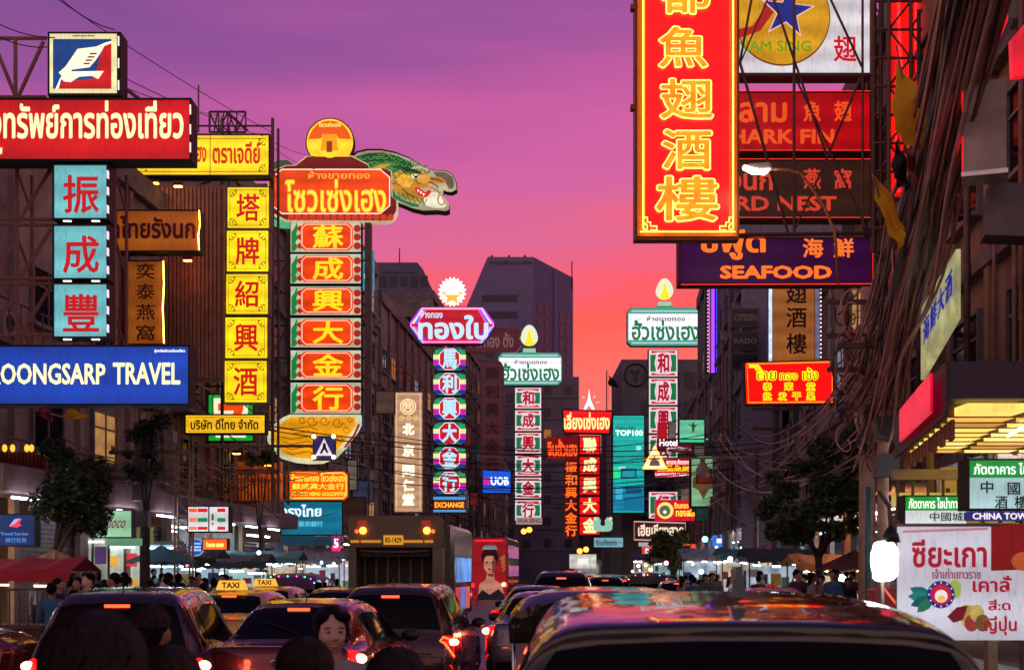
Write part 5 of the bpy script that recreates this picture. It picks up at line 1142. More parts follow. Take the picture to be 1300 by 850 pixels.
BK = MT(.02, .02, .03, .6, 0, 0)
for c, x, y in (('中', 1252, 618), ('國', 1286, 620), ('酒', 1270, 637), ('樓', 1295, 637)): s.text(c, x-8, y-8, x+8, y+8, BK, .02, .03)
s.box('blue_band', 1231, 649, 1312, 660, EM(10, 34, 110, .8), 0, .2); s.text('CHINA TOWN', 1234, 650.5, 1312, 659, EM(235, 225, 230, 1), .015, .03)
s = Sign('restaurant_sign', 'smaller green and white light box with Thai words under the right canopy', 'sign', 17.5, 1190, 640)
s.box('cabinet', 1148, 628, 1228, 668, DMETAL, -.02, .3); s.box('green_band', 1150, 630, 1227, 647, EM(16, 150, 50, .9, .2), 0, .03); s.box('white_face', 1150, 647.5, 1227, 667, EM(205, 215, 220, .8, .2), 0, .03)
s.text('ภัตตาคาร ไชน่าทาวน์', 1153, 631, 1225, 645, EM(240, 250, 240, 1.1), .012, .02); s.text('中國城', 1180, 650, 1222, 661, BK, .012, .02)
# banner
s = Sign('food_banner', 'big white street food banner with dark red Thai words at the lower right', 'banner', 12.2, 1220, 735, rz=.0)
s.box('sheet', 1140, 668, 1318, 812, EM(206, 206, 220, .68, .25, scale=1.5), 0, .03); s.box('top_rail', 1138, 664, 1318, 668, METAL, -.0, .05)
s.poly('top_stripe', [(1146, 673), (1254, 669), (1254, 672), (1146, 676)], EM(200, 130, 140, .6), .006, .004)
RR = EM(166, 14, 44, .7)
s.text('ซียะเกา', 1157, 684, 1252, 720, RR, .01, .03); s.text('เจ้าเก่าเยาวราช', 1183, 721, 1244, 734, EM(150, 50, 80, .6), .01, .02)
s.text('เคาลั่', 1234, 730, 1284, 751, RR, .01, .03); s.text('สี่:ด', 1254, 760, 1282, 774, RR, .01, .03); s.text('ญี่ปุ่น', 1248, 781, 1290, 806, RR, .01, .03)
s.poly('red_picture', [(1258, 668), (1318, 662), (1318, 722), (1258, 724)], EM(130, 12, 16, .7, .4), .008, .006); s.disc('peach_shape', 1300, 712, 17, EM(190, 84, 40, .7, .4), .016, .004, 20, ry=12)
for j, a in enumerate((2.75, 3.15, 3.6, 4.0)): s.poly('leaf_print', [(1186+34*f*math.cos(a)-8*math.sin(a)*w_, 756-34*f*math.sin(a)*.8-8*math.cos(a)*w_) for f, w_ in ((0, 0), (.25, .6), (.55, .9), (.8, .6), (1, 0), (.8, -.5), (.55, -.8), (.25, -.5))], EM(*((10, 110, 110), (20, 130, 120), (8, 90, 96), (30, 120, 90))[j], .6), .01+.0007*j, .003)
for j in range(4): s.disc('peach_print', 1226+j*7, 778+(j % 2)*12, 9, EM(*((190, 170, 80), (170, 60, 60), (205, 180, 100), (120, 90, 50))[j], .55, .5, scale=9), .0085+.0004*j, .003, 18, ry=11)
s.disc('badge_ring', 1194, 754, 17.5, EM(26, 40, 120, .75), .014, .003); s.disc('badge_red', 1194, 754, 13, EM(190, 24, 50, .8), .018, .003); s.disc('badge_core', 1194, 756, 8, EM(225, 220, 225, .85), .022, .003); s.disc('badge_face', 1194, 759, 5, EM(230, 190, 90, .8), .026, .003, ry=4)
for i in range(12):
    a = i*math.pi/6; s.disc('badge_dot', 1194+15.2*math.cos(a), 754+15.2*math.sin(a), 1.1, EM(220, 220, 240, .8), .018, .002, 6)
s.disc('yellow_shape', 1232, 783, 13, EM(205, 180, 90, .6, .4), .008, .003, ry=16); s.poly('red_shape', [(1202, 782), (1214, 770), (1228, 768), (1222, 786), (1210, 790)], EM(120, 16, 40, .6), .014, .003); s.disc('leaf_shape', 1212, 747, 8, EM(170, 190, 90, .6), .010, .003, ry=12)
for x in (1142, 1300):
    MB().tube([(s.X(x), .06, s.Z(660)), (s.X(x), .06, -s.o.location.z+.13)], .02, 6).build('post', METAL, s.o)
t = thing('work_lamp', 'blinding white lamp with black shade in front of the banner', 'lamp', P(1125, 712, 11.6)); k = 11.6/F
m = MB().prism([((15+1.2*math.sin(a*1.3))*k*math.copysign(abs(math.cos(a*math.pi/16))**.5, math.cos(a*math.pi/16)), (25+1.0*math.sin(a*.9))*k*math.copysign(abs(math.sin(a*math.pi/16))**.55, math.sin(a*math.pi/16))) for a in range(32)], 0, .1); m.build('diffuser', EM(255, 250, 248, 7.0), t)
m = MB(); m.tube([(8*k, .05, 24*k), (8*k, .05, 34*k), (8*k, .05, 44*k)], [12*k, 10*k, 4*k], 12); m.build('shade', BLACK, t)
MB().tube([(8*k, .05, 44*k), (8*k, .1, 70*k), (3*k, .3, 90*k)], .02, 6).build('stem', METAL, t); MB().tube([(0, .12, -24*k), (.02, .12, -1.75)], .018, 6).build('stand', METAL, t)
t = thing('red_cool_box', 'small dark red box behind the big dark car below the white lamp', 'box', P(1124, 770, 13)); MB().box(-.1, 0, -.3, .17, .3, .18, .02).build('case', EM(110, 12, 20, .35), t); MB().tube([(-.05, -.02, .22), (.12, -.03, .0), (.2, -.02, -.2)], .012, 5).build('strap', EM(255, 110, 70, .8), t)
# --- trees
def leafmat(r, g, b):
    k = ('leaf', r, g, b)
    if k in _M: return _M[k]
    m, t, p = prin('leaf'); 
    c = N(t, 'ShaderNodeTexCoord'); n = N(t, 'ShaderNodeTexNoise'); n.inputs['Scale'].default_value = 3.5; t.links.new(c.outputs['Object'], n.inputs['Vector'])
    rp = ramp(t, [(.35, (r*.4, g*.4, b*.5, 1)), (.65, (r*1.4, g*1.3, b, 1))]); t.links.new(n.outputs['Fac'], rp.inputs[0]); t.links.new(rp.outputs[0], p.inputs['Base Color']); p.inputs['Roughness'].default_value = .55
    _M[k] = m; return m
def tree(px, d, base_h, blobs, label, n=3000, leaf=.11, mat=None, trunk=.1, name='street_tree'):
    o = P(px, 0, d); t = thing(name, label, 'tree', (o.x, d, .13))
    top = max(b[2] for b in blobs); m = MB()
    m.tube([(0, 0, 0), (.04, .02, base_h*.5), (-.03, 0, base_h)], trunk, 8, r1=trunk*.7)
    for b in blobs[:7]: m.tube([(-.03, 0, base_h*.9), (b[0]*.5, b[1]*.5, (base_h+b[2])/2), (b[0], b[1], b[2])], trunk*.5, 5, r1=trunk*.12)
    m.build('trunk', MT(.06, .045, .035, .9, 0, .5, 8, .4), t)
    vs = []; fs = []; tot = sum(b[3]**2 for b in blobs)
    for bx, by, bz, br in blobs:
        for i in range(int(n*br**2/tot)):
            u = Vector((random.gauss(0, 1), random.gauss(0, 1), random.gauss(0, 1))).normalized()*(br*random.random()**.4)
            u.z *= .8; c = Vector((bx, by, bz))+u
            a = Vector((random.gauss(0, 1), random.gauss(0, 1), random.gauss(0, .6))).normalized(); w = a.cross(Vector((random.gauss(0, 1), random.gauss(0, 1), random.gauss(0, 1)))).normalized()
            l = leaf*random.uniform(.6, 1.4); q = len(vs)
            vs += [c-a*l, c+w*l*.38, c+a*l, c-w*l*.38]; fs.append((q, q+1, q+2, q+3))
    MB().add(vs, fs).build('crown', mat or leafmat(.035, .07, .025), t); return t
def blobs(cx, cz, rx, rz, n, rr, ry=None):
    out = []
    for i in range(n):
        a = random.random()*6.28; q = random.random()**.5
        out.append((cx+rx*q*math.cos(a), random.uniform(-1, 1)*(ry or rx)*.7, cz+rz*q*math.sin(a), rr*random.uniform(.6, 1.15)))
    return out
k = 30/F
tree(68, 30, 2.0, blobs((95-68)*k, CH+(725-632)*k, .62, .66, 18, .48)+blobs((75-68)*k, CH+(725-590)*k, .22, .5, 6, .3)+blobs((118-68)*k, CH+(725-668)*k, .45, .2, 6, .3), 'dark bushy street tree in front of the left shops', 11000, .07)
k = 38/F
tree(1040, 33, 2.2, blobs(-.1, CH+(725-640)*k*.87, 1.25, 1.1, 26, .34)+blobs(-.6, CH+(725-682)*k*.87, .7, .25, 8, .38)+blobs(.5, CH+(725-590)*k, .5, .4, 5, .4), 'dark green street tree on the right pavement beside the utility pole', 9000, .095, leafmat(.06, .11, .04), .12)
k = 80/F
tree(856, 80, 1.2, blobs(0, CH+(725-700)*k, 1.5, .9, 12, .7), 'lit green tree down the street behind the brown script board', 5000, .14, leafmat(.10, .14, .03), .16)
k = 36/F
tree(186, 35.6, 3.2, blobs(0, CH+(725-545)*k, .35, .55, 7, .28)+blobs(-.1, CH+(725-590)*k, .5, .5, 6, .22), 'dark climbing plant tangled over the left pole', 2200, .06, leafmat(.02, .03, .015), .05, 'climbing_plant')
tree(330, 48, 3.2, blobs(0, CH+(725-585)*48/F, .35, .35, 5, .3), 'potted balcony plant before the orange lit shopfront', 900, .09, leafmat(.07, .1, .02), .05, 'balcony_plant')
# timber balcony fronts over a glowing orange backing at left centre
t = thing('timber_balcony', 'carved timber balcony front over glowing orange backing left of the dragon belly', 'balcony', P(330, 610, 50)); k = 50/F
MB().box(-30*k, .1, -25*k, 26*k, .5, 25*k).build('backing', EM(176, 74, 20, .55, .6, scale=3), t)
for i in range(13): MB().box((-29+i*4.3)*k, 0, -24*k, (-27.6+i*4.3)*k, .09, (8+6*math.sin(i*.5))*k).build('baluster', MT(.12, .04, .02, .6), t)
MB().box(-30*k, -.05, 12*k, 26*k, .095, 15*k).build('rail', MT(.3, .12, .04, .6), t); MB().box(-32*k, -.4, -42*k, 28*k, .5, -25.2*k).build('eave', MT(.3, .14, .09, .8), t)
t = thing('ledge_fence', 'dark red fence with gold lanterns on the upper left ledge', 'balcony', P(28, 595, 31)); k = 31/F
for i in range(16): MB().box((-42+i*4.8)*k, 0, -24*k, (-38.4+i*4.8)*k, .06, 20*k).build('plank', MT(.12, .02, .02, .7), t)
MB().box(-42*k, .065, -26*k, 36*k, .15, 22*k).build('backing', MT(.06, .012, .012, .8), t)
for x in (-20, -10, 8, 14): MB().ball((x*k, -.1, 26*k), (.06, .06, .09), 8, 6).build('lantern', EM(255, 170, 60, 1.6), t)
t = thing('concrete_ledge', 'pinkish concrete ledge running above the left awnings', 'ledge', (LW(29)+.3, 29, 0), RZ)
for i in range(9): MB().box(.0, i*3.0, 3.55, 1.3, i*3.0+2.96, 4.15).build('panel', MT(.34, .22, .21, .85, 0, .4, 1.5, .2), t)
for i in range(8):
    MB().tube([(1.36, .3+i*3.1, 3.42), (1.36, 1.9+i*3.1, 3.42)], .03, 6).build('tube_lamp', EM(226, 224, 255, 16.0), t)
# --- awnings and market stalls
def stall(px, d, w, h, label, col, lampc, goods=True, dep=1.6, name='market_stall', lamps=3, strength=6, gcol=None):
    o = P(px, 0, d); t = thing(name, label, 'stall', (o.x, d, .13), 0)
    for x in (-w/2+.05, w/2-.05):
        for y in (0, dep): MB().tube([(x, y, 0), (x, y, h)], .025, 5).build('post', METAL, t)
    m = MB(); n = 8; vs = []
    for i in range(n+1):
        x = -w/2-.1+(w+.2)*i/n
        vs += [(x, -.25, h-.14+.03*math.sin(i*2.4)), (x, dep*.5, h+.14+.03*math.sin(i*1.9)), (x, dep+.2, h-.1)]
    fs = []
    for i in range(n): fs += [(i*3, i*3+3, i*3+4, i*3+1), (i*3+1, i*3+4, i*3+5, i*3+2)]
    m.add(vs, fs); vs2 = [(x, y, z-.025) for x, y, z in vs]; m.add(vs2, [tuple(reversed(f)) for f in fs])
    for i in range(n):
        x0 = -w/2-.1+(w+.2)*i/n; x1 = -w/2-.1+(w+.2)*(i+1)/n
        m.add([(x0, -.27, h-.11+.03*math.sin(i*2.4)), (x1, -.27, h-.11+.03*math.sin((i+1)*2.4)), (x1, -.27, h-.3), ((x0+x1)/2, -.27, h-.36), (x0, -.27, h-.3)], [(0, 4, 3, 2, 1)])
    m.build('canopy', col, t)
    for i in range(lamps):
        x = -w/2+w*(i+.5)/lamps; hl = h-.4+random.uniform(-.12, .1); w_ = random.uniform(.08, .3); MB().tube([(x-w_, .2, hl), (x+w_, .25, hl+random.uniform(-.03, .03))], random.uniform(.02, .035), 6).build('tube_lamp', EM(*lampc, strength*1.4), t)
    if goods:
        gl = random.choice([(214, 236, 255), (190, 236, 240), (255, 232, 200), (230, 225, 255)])
        MB().box(-w/2+.15, dep*.72, .85, w/2-.15, dep*.76, h-.45).build('lit_panel', EM(*gl, .36, .9, scale=2.5), t)
        for i in range(6):
            xx = -w/2+.2+i*(w-.4)/6+random.uniform(0, .1); hh = random.uniform(.25, .6); zz_ = random.uniform(.9, h-.55-hh)
            MB().box(xx, dep*.66, zz_, xx+random.uniform(.15, .34), dep*.70, zz_+hh).build('hanging_goods', MT(*random.choice([(.4, .05, .05), (.05, .12, .3), (.5, .35, .08), (.06, .06, .07), (.1, .3, .25), (.45, .4, .38)]), .7), t)
        MB().box(-w/2+.1, 0, .0, w/2-.1, dep*.7, .8).build('counter', MT(.3, .28, .3, .4, .5), t)
        for i in range(5):
            x = -w/2+.2+i*(w-.5)/5
            MB().box(x, .05, .8, x+(w-.6)/5.5, .5, 1.0+random.random()*.35, .02).build('goods', EM(*(gcol or random.choice([(240, 200, 120), (200, 60, 50), (90, 170, 120), (230, 230, 235), (240, 140, 50)])), .45, .5, scale=8), t)
    return t
RC = MT(.5, .02, .04, .7, 0, .3); TC = MT(.05, .2, .22, .7, 0, .3); GC = MT(.3, .3, .34, .7); OC = MT(.5, .3, .15, .8); BC = MT(.05, .09, .25, .7); DG = MT(.05, .06, .06, .8)
stall(22, 26, 2.0, 1.8, 'red canopied stall at the far left pavement', RC, (255, 220, 200), dep=1.5, goods=False, lamps=2, strength=3)
for (x, d, w, h, lab, c, l) in ((286, 44, 2.6, 2.1, 'dark green canopied stall below the orange lit sign', DG, (225, 245, 255)), (330, 50, 2.8, 2.3, 'teal canopied stall left of the light covered tricycle', TC, (220, 250, 255)), (385, 54, 3.0, 2.3, 'grey canopied stall beneath the bank sign', GC, (255, 244, 230)),
        (310, 58, 2.5, 2.8, 'blue canopied stall behind the taxis on the left', BC, (190, 230, 255)), (420, 60, 2.4, 2.6, 'grey stall roof between bank sign and garbage truck', GC, (255, 235, 210)), (230, 40, 2.0, 2.2, 'dark canopied stall beside the lattice mast', DG, (190, 235, 255)),
        (905, 62, 2.8, 2.6, 'long pale roofed stall among the right hand crowd', GC, (235, 240, 255)), (955, 56, 2.6, 2.5, 'teal stall right of the pale roofed one', TC, (220, 250, 255)), (1000, 44, 2.6, 2.3, 'dark canopied stall below the right street tree', DG, (235, 250, 255)),
        (1060, 36, 2.0, 2.0, 'orange lit stall left of the right utility pole', OC, (255, 200, 130)), (860, 80, 3.0, 2.6, 'white stall under the lit green tree', GC, (255, 250, 240)), (830, 95, 3.0, 2.8, 'far blue stall beside the crowd', BC, (230, 240, 255))):
    stall(x, d, w, h, lab, c, l, lamps=4, strength=9)
for x, y, d, c in ((196, 232, 42.8, (255, 150, 40)), (238, 330, 42.8, (255, 110, 40)), (226, 236, 42.6, (255, 170, 60)), (300, 575, 47, (255, 130, 40)), (340, 590, 49.2, (255, 120, 30))):
    t = thing('flood_lamp', 'small orange flood lamp fixed near the %s' % ('ribbed cladding under the yellow sign' if y < 500 else 'carved timber balcony'), 'lamp', P(x, y, d), 0, 'orange flood lamps on the left')
    MB().box(-.14, -.05, 0, .14, .05, .1).build('housing', BLACK, t); MB().box(-.12, -.04, -.03, .12, .08, -.002).build('lens', EM(*c, 30), t)
def umbrella(px, d, r, h, mat, label):
    o = P(px, 0, d); t = thing('market_umbrella', label, 'umbrella', (o.x, d, .13)); MB().tube([(0, 0, 0), (0, 0, h)], .025, 6).build('pole', METAL, t)
    n = 10; m = MB(); vs = [(0, 0, h+.1)]
    for i in range(n): a = i*2*math.pi/n; vs.append((r*math.cos(a), r*math.sin(a), h-.35))
    for i in range(n): a = (i+.5)*2*math.pi/n; vs.append((r*.97*math.cos(a), r*.97*math.sin(a), h-.42))
    m.add(vs, [(0, 1+i, 1+n+i, 1+(i+1) % n) for i in range(n)]); m.build('canopy', mat, t)
for x, d, r, h, c, lab in ((70, 29, 1.0, 2.05, OC, 'pale umbrella tip beside the red stall canopy'), (205, 37, 1.0, 2.3, TC, 'teal umbrella by the left crowd'), (240, 42, 1.1, 2.5, MT(.25, .2, .2, .8), 'grey umbrella under the round blue sign'), (352, 52, 1.2, 2.5, DG, 'dark umbrella above the light covered tricycle'), (300, 46, 1.1, 2.2, GC, 'grey umbrella behind the second taxi'),
                           (975, 50, 1.3, 2.6, MT(.35, .1, .12, .8), 'maroon umbrella above the right crowd'), (1085, 33, 1.0, 2.1, MT(.2, .08, .09, .8), 'dark red umbrella by the right pole'), (930, 70, 1.4, 2.9, GC, 'wide grey umbrella in the right hand crowd')): umbrella(x, d, r, h, c, lab)
# strings of small lamps
def lampthing(px, py, d, r, c, st, label, grp):
    o = MB().ball((0, 0, 0), r, 8, 6).build('lamp_bulb', EM(*c, st)); o.location = P(px, py, d); tag(o, label, 'lamp', grp)
    MB().tube([(0, 0, r), (0, 0, r+.35)], .008, 4).build('cord', BLACK, o)
random.seed(11)
CL = [(255, 240, 225), (200, 225, 255), (255, 190, 110), (255, 120, 90), (150, 210, 255), (255, 120, 170)]
for i in range(42):
    lampthing(random.uniform(785, 1085), random.gauss(723, 9), random.uniform(45, 110), random.uniform(.05, .10), random.choice(CL), random.uniform(3, 9), 'glowing stall lamp among the right hand market', 'stall lamps on the right')
for i in range(30):
    lampthing(random.uniform(200, 440), random.gauss(716, 11), random.uniform(42, 62), random.uniform(.035, .07), random.choice(CL), random.uniform(3, 8), 'glowing stall lamp among the left hand market', 'stall lamps on the left')
for x, y in ((665, 672), (672, 670), (736, 697), (744, 695)): lampthing(x, y+2, 130, .28, (255, 160, 60), 3, 'warm globe lamp at the far end of the street', 'warm globe lamps far away')
lampthing(895, 684, 70, .16, (90, 170, 255), 8, 'single blue star lamp over the right pavement', None)
lampthing(1068, 738, 33, .17, (255, 235, 225), 9, 'brightest white stall lamp left of the right pole', None)
for i, (x, y, c, w, h, d) in enumerate(((913, 686, (40, 110, 210), 16, 14, 72), (874, 700, (225, 70, 60), 18, 20, 86), (822, 700, (205, 60, 70), 14, 22, 100), (740, 712, (190, 190, 180), 34, 18, 110), (946, 718, (190, 30, 80), 26, 6, 60), (1020, 716, (160, 30, 70), 22, 6, 50))):
    s = Sign('shop_sign', ('small blue lit sign over the right crowd', 'small red lit sign under the green tree', 'far red figure shaped sign', 'grey shop window board at the street end', 'pink lit stall name strip', 'second pink stall name strip under the tree')[i], 'sign', d, x, y)
    s.box('face', x-w/2, y-h/2, x+w/2, y+h/2, EM(*c, 1.0, .4, scale=2), 0, .15); s.box('mark', x-w/5, y-h/5, x+w/5, y+h/5, EM(240, 235, 230, 1.0), .02, .01)

rb = random.Random(21)
for i in range(26):
    sd = 'L' if i % 2 else 'R'; d = rb.uniform(64, 135); y0 = rb.uniform(500, 650); x = (LW(d)+rb.uniform(.5, 2.2)) if sd == 'L' else (RW(d)-rb.uniform(.3, 2.0))
    w = rb.uniform(.5, 1.3); hh = rb.uniform(.5, 2.2); z = CH+(HY-y0)/F*d; c = rb.choice([(60, 34, 30), (36, 60, 60), (96, 70, 60), (110, 30, 30), (60, 60, 90), (120, 110, 100)])
    t = thing('facade_board', 'small dim board bracketed to the %s side buildings among the cables' % ('left' if sd == 'L' else 'right'), 'sign', (x, d, z), 0, 'dim boards on the %s facades' % ('left' if sd == 'L' else 'right'))
    MB().box(-w/2, 0, -hh/2, w/2, .22, hh/2).build('cabinet', DMETAL, t); MB().box(-w/2+.05, -.03, -hh/2+.05, w/2-.05, -.002, hh/2-.05).build('face', EM(*c, .5, .5), t)
    bar(t, (0, .1, hh/2), (-1.2 if sd == 'L' else 1.2, .3, hh/2+.3), .03, METAL, 'bracket')

t = thing('street_lamp', 'lit street lamp with orange arm reaching in front of the dark BIRD NEST sign', 'street lamp', P(1062, 300, 26))
k = 26/F; o_ = lambda x, y, dy=0: Vector(((x-1062)*k, dy, (300-y)*k))
MB().tube([o_(1064, 360), o_(1060, 294), o_(1046, 262), o_(1030, 238), o_(1016, 220), o_(1000, 216), o_(978, 214)], .03, 8).build('arm', MT(.6, .22, .06, .45, .2, .2), t)
MB().prism([(o_(942, 0).x, o_(0, 211).z), (o_(975, 0).x, o_(0, 208).z), (o_(980, 0).x, o_(0, 216).z), (o_(960, 0).x, o_(0, 217).z)], -.12, .12).build('lamp_head', MT(.4, .38, .36, .4, .4), t)
MB().prism([(o_(944, 0).x, o_(0, 213).z), (o_(962, 0).x, o_(0, 217.5).z), (o_(976, 0).x, o_(0, 217).z), (o_(972, 0).x, o_(0, 220).z), (o_(955, 0).x, o_(0, 219).z)], -.14, .11).build('lens', EM(255, 226, 200, 18), t)

rw = random.Random(8)
for px, d, w, h, c, lab in ((148, 40.5, 1.5, 2.2, (206, 236, 232), 'pale green lit shop window behind the crowd left of the pole'), (205, 42, 1.3, 2.2, (190, 224, 244), 'cool lit shop window with posters right of the creeper covered pole'), (118, 37.5, .9, 2.3, (190, 196, 186), 'grey white shop door beside the left street tree'),
        (268, 50, 1.7, 1.9, (200, 240, 244), 'wide cyan lit shop window below the striped store sign'), (336, 60, 2.2, 2.0, (214, 240, 250), 'bright white shop window far down the left pavement'), (395, 64, 2.0, 1.9, (255, 226, 190), 'warm lit shop window below the teal bank sign')):
    o = P(px, 0, d); t = thing('shop_window', lab, 'shop window', (o.x, d, .13))
    MB().box(-w/2, 0, .3, w/2, .06, .3+h).build('pane', EM(*c, .42, .9, scale=3), t)
    fm_ = MT(.12, .14, .14, .4, .5)
    n_ = max(2, int(w/.45))
    for i in range(n_+1): x = -w/2+w*i/n_; MB().box(x-.03, -.05, .3, x+.03, -.001, .3+h).build('mullion', fm_, t)
    MB().box(-w/2-.03, -.06, .3+h+.001, w/2+.03, .08, .3+h+.12).build('head_frame', fm_, t); MB().box(-w/2-.03, -.06, 0, w/2+.03, .08, .298).build('sill', fm_, t)
    for i in range(n_*3):
        x = -w/2+.06+(i % n_)*w/n_; z = .5+(i//n_)*h*.3; ww = rw.uniform(.12, w/n_-.12)
        MB().box(x, -.03, z, x+ww, -.002, z+rw.uniform(.15, h*.24)).build('poster', EM(*rw.choice([(210, 60, 70), (60, 110, 190), (230, 230, 240), (230, 180, 80), (90, 60, 110), (60, 150, 140)]), .55, .4), t)
    MB().tube([(-w*.4, -.2, h+.2), (w*.4, -.2, h+.2)], .025, 6).build('tube_lamp', EM(*c, 12), t)
# ================================================================== VEHICLES
def cr(p0, p1, p2, p3, t):
    m1 = (p2-p0)*.5; m2 = (p3-p1)*.5; L = (p2-p1).length
    if m1.length > L: m1 = m1*(L/m1.length) if m1.length > 0 else m1
    if m2.length > L: m2 = m2*(L/m2.length) if m2.length > 0 else m2
    a = t*t; b = a*t
    return p1*(2*b-3*a+1)+m1*(b-2*a+t)+p2*(3*a-2*b)+m2*(b-a)
RED = EM(255, 14, 10, 9.0); REDHOT = EM(255, 120, 80, 22.0); REDDIM = EM(225, 10, 10, 2.0)
TYRE = MT(.012, .012, .013, .8); TRIM = MT(.015, .015, .017, .4)
class Body:
    """car skin as one blanket: rows run from the rear bumper over the roof to the nose, columns from centre to sill"""
    def __init__(s, rows, w):
        s.g = []
        for (y, zt, wt, zs, cv) in rows:
            # cv: how far the sides trail behind the centre (rounded corners); + at rear, - at front
            ws = w/2; zb = .27
            zs_ = min(zs, zt) if zt > .35 else zt
            pts = [(0, y, zt+(.035 if zt > 1.2 else .0)), (wt*.5, y+cv*.05, zt+(.028 if zt > 1.2 else 0)), (wt*.93, y+cv*.2, zt-.012),
                   ((wt+ws)/2*.985 if zt > zs_+.1 else wt*.97, y+cv*.45, (zt+zs_)/2), (ws*.97, y+cv*.8, zs_), (ws, y+cv, max(zb+.1, zs_*.62) if zs_ > .5 else zb+.05), (ws*.965, y+cv*1.05, zb)]
            s.g.append([Vector(p) for p in pts])
    def at(s, u, v):
        """u: row position, v: -6..6 across"""
        sg = 1 if v >= 0 else -1; v = abs(v); n = len(s.g)-1
        u = max(0, min(n, u)); i = min(int(u), n-1); tu = u-i; j = min(int(v), 5); tv = v-j
        def P_(a, b):
            a = max(0, min(n, a))
            if b < 0: q = s.g[a][-b]; return Vector((-q.x, q.y, q.z))
            return s.g[a][min(6, b)]
        rows = [cr(P_(a, j-1), P_(a, j), P_(a, j+1), P_(a, j+2), tv) for a in (i-1, i, i+1, i+2)]
        q = cr(*rows, tu); return Vector((q.x*sg, q.y, q.z))
    def patch(s, u0, u1, v0, v1, nu, nv, off=0.0, vfun=None, skirt=.02):
        m = MB(); vs = []
        for i in range(nu+1):
            for j in range(nv+1):
                a = i/nu; u = u0+(u1-u0)*a
                va, vb = (v0, v1) if vfun is None else vfun(a)
                v = va+(vb-va)*j/nv; q = s.at(u, v)
                if off:
                    e = .05; du = s.at(min(len(s.g)-1.001, u+e), v)-s.at(max(0.001, u-e), v); dv = s.at(u, v+e)-s.at(u, v-e)
                    nn = du.cross(dv)
                    if nn.length > 1e-9:
                        nn.normalize(); c = Vector((0, q.y, .6))
                        ctr = Vector((0, s.midy, .65))
                        if nn.dot(q-ctr) < 0: nn = -nn
                        q = q+nn*off
                vs.append(q)
        m.add(vs, [(i*(nv+1)+j, i*(nv+1)+j+1, (i+1)*(nv+1)+j+1, (i+1)*(nv+1)+j) for i in range(nu) for j in range(nv)], True)
        return m
KINDS = {   # rows: y, z top, half width at top, z shoulder, corner trail
 'hatch': dict(w=1.72, L=4.1, rows=[(.05, .30, .78, .3, .22), (.0, .52, .80, .52, .2), (.03, .78, .80, .78, .18), (.10, .98, .74, .93, .16), (.30, 1.50, .60, .98, .06), (.75, 1.57, .60, .98, .0), (1.9, 1.60, .61, .96, 0), (2.55, 1.50, .60, .95, 0), (3.25, 1.02, .70, .92, -.05), (3.85, .88, .72, .82, -.14), (4.08, .66, .74, .64, -.2), (4.05, .3, .74, .3, -.25)], top=4, wsh=(7, 8), wh=(.75, 3.3), r=.31),
 'sedan': dict(w=1.72, L=4.5, rows=[(.06, .30, .78, .3, .22), (.0, .52, .80, .52, .2), (.02, .80, .80, .80, .18), (.08, 1.02, .74, .95, .16), (.55, 1.05, .70, .96, .04), (1.15, 1.40, .56, .97, .0), (1.9, 1.45, .58, .96, 0), (2.6, 1.38, .57, .95, 0), (3.35, 1.0, .70, .92, -.05), (4.1, .86, .72, .8, -.14), (4.46, .64, .74, .62, -.2), (4.42, .3, .74, .3, -.25)], top=5, wsh=(7, 8), wh=(.9, 3.6), r=.31),
 'suv': dict(w=2.0, L=4.8, rows=[(.05, .38, .86, .38, .22), (.0, .62, .9, .62, .2), (.03, .90, .9, .90, .18), (.08, 1.12, .88, 1.05, .16), (.235, 1.50, .765, 1.10, .05), (.25, 1.565, .745, 1.10, .04), (.8, 1.622, .75, 1.10, .0), (2.2, 1.648, .75, 1.08, 0), (3.0, 1.54, .72, 1.06, 0), (3.75, 1.14, .78, 1.02, -.05), (4.5, 1.0, .80, .92, -.14), (4.78, .72, .82, .7, -.2), (4.74, .36, .82, .36, -.25)], top=5, belt=3, wsh=(8, 9), wh=(.9, 3.85), r=.36),
}
_cache = {}
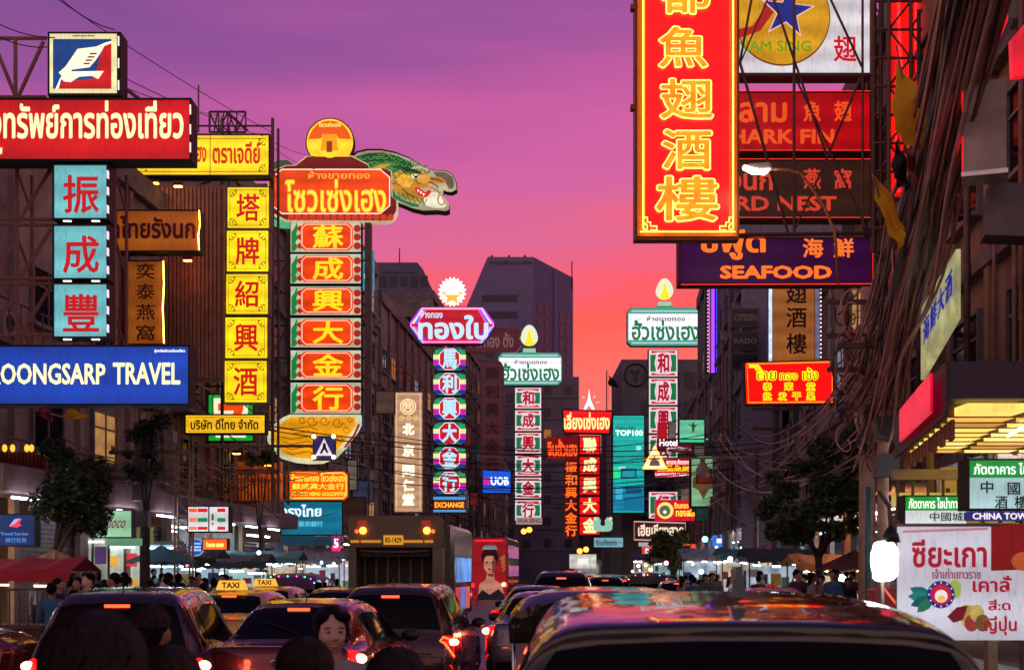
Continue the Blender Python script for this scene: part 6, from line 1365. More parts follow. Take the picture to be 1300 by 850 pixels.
def car(kind, px, d, paint, label, rz=RZ, hi=False, taxi=None, plate=None, brake=True, h=1.0, cx=None, rooftone=None, light='std', parts_cache=True, cat='car', group=None, tail=1.0):
    K = KINDS[kind]; x = P(px, 0, d).x if cx is None else cx
    t = thing('car' if not taxi else 'taxi', label, cat, (x, d, 0), rz, group)
    key = (kind, paint.name, hi, taxi, brake, light, h, rooftone.name if rooftone else '')
    if key in _cache:
        for me, nm, sub in _cache[key]:
            o = link(nm, me, t)
            for me2, nm2 in sub: link(nm2, me2, o)
        if plate: text_obj(plate, .26, .09, BLACK, t, 'plate_number', (0, -.035, .62*h), .03)
        return t
    L = K['L']; w = K['w']; rows = [(y, z*h, a, b*h, c) for y, z, a, b, c in K['rows']]
    B = Body(rows, w); B.midy = L/2; n = len(rows)-1; T = K['top']; nu = 3 if not hi else 6; nv = 3 if not hi else 5
    out = []
    def reg(nm, mb, mat, sub=()):
        me = mb.mesh(mat, nm); out.append((me, nm, [(b.mesh(m2, n2), n2) for n2, b, m2 in sub]))
    body = B.patch(0, n, -6, 6, n*nu, 12*nv); reg('body', body, paint)
    belt = K.get('belt', T-1)
    if rooftone: reg('roof', B.patch(T+.05, K['wsh'][0]-.05, -2, 2, 8, 8, .006), rooftone)
    reg('rear_window', B.patch(belt+.12, (T-.12 if 'belt' not in K else T-.95), -2, 2, 6, 8, .006, lambda a: (-2.25+.35*a, 2.25-.35*a)), GLASS)
    ws0, ws1 = K['wsh']
    reg('windscreen', B.patch(ws0+.1, ws1-.08, -2, 2, 6, 8, .006), GLASS)
    for sg in (-1, 1):
        ym = [(T+.15, T+1.05), (T+1.12, T+2.0), (T+2.07, ws0+.65)] if kind != 'sedan' else [(T+.1, T+1.0), (T+1.06, ws0+.65)]
        for a, b in ym:
            reg('side_window', B.patch(a, b, sg*2.5, sg*3.75, 5, 4, .006), GLASS)
        reg('door_seam', B.patch(T+1.08, T+1.10, sg*3.8, sg*5.7, 1, 5, .004), TRIM)
        reg('door_handle', MB().box(sg*(w/2-.005), L*.36, .86*h, sg*(w/2+.02), L*.36+.18, .89*h, .01), CHROME if hi else TRIM)
        # mirror
        mm = MB().ball((sg*(w/2+.10), L*.62, 1.03*h), (.11, .06, .08), 10, 8); mm.tube([(sg*(w/2-.06), L*.63, .98*h), (sg*(w/2+.05), L*.62, 1.0*h)], .02, 6)
        reg('mirror', mm, TRIM)
        # tail light
        lm = REDHOT if light == 'hot' else RED
        if light == 'vee':
            v = MB(); q0 = B.at(2.55, sg*1.9)+Vector((0, -.02, .0)); q1 = B.at(2.85, sg*4.4)+Vector((sg*.02, -.02, .07)); q2 = B.at(2.15, sg*4.5)+Vector((sg*.02, -.03, 0))
            v.tube([q1, B.at(2.75, sg*3)+Vector((0, -.03, .02)), q0, B.at(2.35, sg*3)+Vector((0, -.035, 0)), q2], .013, 6)
            c = B.at(2.6, sg*4.1)+Vector((sg*.02, -.02, .0)); v2 = MB().ball(c, (.075, .04, .045), 10, 8)
            reg('tail_light', B.patch(2.2, 2.9, sg*2.6, sg*4.7, 4, 8, .008), REDDIM, [('light_tube', v, EM(255, 90, 40, 3.5)), ('lamp', v2, REDHOT)])
        else:
            uu = (2.25, 2.95) if kind != 'suv' else (2.1, 3.0)
            core = MB().ball(B.at((uu[0]+uu[1])/2, sg*4.0)+Vector((sg*.01, -.01, 0)), (.07, .03, .05), 10, 8)
            reg('tail_light', B.patch(uu[0], uu[1], sg*3.0, sg*4.8, 4, 6, .010), REDDIM if not brake else EM(250, 9, 8, 7*tail), [('lamp', core, REDHOT if brake else RED)])
        reg('reflector', B.patch(1.0, 1.12, sg*3.6, sg*4.5, 1, 4, .008), REDDIM)
        for wy in K['wh']:
            r = K['r']; xw = sg*(w/2-.02)
            ty = MB(); pr = []
            for rr, dx in ((r*.6, .0), (r*.93, .0), (r, -.03), (r, -.2), (r*.9, -.23)): pr.append((rr, xw+sg*(.012+dx)))
            N_ = 20; vs = []
            for rr, xx in pr:
                for k2 in range(N_): vs.append((xx, wy+rr*math.cos(2*math.pi*k2/N_), r+rr*math.sin(2*math.pi*k2/N_)))
            ty.add(vs, [(a2*N_+b2, a2*N_+(b2+1) % N_, (a2+1)*N_+(b2+1) % N_, (a2+1)*N_+b2) for a2 in range(len(pr)-1) for b2 in range(N_)], True)
            rim = MB()
            rim.add([(xw+sg*.002, wy+r*.62*math.cos(2*math.pi*k2/N_), r+r*.62*math.sin(2*math.pi*k2/N_)) for k2 in range(N_)], [tuple(range(N_))])
            for k2 in range(5):
                a2 = k2*2*math.pi/5+.3; rim.tube([(xw+sg*.02, wy, r), (xw+sg*.02, wy+r*.6*math.cos(a2), r+r*.6*math.sin(a2))], .028, 5)
            rim.tube([(xw+sg*.014, wy+r*.62*math.cos(2*math.pi*k2/N_), r+r*.62*math.sin(2*math.pi*k2/N_)) for k2 in range(N_)], .018, 5, True)
            reg('wheel', ty, TYRE, [('rim', rim, MT(.35, .33, .34, .3, .9, .1))])
            ar = MB(); pp = [(wy+(r+.075)*math.cos(math.pi*k2/12), r-.02+(r+.075)*math.sin(math.pi*k2/12)) for k2 in range(13)]
            ar.add([(sg*(w/2+.004), y2, z2) for y2, z2 in pp]+[(sg*(w/2-.1), y2, z2) for y2, z2 in pp], [tuple(range(13))]+[(k2, k2+1, k2+14, k2+13) for k2 in range(12)])
            reg('wheel_arch', ar, TRIM)
    reg('bumper_trim', B.patch(.15, .75, -3.4, 3.4, 3, 8, .012), TRIM)
    reg('plate', MB().box(-.18, -.03, .55*h, .18, -.004, .68*h), MT(.6, .6, .56, .5, 0, .1))
    if brake: 
        q = B.at(T-.18, 0); reg('brake_light', MB().box(-.12, q.y-.035, q.z-.012, .12, q.y-.01, q.z+.018), EM(255, 60, 30, 5.0))
    if 'belt' not in K: reg('aerial', MB().tube([(0, rows[T][0]+.25, rows[T][1]+.02), (0, rows[T][0]+.17, rows[T][1]+.2)], .008, 5), TRIM)
    q0 = B.at(belt+.25, .2); q1 = B.at(T-.45, -1.2)
    if 'belt' not in K: reg('rear_wiper', MB().tube([q0+Vector((0, -.02, 0)), q0.lerp(q1, .5)+Vector((0, -.03, .01)), q1+Vector((0, -.02, 0))], .009, 4), TRIM)
    reg('boot_seam', B.patch(1.55, 1.60, -3.2, 3.2, 1, 10, .004), TRIM)
    reg('boot_seam', B.patch(2.95, 3.0, -2.6, 2.6, 1, 10, .004), TRIM)
    reg('plate_recess', MB().box(-.3, -.022, .52*h, .3, -.001, .74*h, .02), TRIM)
    reg('boot_handle', MB().box(-.22, -.035, .755*h, .22, -.005, .78*h), CHROME)
    reg('badge', MB().tube([(.05*math.cos(a*.52), -.03+.0, .86*h+.035*math.sin(a*.52)) for a in range(12)], .008, 5, True), CHROME)
    if taxi:
        z = rows[T+1][1]+.04; m = MB(); m.prism([(-.26, z), (.26, z), (.2, z+.16), (-.2, z+.16)], 1.1, 1.25)
        me = m.mesh(EM(250, 190, 60, .9), 'roof_sign'); out.append((me, 'roof_sign', []))
    _cache[key] = out
    for me, nm, sub in out:
        o = link(nm, me, t)
        for me2, nm2 in sub: link(nm2, me2, o)
    if taxi: text_obj('TAXI', .3, .1, MT(.15, .02, .02, .6, 0, 0), t, 'roof_lettering', (0, 1.09, rows[T+1][1]+.12), .04)
    if plate: text_obj(plate, .26, .09, BLACK, t, 'plate_number', (0, -.035, .615*h), .03)
    return t
DR = CAR(.16, .010, .018); MAR = CAR(.035, .008, .014); BLK = CAR(.006, .005, .008, coat=.85, rough=.12, metal=0.0); TY = CAR(.75, .36, .02, metal=.1); SIL = CAR(.16, .17, .2); PUR = CAR(.03, .012, .03)  # DR: dark red paint with tail light glow added to its colour
# 1 nearest
n1 = car('suv', 966, 4.45, BLK, 'big near black car at the bottom right, its glossy roof mirroring the signs', rz=RZ*.6, hi=True, brake=False, h=1.012)
MB().prism([(-.034, 0), (.034, 0), (.02, .05), (.011, .12), (-.011, .12), (-.02, .05)], 0, .14).build('shark_fin', CAR(.02, .06, .12), n1, (.02, .75, 1.70))
MB().box(-.20, .30, 1.57, .42, .33, 1.585).build('roof_edge_strip', MT(.4, .34, .3, .3, .3), n1)
tz = MB(); tz.tube([(.035*0-.31+.24*0, .62, 1.705)]*2, .001, 3)
# 2..: cars in the queue
car('hatch', 492, 17.8, CAR(.06, .012, .016), 'dark wine people carrier with V shaped red tail lights behind the garbage truck', hi=True, light='vee', plate='กข 5821')
car('sedan', 350, 13.7, DR, 'dark red saloon with orange reflection painted on its roof in front of the smiling woman', hi=True, plate='4กฉ 7', rooftone=CAR(.75, .33, .02, metal=.1))  # yellow-orange reflection put in as the roof colour
car('hatch', 142, 12.9, PUR, 'dark plum people carrier at the lower left behind the large foreground head', rz=.07, hi=True, light='hot')
car('sedan', 268, 21.5, TY, 'yellow taxi with lit roof sign at the left', taxi=True, tail=.8)
car('sedan', 318, 27.5, TY, 'second yellow taxi further away, left of the light covered tricycle', taxi=True, brake=False)
car('sedan', 412, 24.5, CAR(.06, .012, .05), 'purple saloon with yellow roof edge left of the wine people carrier', rooftone=CAR(.75, .36, .02, metal=.1), brake=False)
car('sedan', 688, 20, SIL, 'dark silver saloon with bright left tail light beside the black tricycle', plate='ฆค 118')
car('sedan', 676, 29, CAR(.05, .06, .09), 'dark saloon ahead of the silver saloon near the red bus', brake=False)
car('hatch', 712, 33, CAR(.02, .02, .022), 'black van like car with glowing red top brake light in the centre lane', h=1.12)
car('sedan', 992, 25.5, CAR(.6, .22, .1, metal=.1), 'peach saloon roof behind the big near black car', brake=False)
car('sedan', 0, 20.6, CAR(.22, .01, .015), 'red car nosing in at the far left edge with spoked wheel', rz=math.radians(-88), cx=-11.9, hi=True)
car('sedan', 862, 45, SIL, 'grey saloon with one red light in the far right lane')
rs = random.Random(3)
for i in range(30):
    d = rs.uniform(50, 135); px = rs.uniform(700+.2*d, 850)
    car(rs.choice(('sedan', 'hatch')), px, d, rs.choice((MAR, SIL, BLK, TY)), 'small car with glowing red tail lights packed in the distant jam', group='small cars in the distant jam')
for i, (px, d, kd, c) in enumerate(((792, 58, 'sedan', MAR), (828, 66, 'hatch', SIL), (766, 62, 'hatch', BLK), (738, 74, 'sedan', TY), (800, 84, 'sedan', SIL), (772, 92, 'hatch', MAR), (836, 94, 'sedan', TY), (752, 108, 'hatch', BLK), (790, 120, 'sedan', SIL), (815, 128, 'hatch', MAR), (700, 52, 'sedan', SIL), (716, 66, 'hatch', MAR))):
    car(kd, px, d, c, ['maroon saloon in the far traffic', 'grey hatchback right of the maroon saloon in the far traffic', 'black hatchback in the far centre lane', 'yellow taxi coloured saloon in the far traffic', 'grey saloon deep in the far traffic', 'maroon hatchback deep in the far traffic', 'yellow saloon deep in the far traffic on the right', 'black hatchback near the vanishing point', 'grey saloon near the vanishing point', 'maroon hatchback near the vanishing point', 'grey saloon ahead of the black van like car', 'maroon hatchback close to the red bus'][i], group='cars in the far traffic')
# --- tricycles
def tuktuk(px, d, label, canopy, leds=None, rz=RZ, lampc=None, hi=False, cx=None):
    t = thing('tricycle_taxi', label, 'tricycle', (P(px, 0, d).x if cx is None else cx, d, 0), rz)
    # canopy: rounded roof
    m = MB(); vs = []; nu, nv = 10, 12
    for i in range(nu+1):
        for j in range(nv+1):
            u = i/nu; v = -1+2*j/nv
            y = -.12+2.1*u; zc = 1.76-.05*(2*u-1)**2-.10*(1 if u < .04 else 0)
            x = .70*math.sin(v*1.35)/math.sin(1.35); z = zc-.17*abs(v)**3.2
            vs.append((x, y, z))
    m.add(vs, [(i*(nv+1)+j, i*(nv+1)+j+1, (i+1)*(nv+1)+j+1, (i+1)*(nv+1)+j) for i in range(nu) for j in range(nv)], True)
    m.build('canopy', canopy, t)
    m = MB(); pv = [(.70*math.sin(v*1.35)/math.sin(1.35), 1.66-.17*abs(v)**3.2) for v in [-1+j/6 for j in range(13)]]
    m.prism(pv+[(.69, 1.34), (-.69, 1.34)], -.13, -.10); m.build('rear_valance', canopy, t)
    for sg in (-1, 1):
        for y in (-.02, .95, 1.75): MB().tube([(sg*.66, y, .62), (sg*.67, y, 1.55)], .016, 6).build('post', CHROME, t)
        MB().tube([(sg*.66, -.05, .85), (sg*.66, .9, .85)], .014, 6).build('rail', CHROME, t)
        MB().box(sg*.30, -.16, .52, sg*.60, -.12, .62, .02).build('tail_light', RED, t)
        w = MB(); w.tube([(sg*.56, .35+.24*math.cos(a*.314), .24+.24*math.sin(a*.314)) for a in range(20)], .05, 6, True); w.build('wheel', TYRE, t)
    w = MB(); w.tube([(0, 2.35+.24*math.cos(a*.314), .24+.24*math.sin(a*.314)) for a in range(20)], .05, 6, True); w.build('wheel', TYRE, t)
    MB().prism([(-.62, .35), (.62, .35), (.66, .6), (.66, .9), (-.66, .9), (-.66, .6)], -.1, .1).build('rear_panel', canopy, t)
    MB().box(-.6, .12, .35, .6, .75, .62, .05).build('seat', MT(.15, .02, .02, .5), t); MB().box(-.6, .12, .62, .6, .22, 1.15, .05).build('backrest', MT(.15, .02, .02, .5), t)
    MB().box(-.5, .8, .25, .5, 2.2, .33).build('floor_pan', METAL, t); MB().prism([(-.45, .5), (.45, .5), (.5, 1.0), (-.5, 1.0)], 2.1, 2.2).build('front_shield', canopy, t)
    MB().prism([(-.52, 1.02), (.52, 1.02), (.58, 1.5), (-.58, 1.5)], 1.95, 1.97).build('windscreen', GLASS, t)
    MB().box(-.16, -.145, .42, .16, -.105, .51).build('plate', MT(.6, .6, .5, .5), t)
    if leds:
        for i in range(len(leds)):
            v = -1+2*i/(len(leds)-1); MB().ball((.70*math.sin(v*1.35)/math.sin(1.35), -.15, 1.68-.17*abs(v)**3.2), .02, 8, 6).build('led_lamp', EM(*leds[i], 6.0), t)
    return t
BKC = CAR(.008, .006, .008, rough=.2)
tt = tuktuk(768, 9.8, 'black canopied tricycle with chrome posts just left of the big near car', BKC); tt.scale = (1, 1, .955)
s_ = MB().prism([(-.64, .92), (-.30, .92), (-.30, 1.34), (-.64, 1.34)], -.135, -.128); s_.build('side_curtain', MT(.3, .2, .22, .4), tt)
tuktuk(367, 35, 'tricycle covered with violet, blue and green party lights on the left', MT(.12, .03, .16, .4), [(180, 60, 255), (80, 120, 255), (60, 255, 160), (255, 60, 120), (80, 200, 255), (180, 60, 255), (60, 255, 120), (120, 80, 255), (80, 160, 255)])
tuktuk(822, 50, 'distant tricycle with orange lamps in the far centre lane', MT(.05, .05, .08, .4), [(255, 150, 60), (255, 110, 40), (255, 150, 60), (90, 160, 255), (255, 110, 40)])
# --- garbage truck
t = thing('garbage_truck', 'olive grey garbage truck with open dark hopper and two round orange lamps', 'truck', (P(502, 0, 27.5).x, 27.5, 0), .0)
GT = MT(.15, .13, .075, .5, .1, .4, 1.2, .1); GD = MT(.03, .028, .025, .6, .2)
k = 27.5/F; Zp = lambda py: CH+(725-py)*k; Xp = lambda px: (px-502)*k
MB().box(Xp(442), 0, Zp(694), Xp(561), .5, Zp(654), .06).build('tailgate_top', GT, t)
for a, b in ((442, 452), (549, 561)): MB().box(Xp(a), .02, .95, Xp(b), 1.2, Zp(694)-.002).build('side_pillar', GT, t)
MB().box(Xp(452), .9, 1.0, Xp(549), 1.0, Zp(694)).build('hopper_back', GD, t)
for i in range(6): MB().box(Xp(456+i*15), .84, 1.1, Xp(459+i*15), .898, Zp(697)).build('hopper_rib', GT, t)
MB().prism([(Xp(452), Zp(697)), (Xp(549), Zp(697)), (Xp(544), Zp(706)), (Xp(457), Zp(706))], .2, .25).build('packer_lip', GD, t)
MB().tube([(Xp(456), .1, Zp(698)), (Xp(480), .05, Zp(700)), (Xp(525), .05, Zp(700)), (Xp(546), .1, Zp(698))], .025, 6).build('grab_rail', METAL, t)
MB().box(Xp(443), -.1, .7, Xp(560), .9, 1.0, .03).build('bumper', GD, t)
MB().box(Xp(444), 1.2, .8, Xp(560), 3.6, Zp(657), .05).build('bin', GT, t)
for i in range(3): MB().box(Xp(560)+.001, 1.5+i*.8, .85, Xp(562.5), 1.62+i*.8, Zp(660)).build('bin_rib', GT, t)
MB().box(Xp(448), 3.7, .7, Xp(556), 5.3, Zp(668), .08).build('cab', MT(.3, .26, .1, .5), t)
YB = EM(226, 150, 50, .55)
for a, b in ((445, 456), (458, 484), (510, 537), (539, 550)): MB().box(Xp(a), -.02, Zp(688.5), Xp(b), -.003, Zp(685)).build('reflective_strip', YB, t)
MB().box(Xp(487), -.03, Zp(691), Xp(512), -.003, Zp(679)).build('plate', EM(235, 160, 40, .7), t); text_obj('83-1429', .33, .11, BLACK, t, 'plate_number', (Xp(499.5), -.036, Zp(685)), .03)
for x in (461, 542):
    MB().ball((Xp(x), -.03, Zp(673)), .075, 12, 8).build('lamp', EM(255, 120, 40, 8.0), t); MB().ball((Xp(x+(8 if x > 500 else -8)), -.02, Zp(674)), .04, 10, 8).build('lamp', EM(240, 90, 30, 2.5), t)
    MB().box(Xp(x-7), -.02, Zp(666), Xp(x+5), .0-.001, Zp(660)).build('upper_lamp', EM(150, 40, 24, .7), t)
for sg in (-1, 1):
    for y in (1.6, 2.7, 4.6):
        w = MB(); w.tube([(sg*.85, y+.36*math.cos(a*.314), .48+.36*math.sin(a*.314)) for a in range(20)], .12, 6, True); w.build('wheel', TYRE, t)
# --- buses
def bus(px, d, w, h, L, label, mat, side, rz=RZ, kind='bus'):
    t = thing('bus', label, 'bus', (P(px, 0, d).x, d, 0), rz)
    MB().box(-w/2, 0, .45, w/2, L, h, .12).build('body', mat, t)
    n = int(L/1.3)
    for sg in (-1, 1):
        for lev in ((1.5, 2.2),) if h < 3.6 else ((1.5, 2.2), (2.7, 3.5)):
            for i in range(n): MB().box(sg*(w/2+.001), .5+i*1.25, lev[0], sg*(w/2+.02), 1.6+i*1.25, lev[1]).build('side_window', GLASS if side is None else side, t)
        for y in (1.6, L-1.6):
            q = MB(); q.tube([(sg*(w/2-.12), y+.36*math.cos(a*.314), .46+.36*math.sin(a*.314)) for a in range(20)], .1, 6, True); q.build('wheel', TYRE, t)
        MB().box(sg*(w/2-.25), -.04, .8, sg*(w/2-.08), -.002, 1.05).build('tail_light', RED, t)
    return t
b = bus(523, 37.5, 2.4, 3.1, 4.6, 'narrow blue silver bus side showing right of the garbage truck', MT(.35, .4, .5, .15, .8, .3), EM(90, 150, 230, .9, .7, scale=1.2))
for i in range(3): MB().box(1.205, .3+i*1.2, .7, 1.22, 1.3+i*1.2, 1.35).build('reflection_panel', EM(*((190, 50, 60), (80, 110, 200), (200, 90, 90), (120, 150, 220), (200, 60, 60))[i], .8, .6, scale=3), b)  # coloured reflections on the shiny side, drawn as glowing panels
RB = CAR(.42, .012, .03, metal=.1)
b = bus(621, 86, 2.45, 4.0, 9.5, 'red double decker with a large fashion portrait on its back', RB, EM(180, 90, 150, .7, .5, scale=.8))
# portrait print on the rear: generic woman with dark hair and pale collar
k = 86/F
def bp(name, pts, mat, o): MB().prism([((x-621)*k, CH+(725-y)*k) for x, y in pts], -.02-o, -.012-o).build(name, mat, b)
ell = lambda cx, cy, rx, ry, n=20: [(cx+rx*math.cos(i*2*math.pi/n), cy+ry*math.sin(i*2*math.pi/n)) for i in range(n)]
PS = EM(196, 128, 104, .8, .3)
bp('print_ground', [(600, 683), (643, 683), (643, 762), (600, 762)], EM(150, 14, 26, .8, .4), 0)
bp('print_hair', ell(622, 707, 11, 13), EM(34, 14, 18, .5), .01)
bp('print_shoulders', [(607, 752), (609, 740), (617, 735), (618, 726), (627, 726), (628, 735), (637, 741), (640, 752), (632, 760), (614, 760)], PS, .02)
bp('print_face', ell(621.5, 715, 7.6, 12), PS, .03)
bp('print_fringe', [(613, 710), (614, 702), (621, 698), (629, 702), (630, 710), (626, 705), (618, 705)], EM(34, 14, 18, .5), .04)
for x in (618, 625.5): bp('print_eye', ell(x, 713.5, 1.9, .9, 10), EM(40, 18, 24, .4), .04)
bp('print_shade', [(626, 706), (630, 712), (628, 722), (624, 727), (625, 716)], EM(130, 70, 60, .6, .3), .035)
bp('print_neck_shade', [(618, 728), (627, 727), (627, 732), (620, 731)], EM(120, 66, 56, .6), .035)
for q in range(4): bp('print_leaf', [(634+q*1.5, 708+q*5), (640, 704+q*5), (642, 707+q*5), (637, 711+q*5)], EM(170, 110, 50, .7), .02)
bp('print_headpiece', [(612, 697), (614, 692), (630, 692), (632, 697)], EM(150, 150, 165, .6, .5), .05)
bp('print_lips', ell(621.5, 722, 2.2, 1.2, 10), EM(120, 20, 40, .6), .04)
bp('print_dress', [(606, 756), (612, 748), (622, 754), (633, 747), (640, 754), (640, 762), (606, 762)], EM(36, 26, 32, .5, .5), .045)
MB().box(-.9, -.03, 3.72, .9, -.015, 3.86).build('top_strip', EM(240, 30, 40, 1), b)
MB().ball((.95, -.03, .98), .13, 10, 8).build('lamp', REDHOT, b)
b2 = bus(745, 112, 2.4, 2.8, 7, 'pale small bus in the far traffic right of the red double decker', MT(.35, .33, .32, .5), None)
MB().box(-1.0, -.03, 1.2, 1.0, -.003, 2.4).build('rear_window', EM(150, 150, 150, .5, .5), b2)
t = thing('food_cart', 'wooden rail food cart with painted panel at the far left edge', 'cart', (P(30, 0, 24).x, 24, .02))
MB().box(-.8, 0, .75, .6, .9, .82).build('top', MT(.16, .08, .05, .5), t); MB().box(-.78, .02, .3, .58, .88, .74).build('case', MT(.12, .06, .04, .5, 0, .5, 4), t)
for i in range(9): MB().tube([(-.75+i*.165, 0, .82), (-.75+i*.165, 0, 1.45)], .018, 5).build('rail_post', MT(.10, .06, .05, .4), t)
MB().tube([(-.8, 0, 1.46), (.6, 0, 1.46)], .025, 6).build('rail', MT(.16, .08, .06, .4), t)
for x in (-.5, .35):
    q = MB(); q.tube([(x, -.03, .3)]+[(x+.28*math.cos(a*.35), -.03, .3+.28*math.sin(a*.35)) for a in range(19)], .02, 5); q.build('wheel', TYRE, t)
# ================================================================== PEOPLE
def union_mesh(prims, vox, smooth, mat, name, cut=None):
    """one continuous skin over overlapping tapered limbs"""
    m = MB()
    for p in prims:
        if p[0] == 'c':
            _, a, b, ra, rb = p; a = Vector(a); b = Vector(b)
            m.tube([a, a.lerp(b, .5), b], [ra, (ra+rb)/2, rb], 10); m.ball(a, ra*1.0, 10, 8); m.ball(b, rb*1.0, 10, 8)
        else: m.ball(p[1], p[2], 16, 12)
    me = m.mesh(mat, name); o = bpy.data.objects.new('tmp', me)
    r = o.modifiers.new('r', 'REMESH'); r.mode = 'VOXEL'; r.voxel_size = vox; r.use_smooth_shade = True
    if smooth: s = o.modifiers.new('s', 'SMOOTH'); s.factor = .5; s.iterations = smooth
    out = evaluated_mesh(o)
    bpy.data.objects.remove(o); bpy.data.meshes.remove(me); out.name = name
    out.materials.clear(); out.materials.append(mat)
    return out
def body_prims(H, turn=0.0, arm='down', walk=0.0, fem=False):
    """standing figure facing -y (towards the viewer) before turning"""
    h = H/1.7; sw = .19*h if not fem else .165*h; P_ = []
    P_ += [('c', (0, 0, 1.40*h), (0, -.01, 1.52*h), .052*h, .05*h)]
    P_ += [('e', (0, -.005, 1.60*h), (.073*h, .092*h, .105*h)), ('e', (0, -.035*h, 1.545*h), (.052*h, .06*h, .055*h)), ('e', (0, .02*h, 1.625*h), (.077*h, .088*h, .085*h))]
    P_ += [('e', (0, -.098*h, 1.572*h), (.013*h, .02*h, .014*h)), ('c', (0, -.083*h, 1.61*h), (0, -.1*h, 1.578*h), .008*h, .012*h)]
    for sg in (-1, 1): P_ += [('e', (sg*.078*h, .0, 1.59*h), (.012*h, .02*h, .032*h)), ('e', (sg*.035*h, -.075*h, 1.57*h), (.025*h, .02*h, .022*h))]
    P_ += [('c', (0, 0, 1.34*h), (0, .0, 1.18*h), .12*h, .115*h), ('c', (-.07*h, 0, 1.34*h), (.07*h, 0, 1.34*h), .10*h, .10*h), ('c', (0, 0, 1.15*h), (0, 0, .98*h), .11*h, .13*h), ('c', (-.06*h, 0, .93*h), (.06*h, 0, .93*h), .115*h, .115*h)]
    for i, sg in enumerate((-1, 1)):
        sh = Vector((sg*sw, 0, 1.375*h)); P_.append(('c', (sg*.05, 0, 1.40*h), sh, .06*h, .055*h))
        if arm == 'down': el = sh+Vector((sg*.05, .02, -.29*h)); wr = el+Vector((sg*.0, -.06, -.25*h))
        elif arm == 'fold': el = sh+Vector((sg*.05, .0, -.28*h)); wr = el+Vector((-sg*.12, -.2, .06*h))
        else: el = sh+Vector((sg*.06, -.1, -.25*h)) if i else sh+Vector((sg*.05, .02, -.29*h)); wr = el+Vector((-sg*.03, -.18, .16*h)) if i else el+Vector((0, -.06, -.25*h))
        P_ += [('c', sh, el, .047*h, .038*h), ('c', el, wr, .037*h, .026*h)]
        hd = (wr-el).normalized(); pm = wr+hd*.07*h; P_.append(('c', wr, pm, .026*h, .034*h))
        side = Vector((1, 0, 0))
        for f in range(4): 
            b0 = pm+side*(f-1.5)*.017*h; P_.append(('c', b0, b0+hd*(.06+.012*(1-abs(f-1.5)/1.5))*h+Vector((0, -.015, 0)), .0095*h, .008*h))
        P_.append(('c', wr+hd*.02*h, wr+hd*.055*h+Vector((-sg*.035*h, -.02*h, 0)), .012*h, .009*h))
        st = walk*(1 if i else -1)
        hp = Vector((sg*.085*h, 0, .90*h)); kn = Vector((sg*.095*h, -st*.5-.01, .49*h)); an = Vector((sg*.10*h, -st*.6+.02, .09*h))
        P_ += [('c', hp, kn, .085*h, .058*h), ('c', kn, an, .056*h, .038*h), ('c', an+Vector((0, .03, -.05*h)), an+Vector((0, -.13*h, -.055*h)), .034*h, .032*h)]
    return P_
def grow(pr, d): return [('c', p[1], p[2], p[3]+d, p[4]+d) if p[0] == 'c' else ('e', p[1], tuple(q+d for q in p[2])) for p in pr]
def shirt_prims(pr, H, d=.012, sleeve=True):
    h = H/1.7; out = []
    for p in pr:
        if p[0] == 'c':
            a = Vector(p[1]); b = Vector(p[2]); zm = max(a.z, b.z); zl = min(a.z, b.z)
            if zm <= 1.42*h and zl >= .92*h and zm > 1.1*h and abs(a.x) < .26*h and p[3] > .04*h:
                out.append(('c', a, b, p[3]+d, p[4]+d))
    return out
def trouser_prims(pr, H, d=.012):
    h = H/1.7; out = []
    for p in pr:
        if p[0] == 'c' and Vector(p[1]).z <= 1.0*h and p[3] > .036*h and abs(Vector(p[1]).x) < .13*h and Vector(p[2]).z > .06*h and Vector(p[2]).z < .95*h:
            out.append(('c', p[1], p[2], p[3]+d, p[4]+d))
    return out
SK = [MT(.36, .20, .13, .5, 0, .1, 20), MT(.28, .15, .10, .5, 0, .1, 20), MT(.62, .38, .26, .5, 0, .06, 20)]
HAIR = MT(.006, .004, .004, .6, 0, .5, 60, .6, 0, .12)
CLOTH = [MT(.02, .02, .03, .9), MT(.3, .03, .04, .9), MT(.05, .06, .12, .9), MT(.4, .38, .36, .9), MT(.10, .14, .12, .9), MT(.35, .25, .12, .9), MT(.12, .04, .10, .9), MT(.05, .16, .3, .9)]
NAVY = MT(.015, .018, .03, .9)
_pm = {}
def person_meshes(v, vox=.02):
    if v in _pm: return _pm[v]
    fem = v % 2 == 1; H = 1.70; arm = ('down', 'fold', 'phone')[v % 3]
    pr = body_prims(H, 0, arm, .12 if v > 2 else .03, fem)
    sk = union_mesh(pr, vox, 2, SK[v % 3], 'body'); h = 1
    if fem: hp = [('e', (0, .032, 1.643), (.096, .104, .10)), ('c', (0, .055, 1.6), (0, .075, 1.42), .075, .05)]
    else: hp = [('e', (0, .028, 1.645), (.093, .10, .092)), ('e', (0, .055, 1.60), (.075, .06, .07))]
    hr = union_mesh(hp, .014, 2, HAIR, 'hair')
    sh = union_mesh(shirt_prims(pr, H), vox, 2, CLOTH[0], 'shirt'); tr = union_mesh(trouser_prims(pr, H), vox, 2, NAVY, 'trousers')
    _pm[v] = (sk, hr, sh, tr); return _pm[v]
_cm = {}
def person(x, y, z, H, rz, v, cl, label, group=None):
    t = thing('person', label, 'person', (x, y, z), rz, group); s = H/1.7; t.scale = (s, s, s)
    sk, hr, sh, tr = person_meshes(v)
    link('body', sk, t); link('hair', hr, t); link('trousers', tr, t)
    if (v, cl) not in _cm: m = sh.copy(); m.materials[0] = CLOTH[cl]; _cm[(v, cl)] = m
    link('shirt', _cm[(v, cl)], t); return t
rp = random.Random(5)
CN = ['black', 'red', 'navy', 'pale', 'dark green', 'tan', 'purple', 'blue']
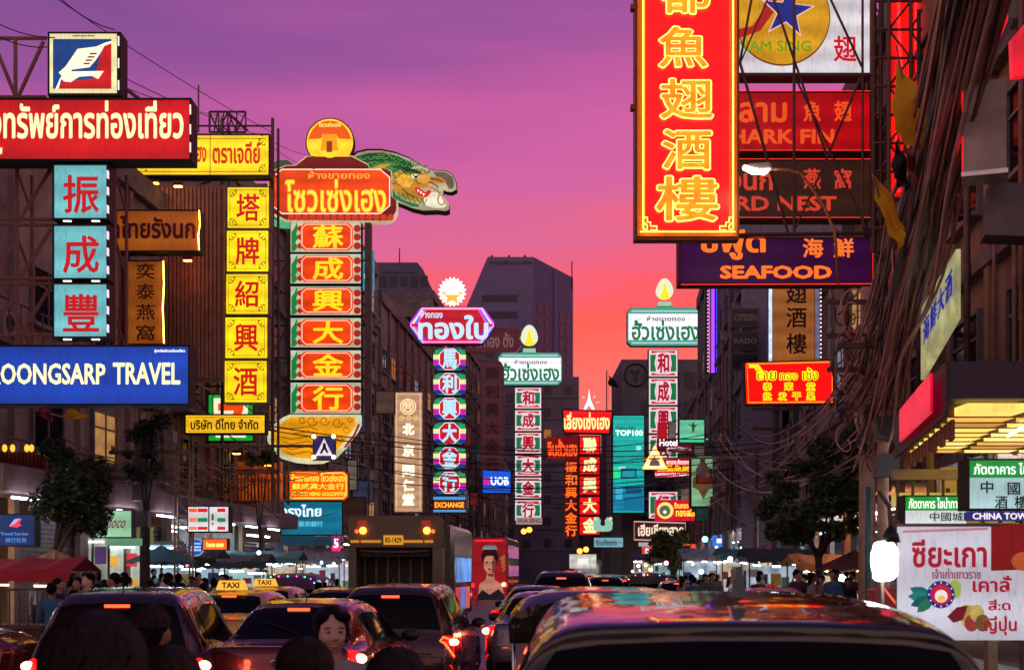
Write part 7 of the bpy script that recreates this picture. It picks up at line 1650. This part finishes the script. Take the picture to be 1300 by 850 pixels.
def crowd(n, pxr, dr, grp, lab):
    for i in range(n):
        d = rp.uniform(*dr); px = rp.uniform(*pxr); cl = rp.randrange(8); o = P(px, 0, d)
        onpave = o.x < LW(d)+3 or o.x > RW(d)-2.8
        person(o.x, d, .13 if onpave else 0, rp.uniform(1.5, 1.76), rp.choice((0, .6, -.6, 1.5, -1.5, 3.1, 2.6)), rp.randrange(6), cl, 'pedestrian in %s top %s' % (CN[cl], lab), grp)
crowd(34, (20, 300), (25, 42), 'people in the left hand crowd', 'among the crowd before the left shops')
crowd(16, (60, 235), (20, 27), 'people nearest the left kerb', 'near the left kerb behind the plum car')
crowd(14, (300, 440), (44, 56), 'people at the left stalls', 'at the stalls left of the garbage truck')
crowd(46, (860, 1085), (38, 66), 'people in the right hand crowd', 'in the packed crowd on the right side of the road')
crowd(12, (1000, 1100), (30, 40), 'people near the right pole', 'near the right utility pole')
# --- foreground: named individuals
def close_person(px, pytop, d, rz, label, fem=False, hair='short', skin=0, shirt=None, strap=False, tilt=0.0, face=False, hs=1.0):
    H = CH-(pytop-725)/F*d; o = P(px, 0, d)
    t = thing('person', label, 'person', (o.x, d, 0.0), rz); h = H/1.735; t.scale = (h, h, h)
    pr = body_prims(1.7, 0, 'down', .04, fem)
    link('body', union_mesh(pr, .0085, 3, SK[skin], 'body'), t)
    if hair == 'short': hp = [('e', (0, .022, 1.648), (.086, .098, .086)), ('e', (0, .062, 1.60), (.074, .052, .075)), ('e', (0, .068, 1.57), (.06, .04, .05))]
    elif hair == 'bob': hp = [('e', (0, .02, 1.640), (.098, .108, .098)), ('e', (0, .06, 1.56), (.098, .065, .10)), ('e', (.075, .02, 1.56), (.03, .06, .1)), ('e', (-.075, .02, 1.56), (.03, .06, .1))]
    elif hair == 'tied': hp = [('e', (0, .038, 1.645), (.092, .092, .096)), ('e', (.045, -.012, 1.680), (.056, .080, .034)), ('e', (-.05, .0, 1.678), (.046, .074, .04)), ('e', (.075, .008, 1.60), (.016, .04, .06)), ('e', (-.075, .008, 1.60), (.016, .04, .06)), ('e', (0, .115, 1.58), (.045, .05, .06)), ('e', (.066, .01, 1.625), (.022, .05, .04)), ('e', (-.066, .01, 1.625), (.022, .05, .04))]
    else: hp = [('e', (0, .022, 1.64), (.09, .102, .092)), ('c', (0, .07, 1.6), (0, .10, 1.3), .085, .06)]
    hm = union_mesh(hp, .0075, 2, HAIR, 'hair')
    ho = link('hair', hm, t)
    # strands lying over the hair
    sm = MB(); rr = random.Random(int(px))
    rx, ry, rz_ = (hp[0][2][0]+.002, hp[0][2][1]+.002, hp[0][2][2]+.002); c = Vector(hp[0][1])
    for i in range(420 if not face else 160):
        a = rr.uniform(0, 6.283); 
        if face and math.sin(a) < .1: continue
        pts = []
        for j in range(6):
            e = 1.35-j*.3-rr.uniform(0, .05); aa = a+.06*j*rr.uniform(-1, 1)
            pts.append(c+Vector((rx*math.cos(e)*math.cos(aa), ry*math.cos(e)*math.sin(aa), rz_*math.sin(e))))
        sm.tube(pts, .0012, 3, cap=False)
    sm.build('strands', MT(.04, .024, .018, .4, 0, .3, 3, 0, 0, .25), ho)
    sh = shirt if shirt is not None else CLOTH[0]
    link('shirt', union_mesh(shirt_prims(pr, 1.7, .010), .011, 3, sh, 'shirt'), t)
    link('trousers', union_mesh(trouser_prims(pr, 1.7), .016, 2, NAVY, 'trousers'), t)
    if strap: MB().tube([(.12, .02, 1.425), (.09, -.09, 1.36), (0, -.135, 1.25), (-.12, -.12, 1.1)], .02, 8).build('bag_strap', MT(.015, .012, .01, .6), t)
    if face:
        dk = MT(.008, .005, .005, .35, 0, 0)
        for sg in (-1, 1):
            MB().ball((sg*.031, -.083, 1.602), (.014, .008, .0062), 12, 8).build('eye', MT(.5, .45, .42, .3, 0, 0), t); MB().ball((sg*.031, -.0895, 1.602), (.0062, .003, .0058), 10, 8).build('iris', dk, t)
            MB().tube([(sg*.046, -.079, 1.603), (sg*.038, -.088, 1.608), (sg*.028, -.091, 1.6088), (sg*.016, -.088, 1.602)], .0022, 5).build('upper_lid', dk, t)
            MB().tube([(sg*.05, -.074, 1.622), (sg*.036, -.086, 1.6285), (sg*.017, -.091, 1.624)], .003, 5).build('eyebrow', dk, t)
            MB().ball((sg*.082, -.01, 1.565), .006, 8, 6).build('earring', CHROME, t)
        LP = MT(.42, .09, .09, .4, 0, .1)
        MB().tube([(-.034, -.079, 1.549), (-.017, -.094, 1.543), (0, -.0985, 1.5425), (.017, -.094, 1.543), (.034, -.079, 1.549)], .0040, 6).build('upper_lip', LP, t)
        MB().tube([(-.031, -.081, 1.545), (-.015, -.092, 1.530), (0, -.0955, 1.526), (.015, -.092, 1.530), (.031, -.081, 1.545)], .0046, 6).build('lower_lip', LP, t)
        MB().tube([(-.024, -.0865, 1.5415), (0, -.0955, 1.5355), (.024, -.0865, 1.5415)], .0056, 6).build('teeth', MT(.75, .72, .66, .3, 0, 0), t)
        for sg in (-1, 1): MB().ball((sg*.0065, -.112, 1.569), .0026, 6, 5).build('nostril', dk, t)
    return t
close_person(421, 769, 6.5, .30, 'smiling woman with tied back dark hair facing the viewer in a beige top', True, 'tied', 2, MT(.36, .33, .29, .9), True, face=True)
close_person(120, 774, 2.5, math.pi+.1, 'person with large round dark bob seen from behind at the lower left', True, 'bob', 1, CLOTH[0])
close_person(193, 766, 5.9, math.pi-.1, 'man with short dark hair and dark collar seen from behind beside the large head', False, 'short', 0, MT(.02, .025, .06, .9))
close_person(222, 816, 3.9, math.pi-.9, 'woman with long dark hair turned left between the two heads at the lower left', True, 'long', 0, MT(.02, .02, .02, .9))
close_person(388, 808, 4.2, math.pi, 'dark haired person from behind directly left of the smiling woman', True, 'bob', 1, CLOTH[0])
close_person(503, 820, 4.0, math.pi, 'dark haired person from behind at the bottom centre before the wine car', False, 'bob', 0, CLOTH[0])
person(P(75, 0, 23).x, 23, 0, 1.66, 1.3, 0, 0, 'man in black cap and dark clothes standing beside the far left cart')

bpy.data.scenes.remove(_ts)
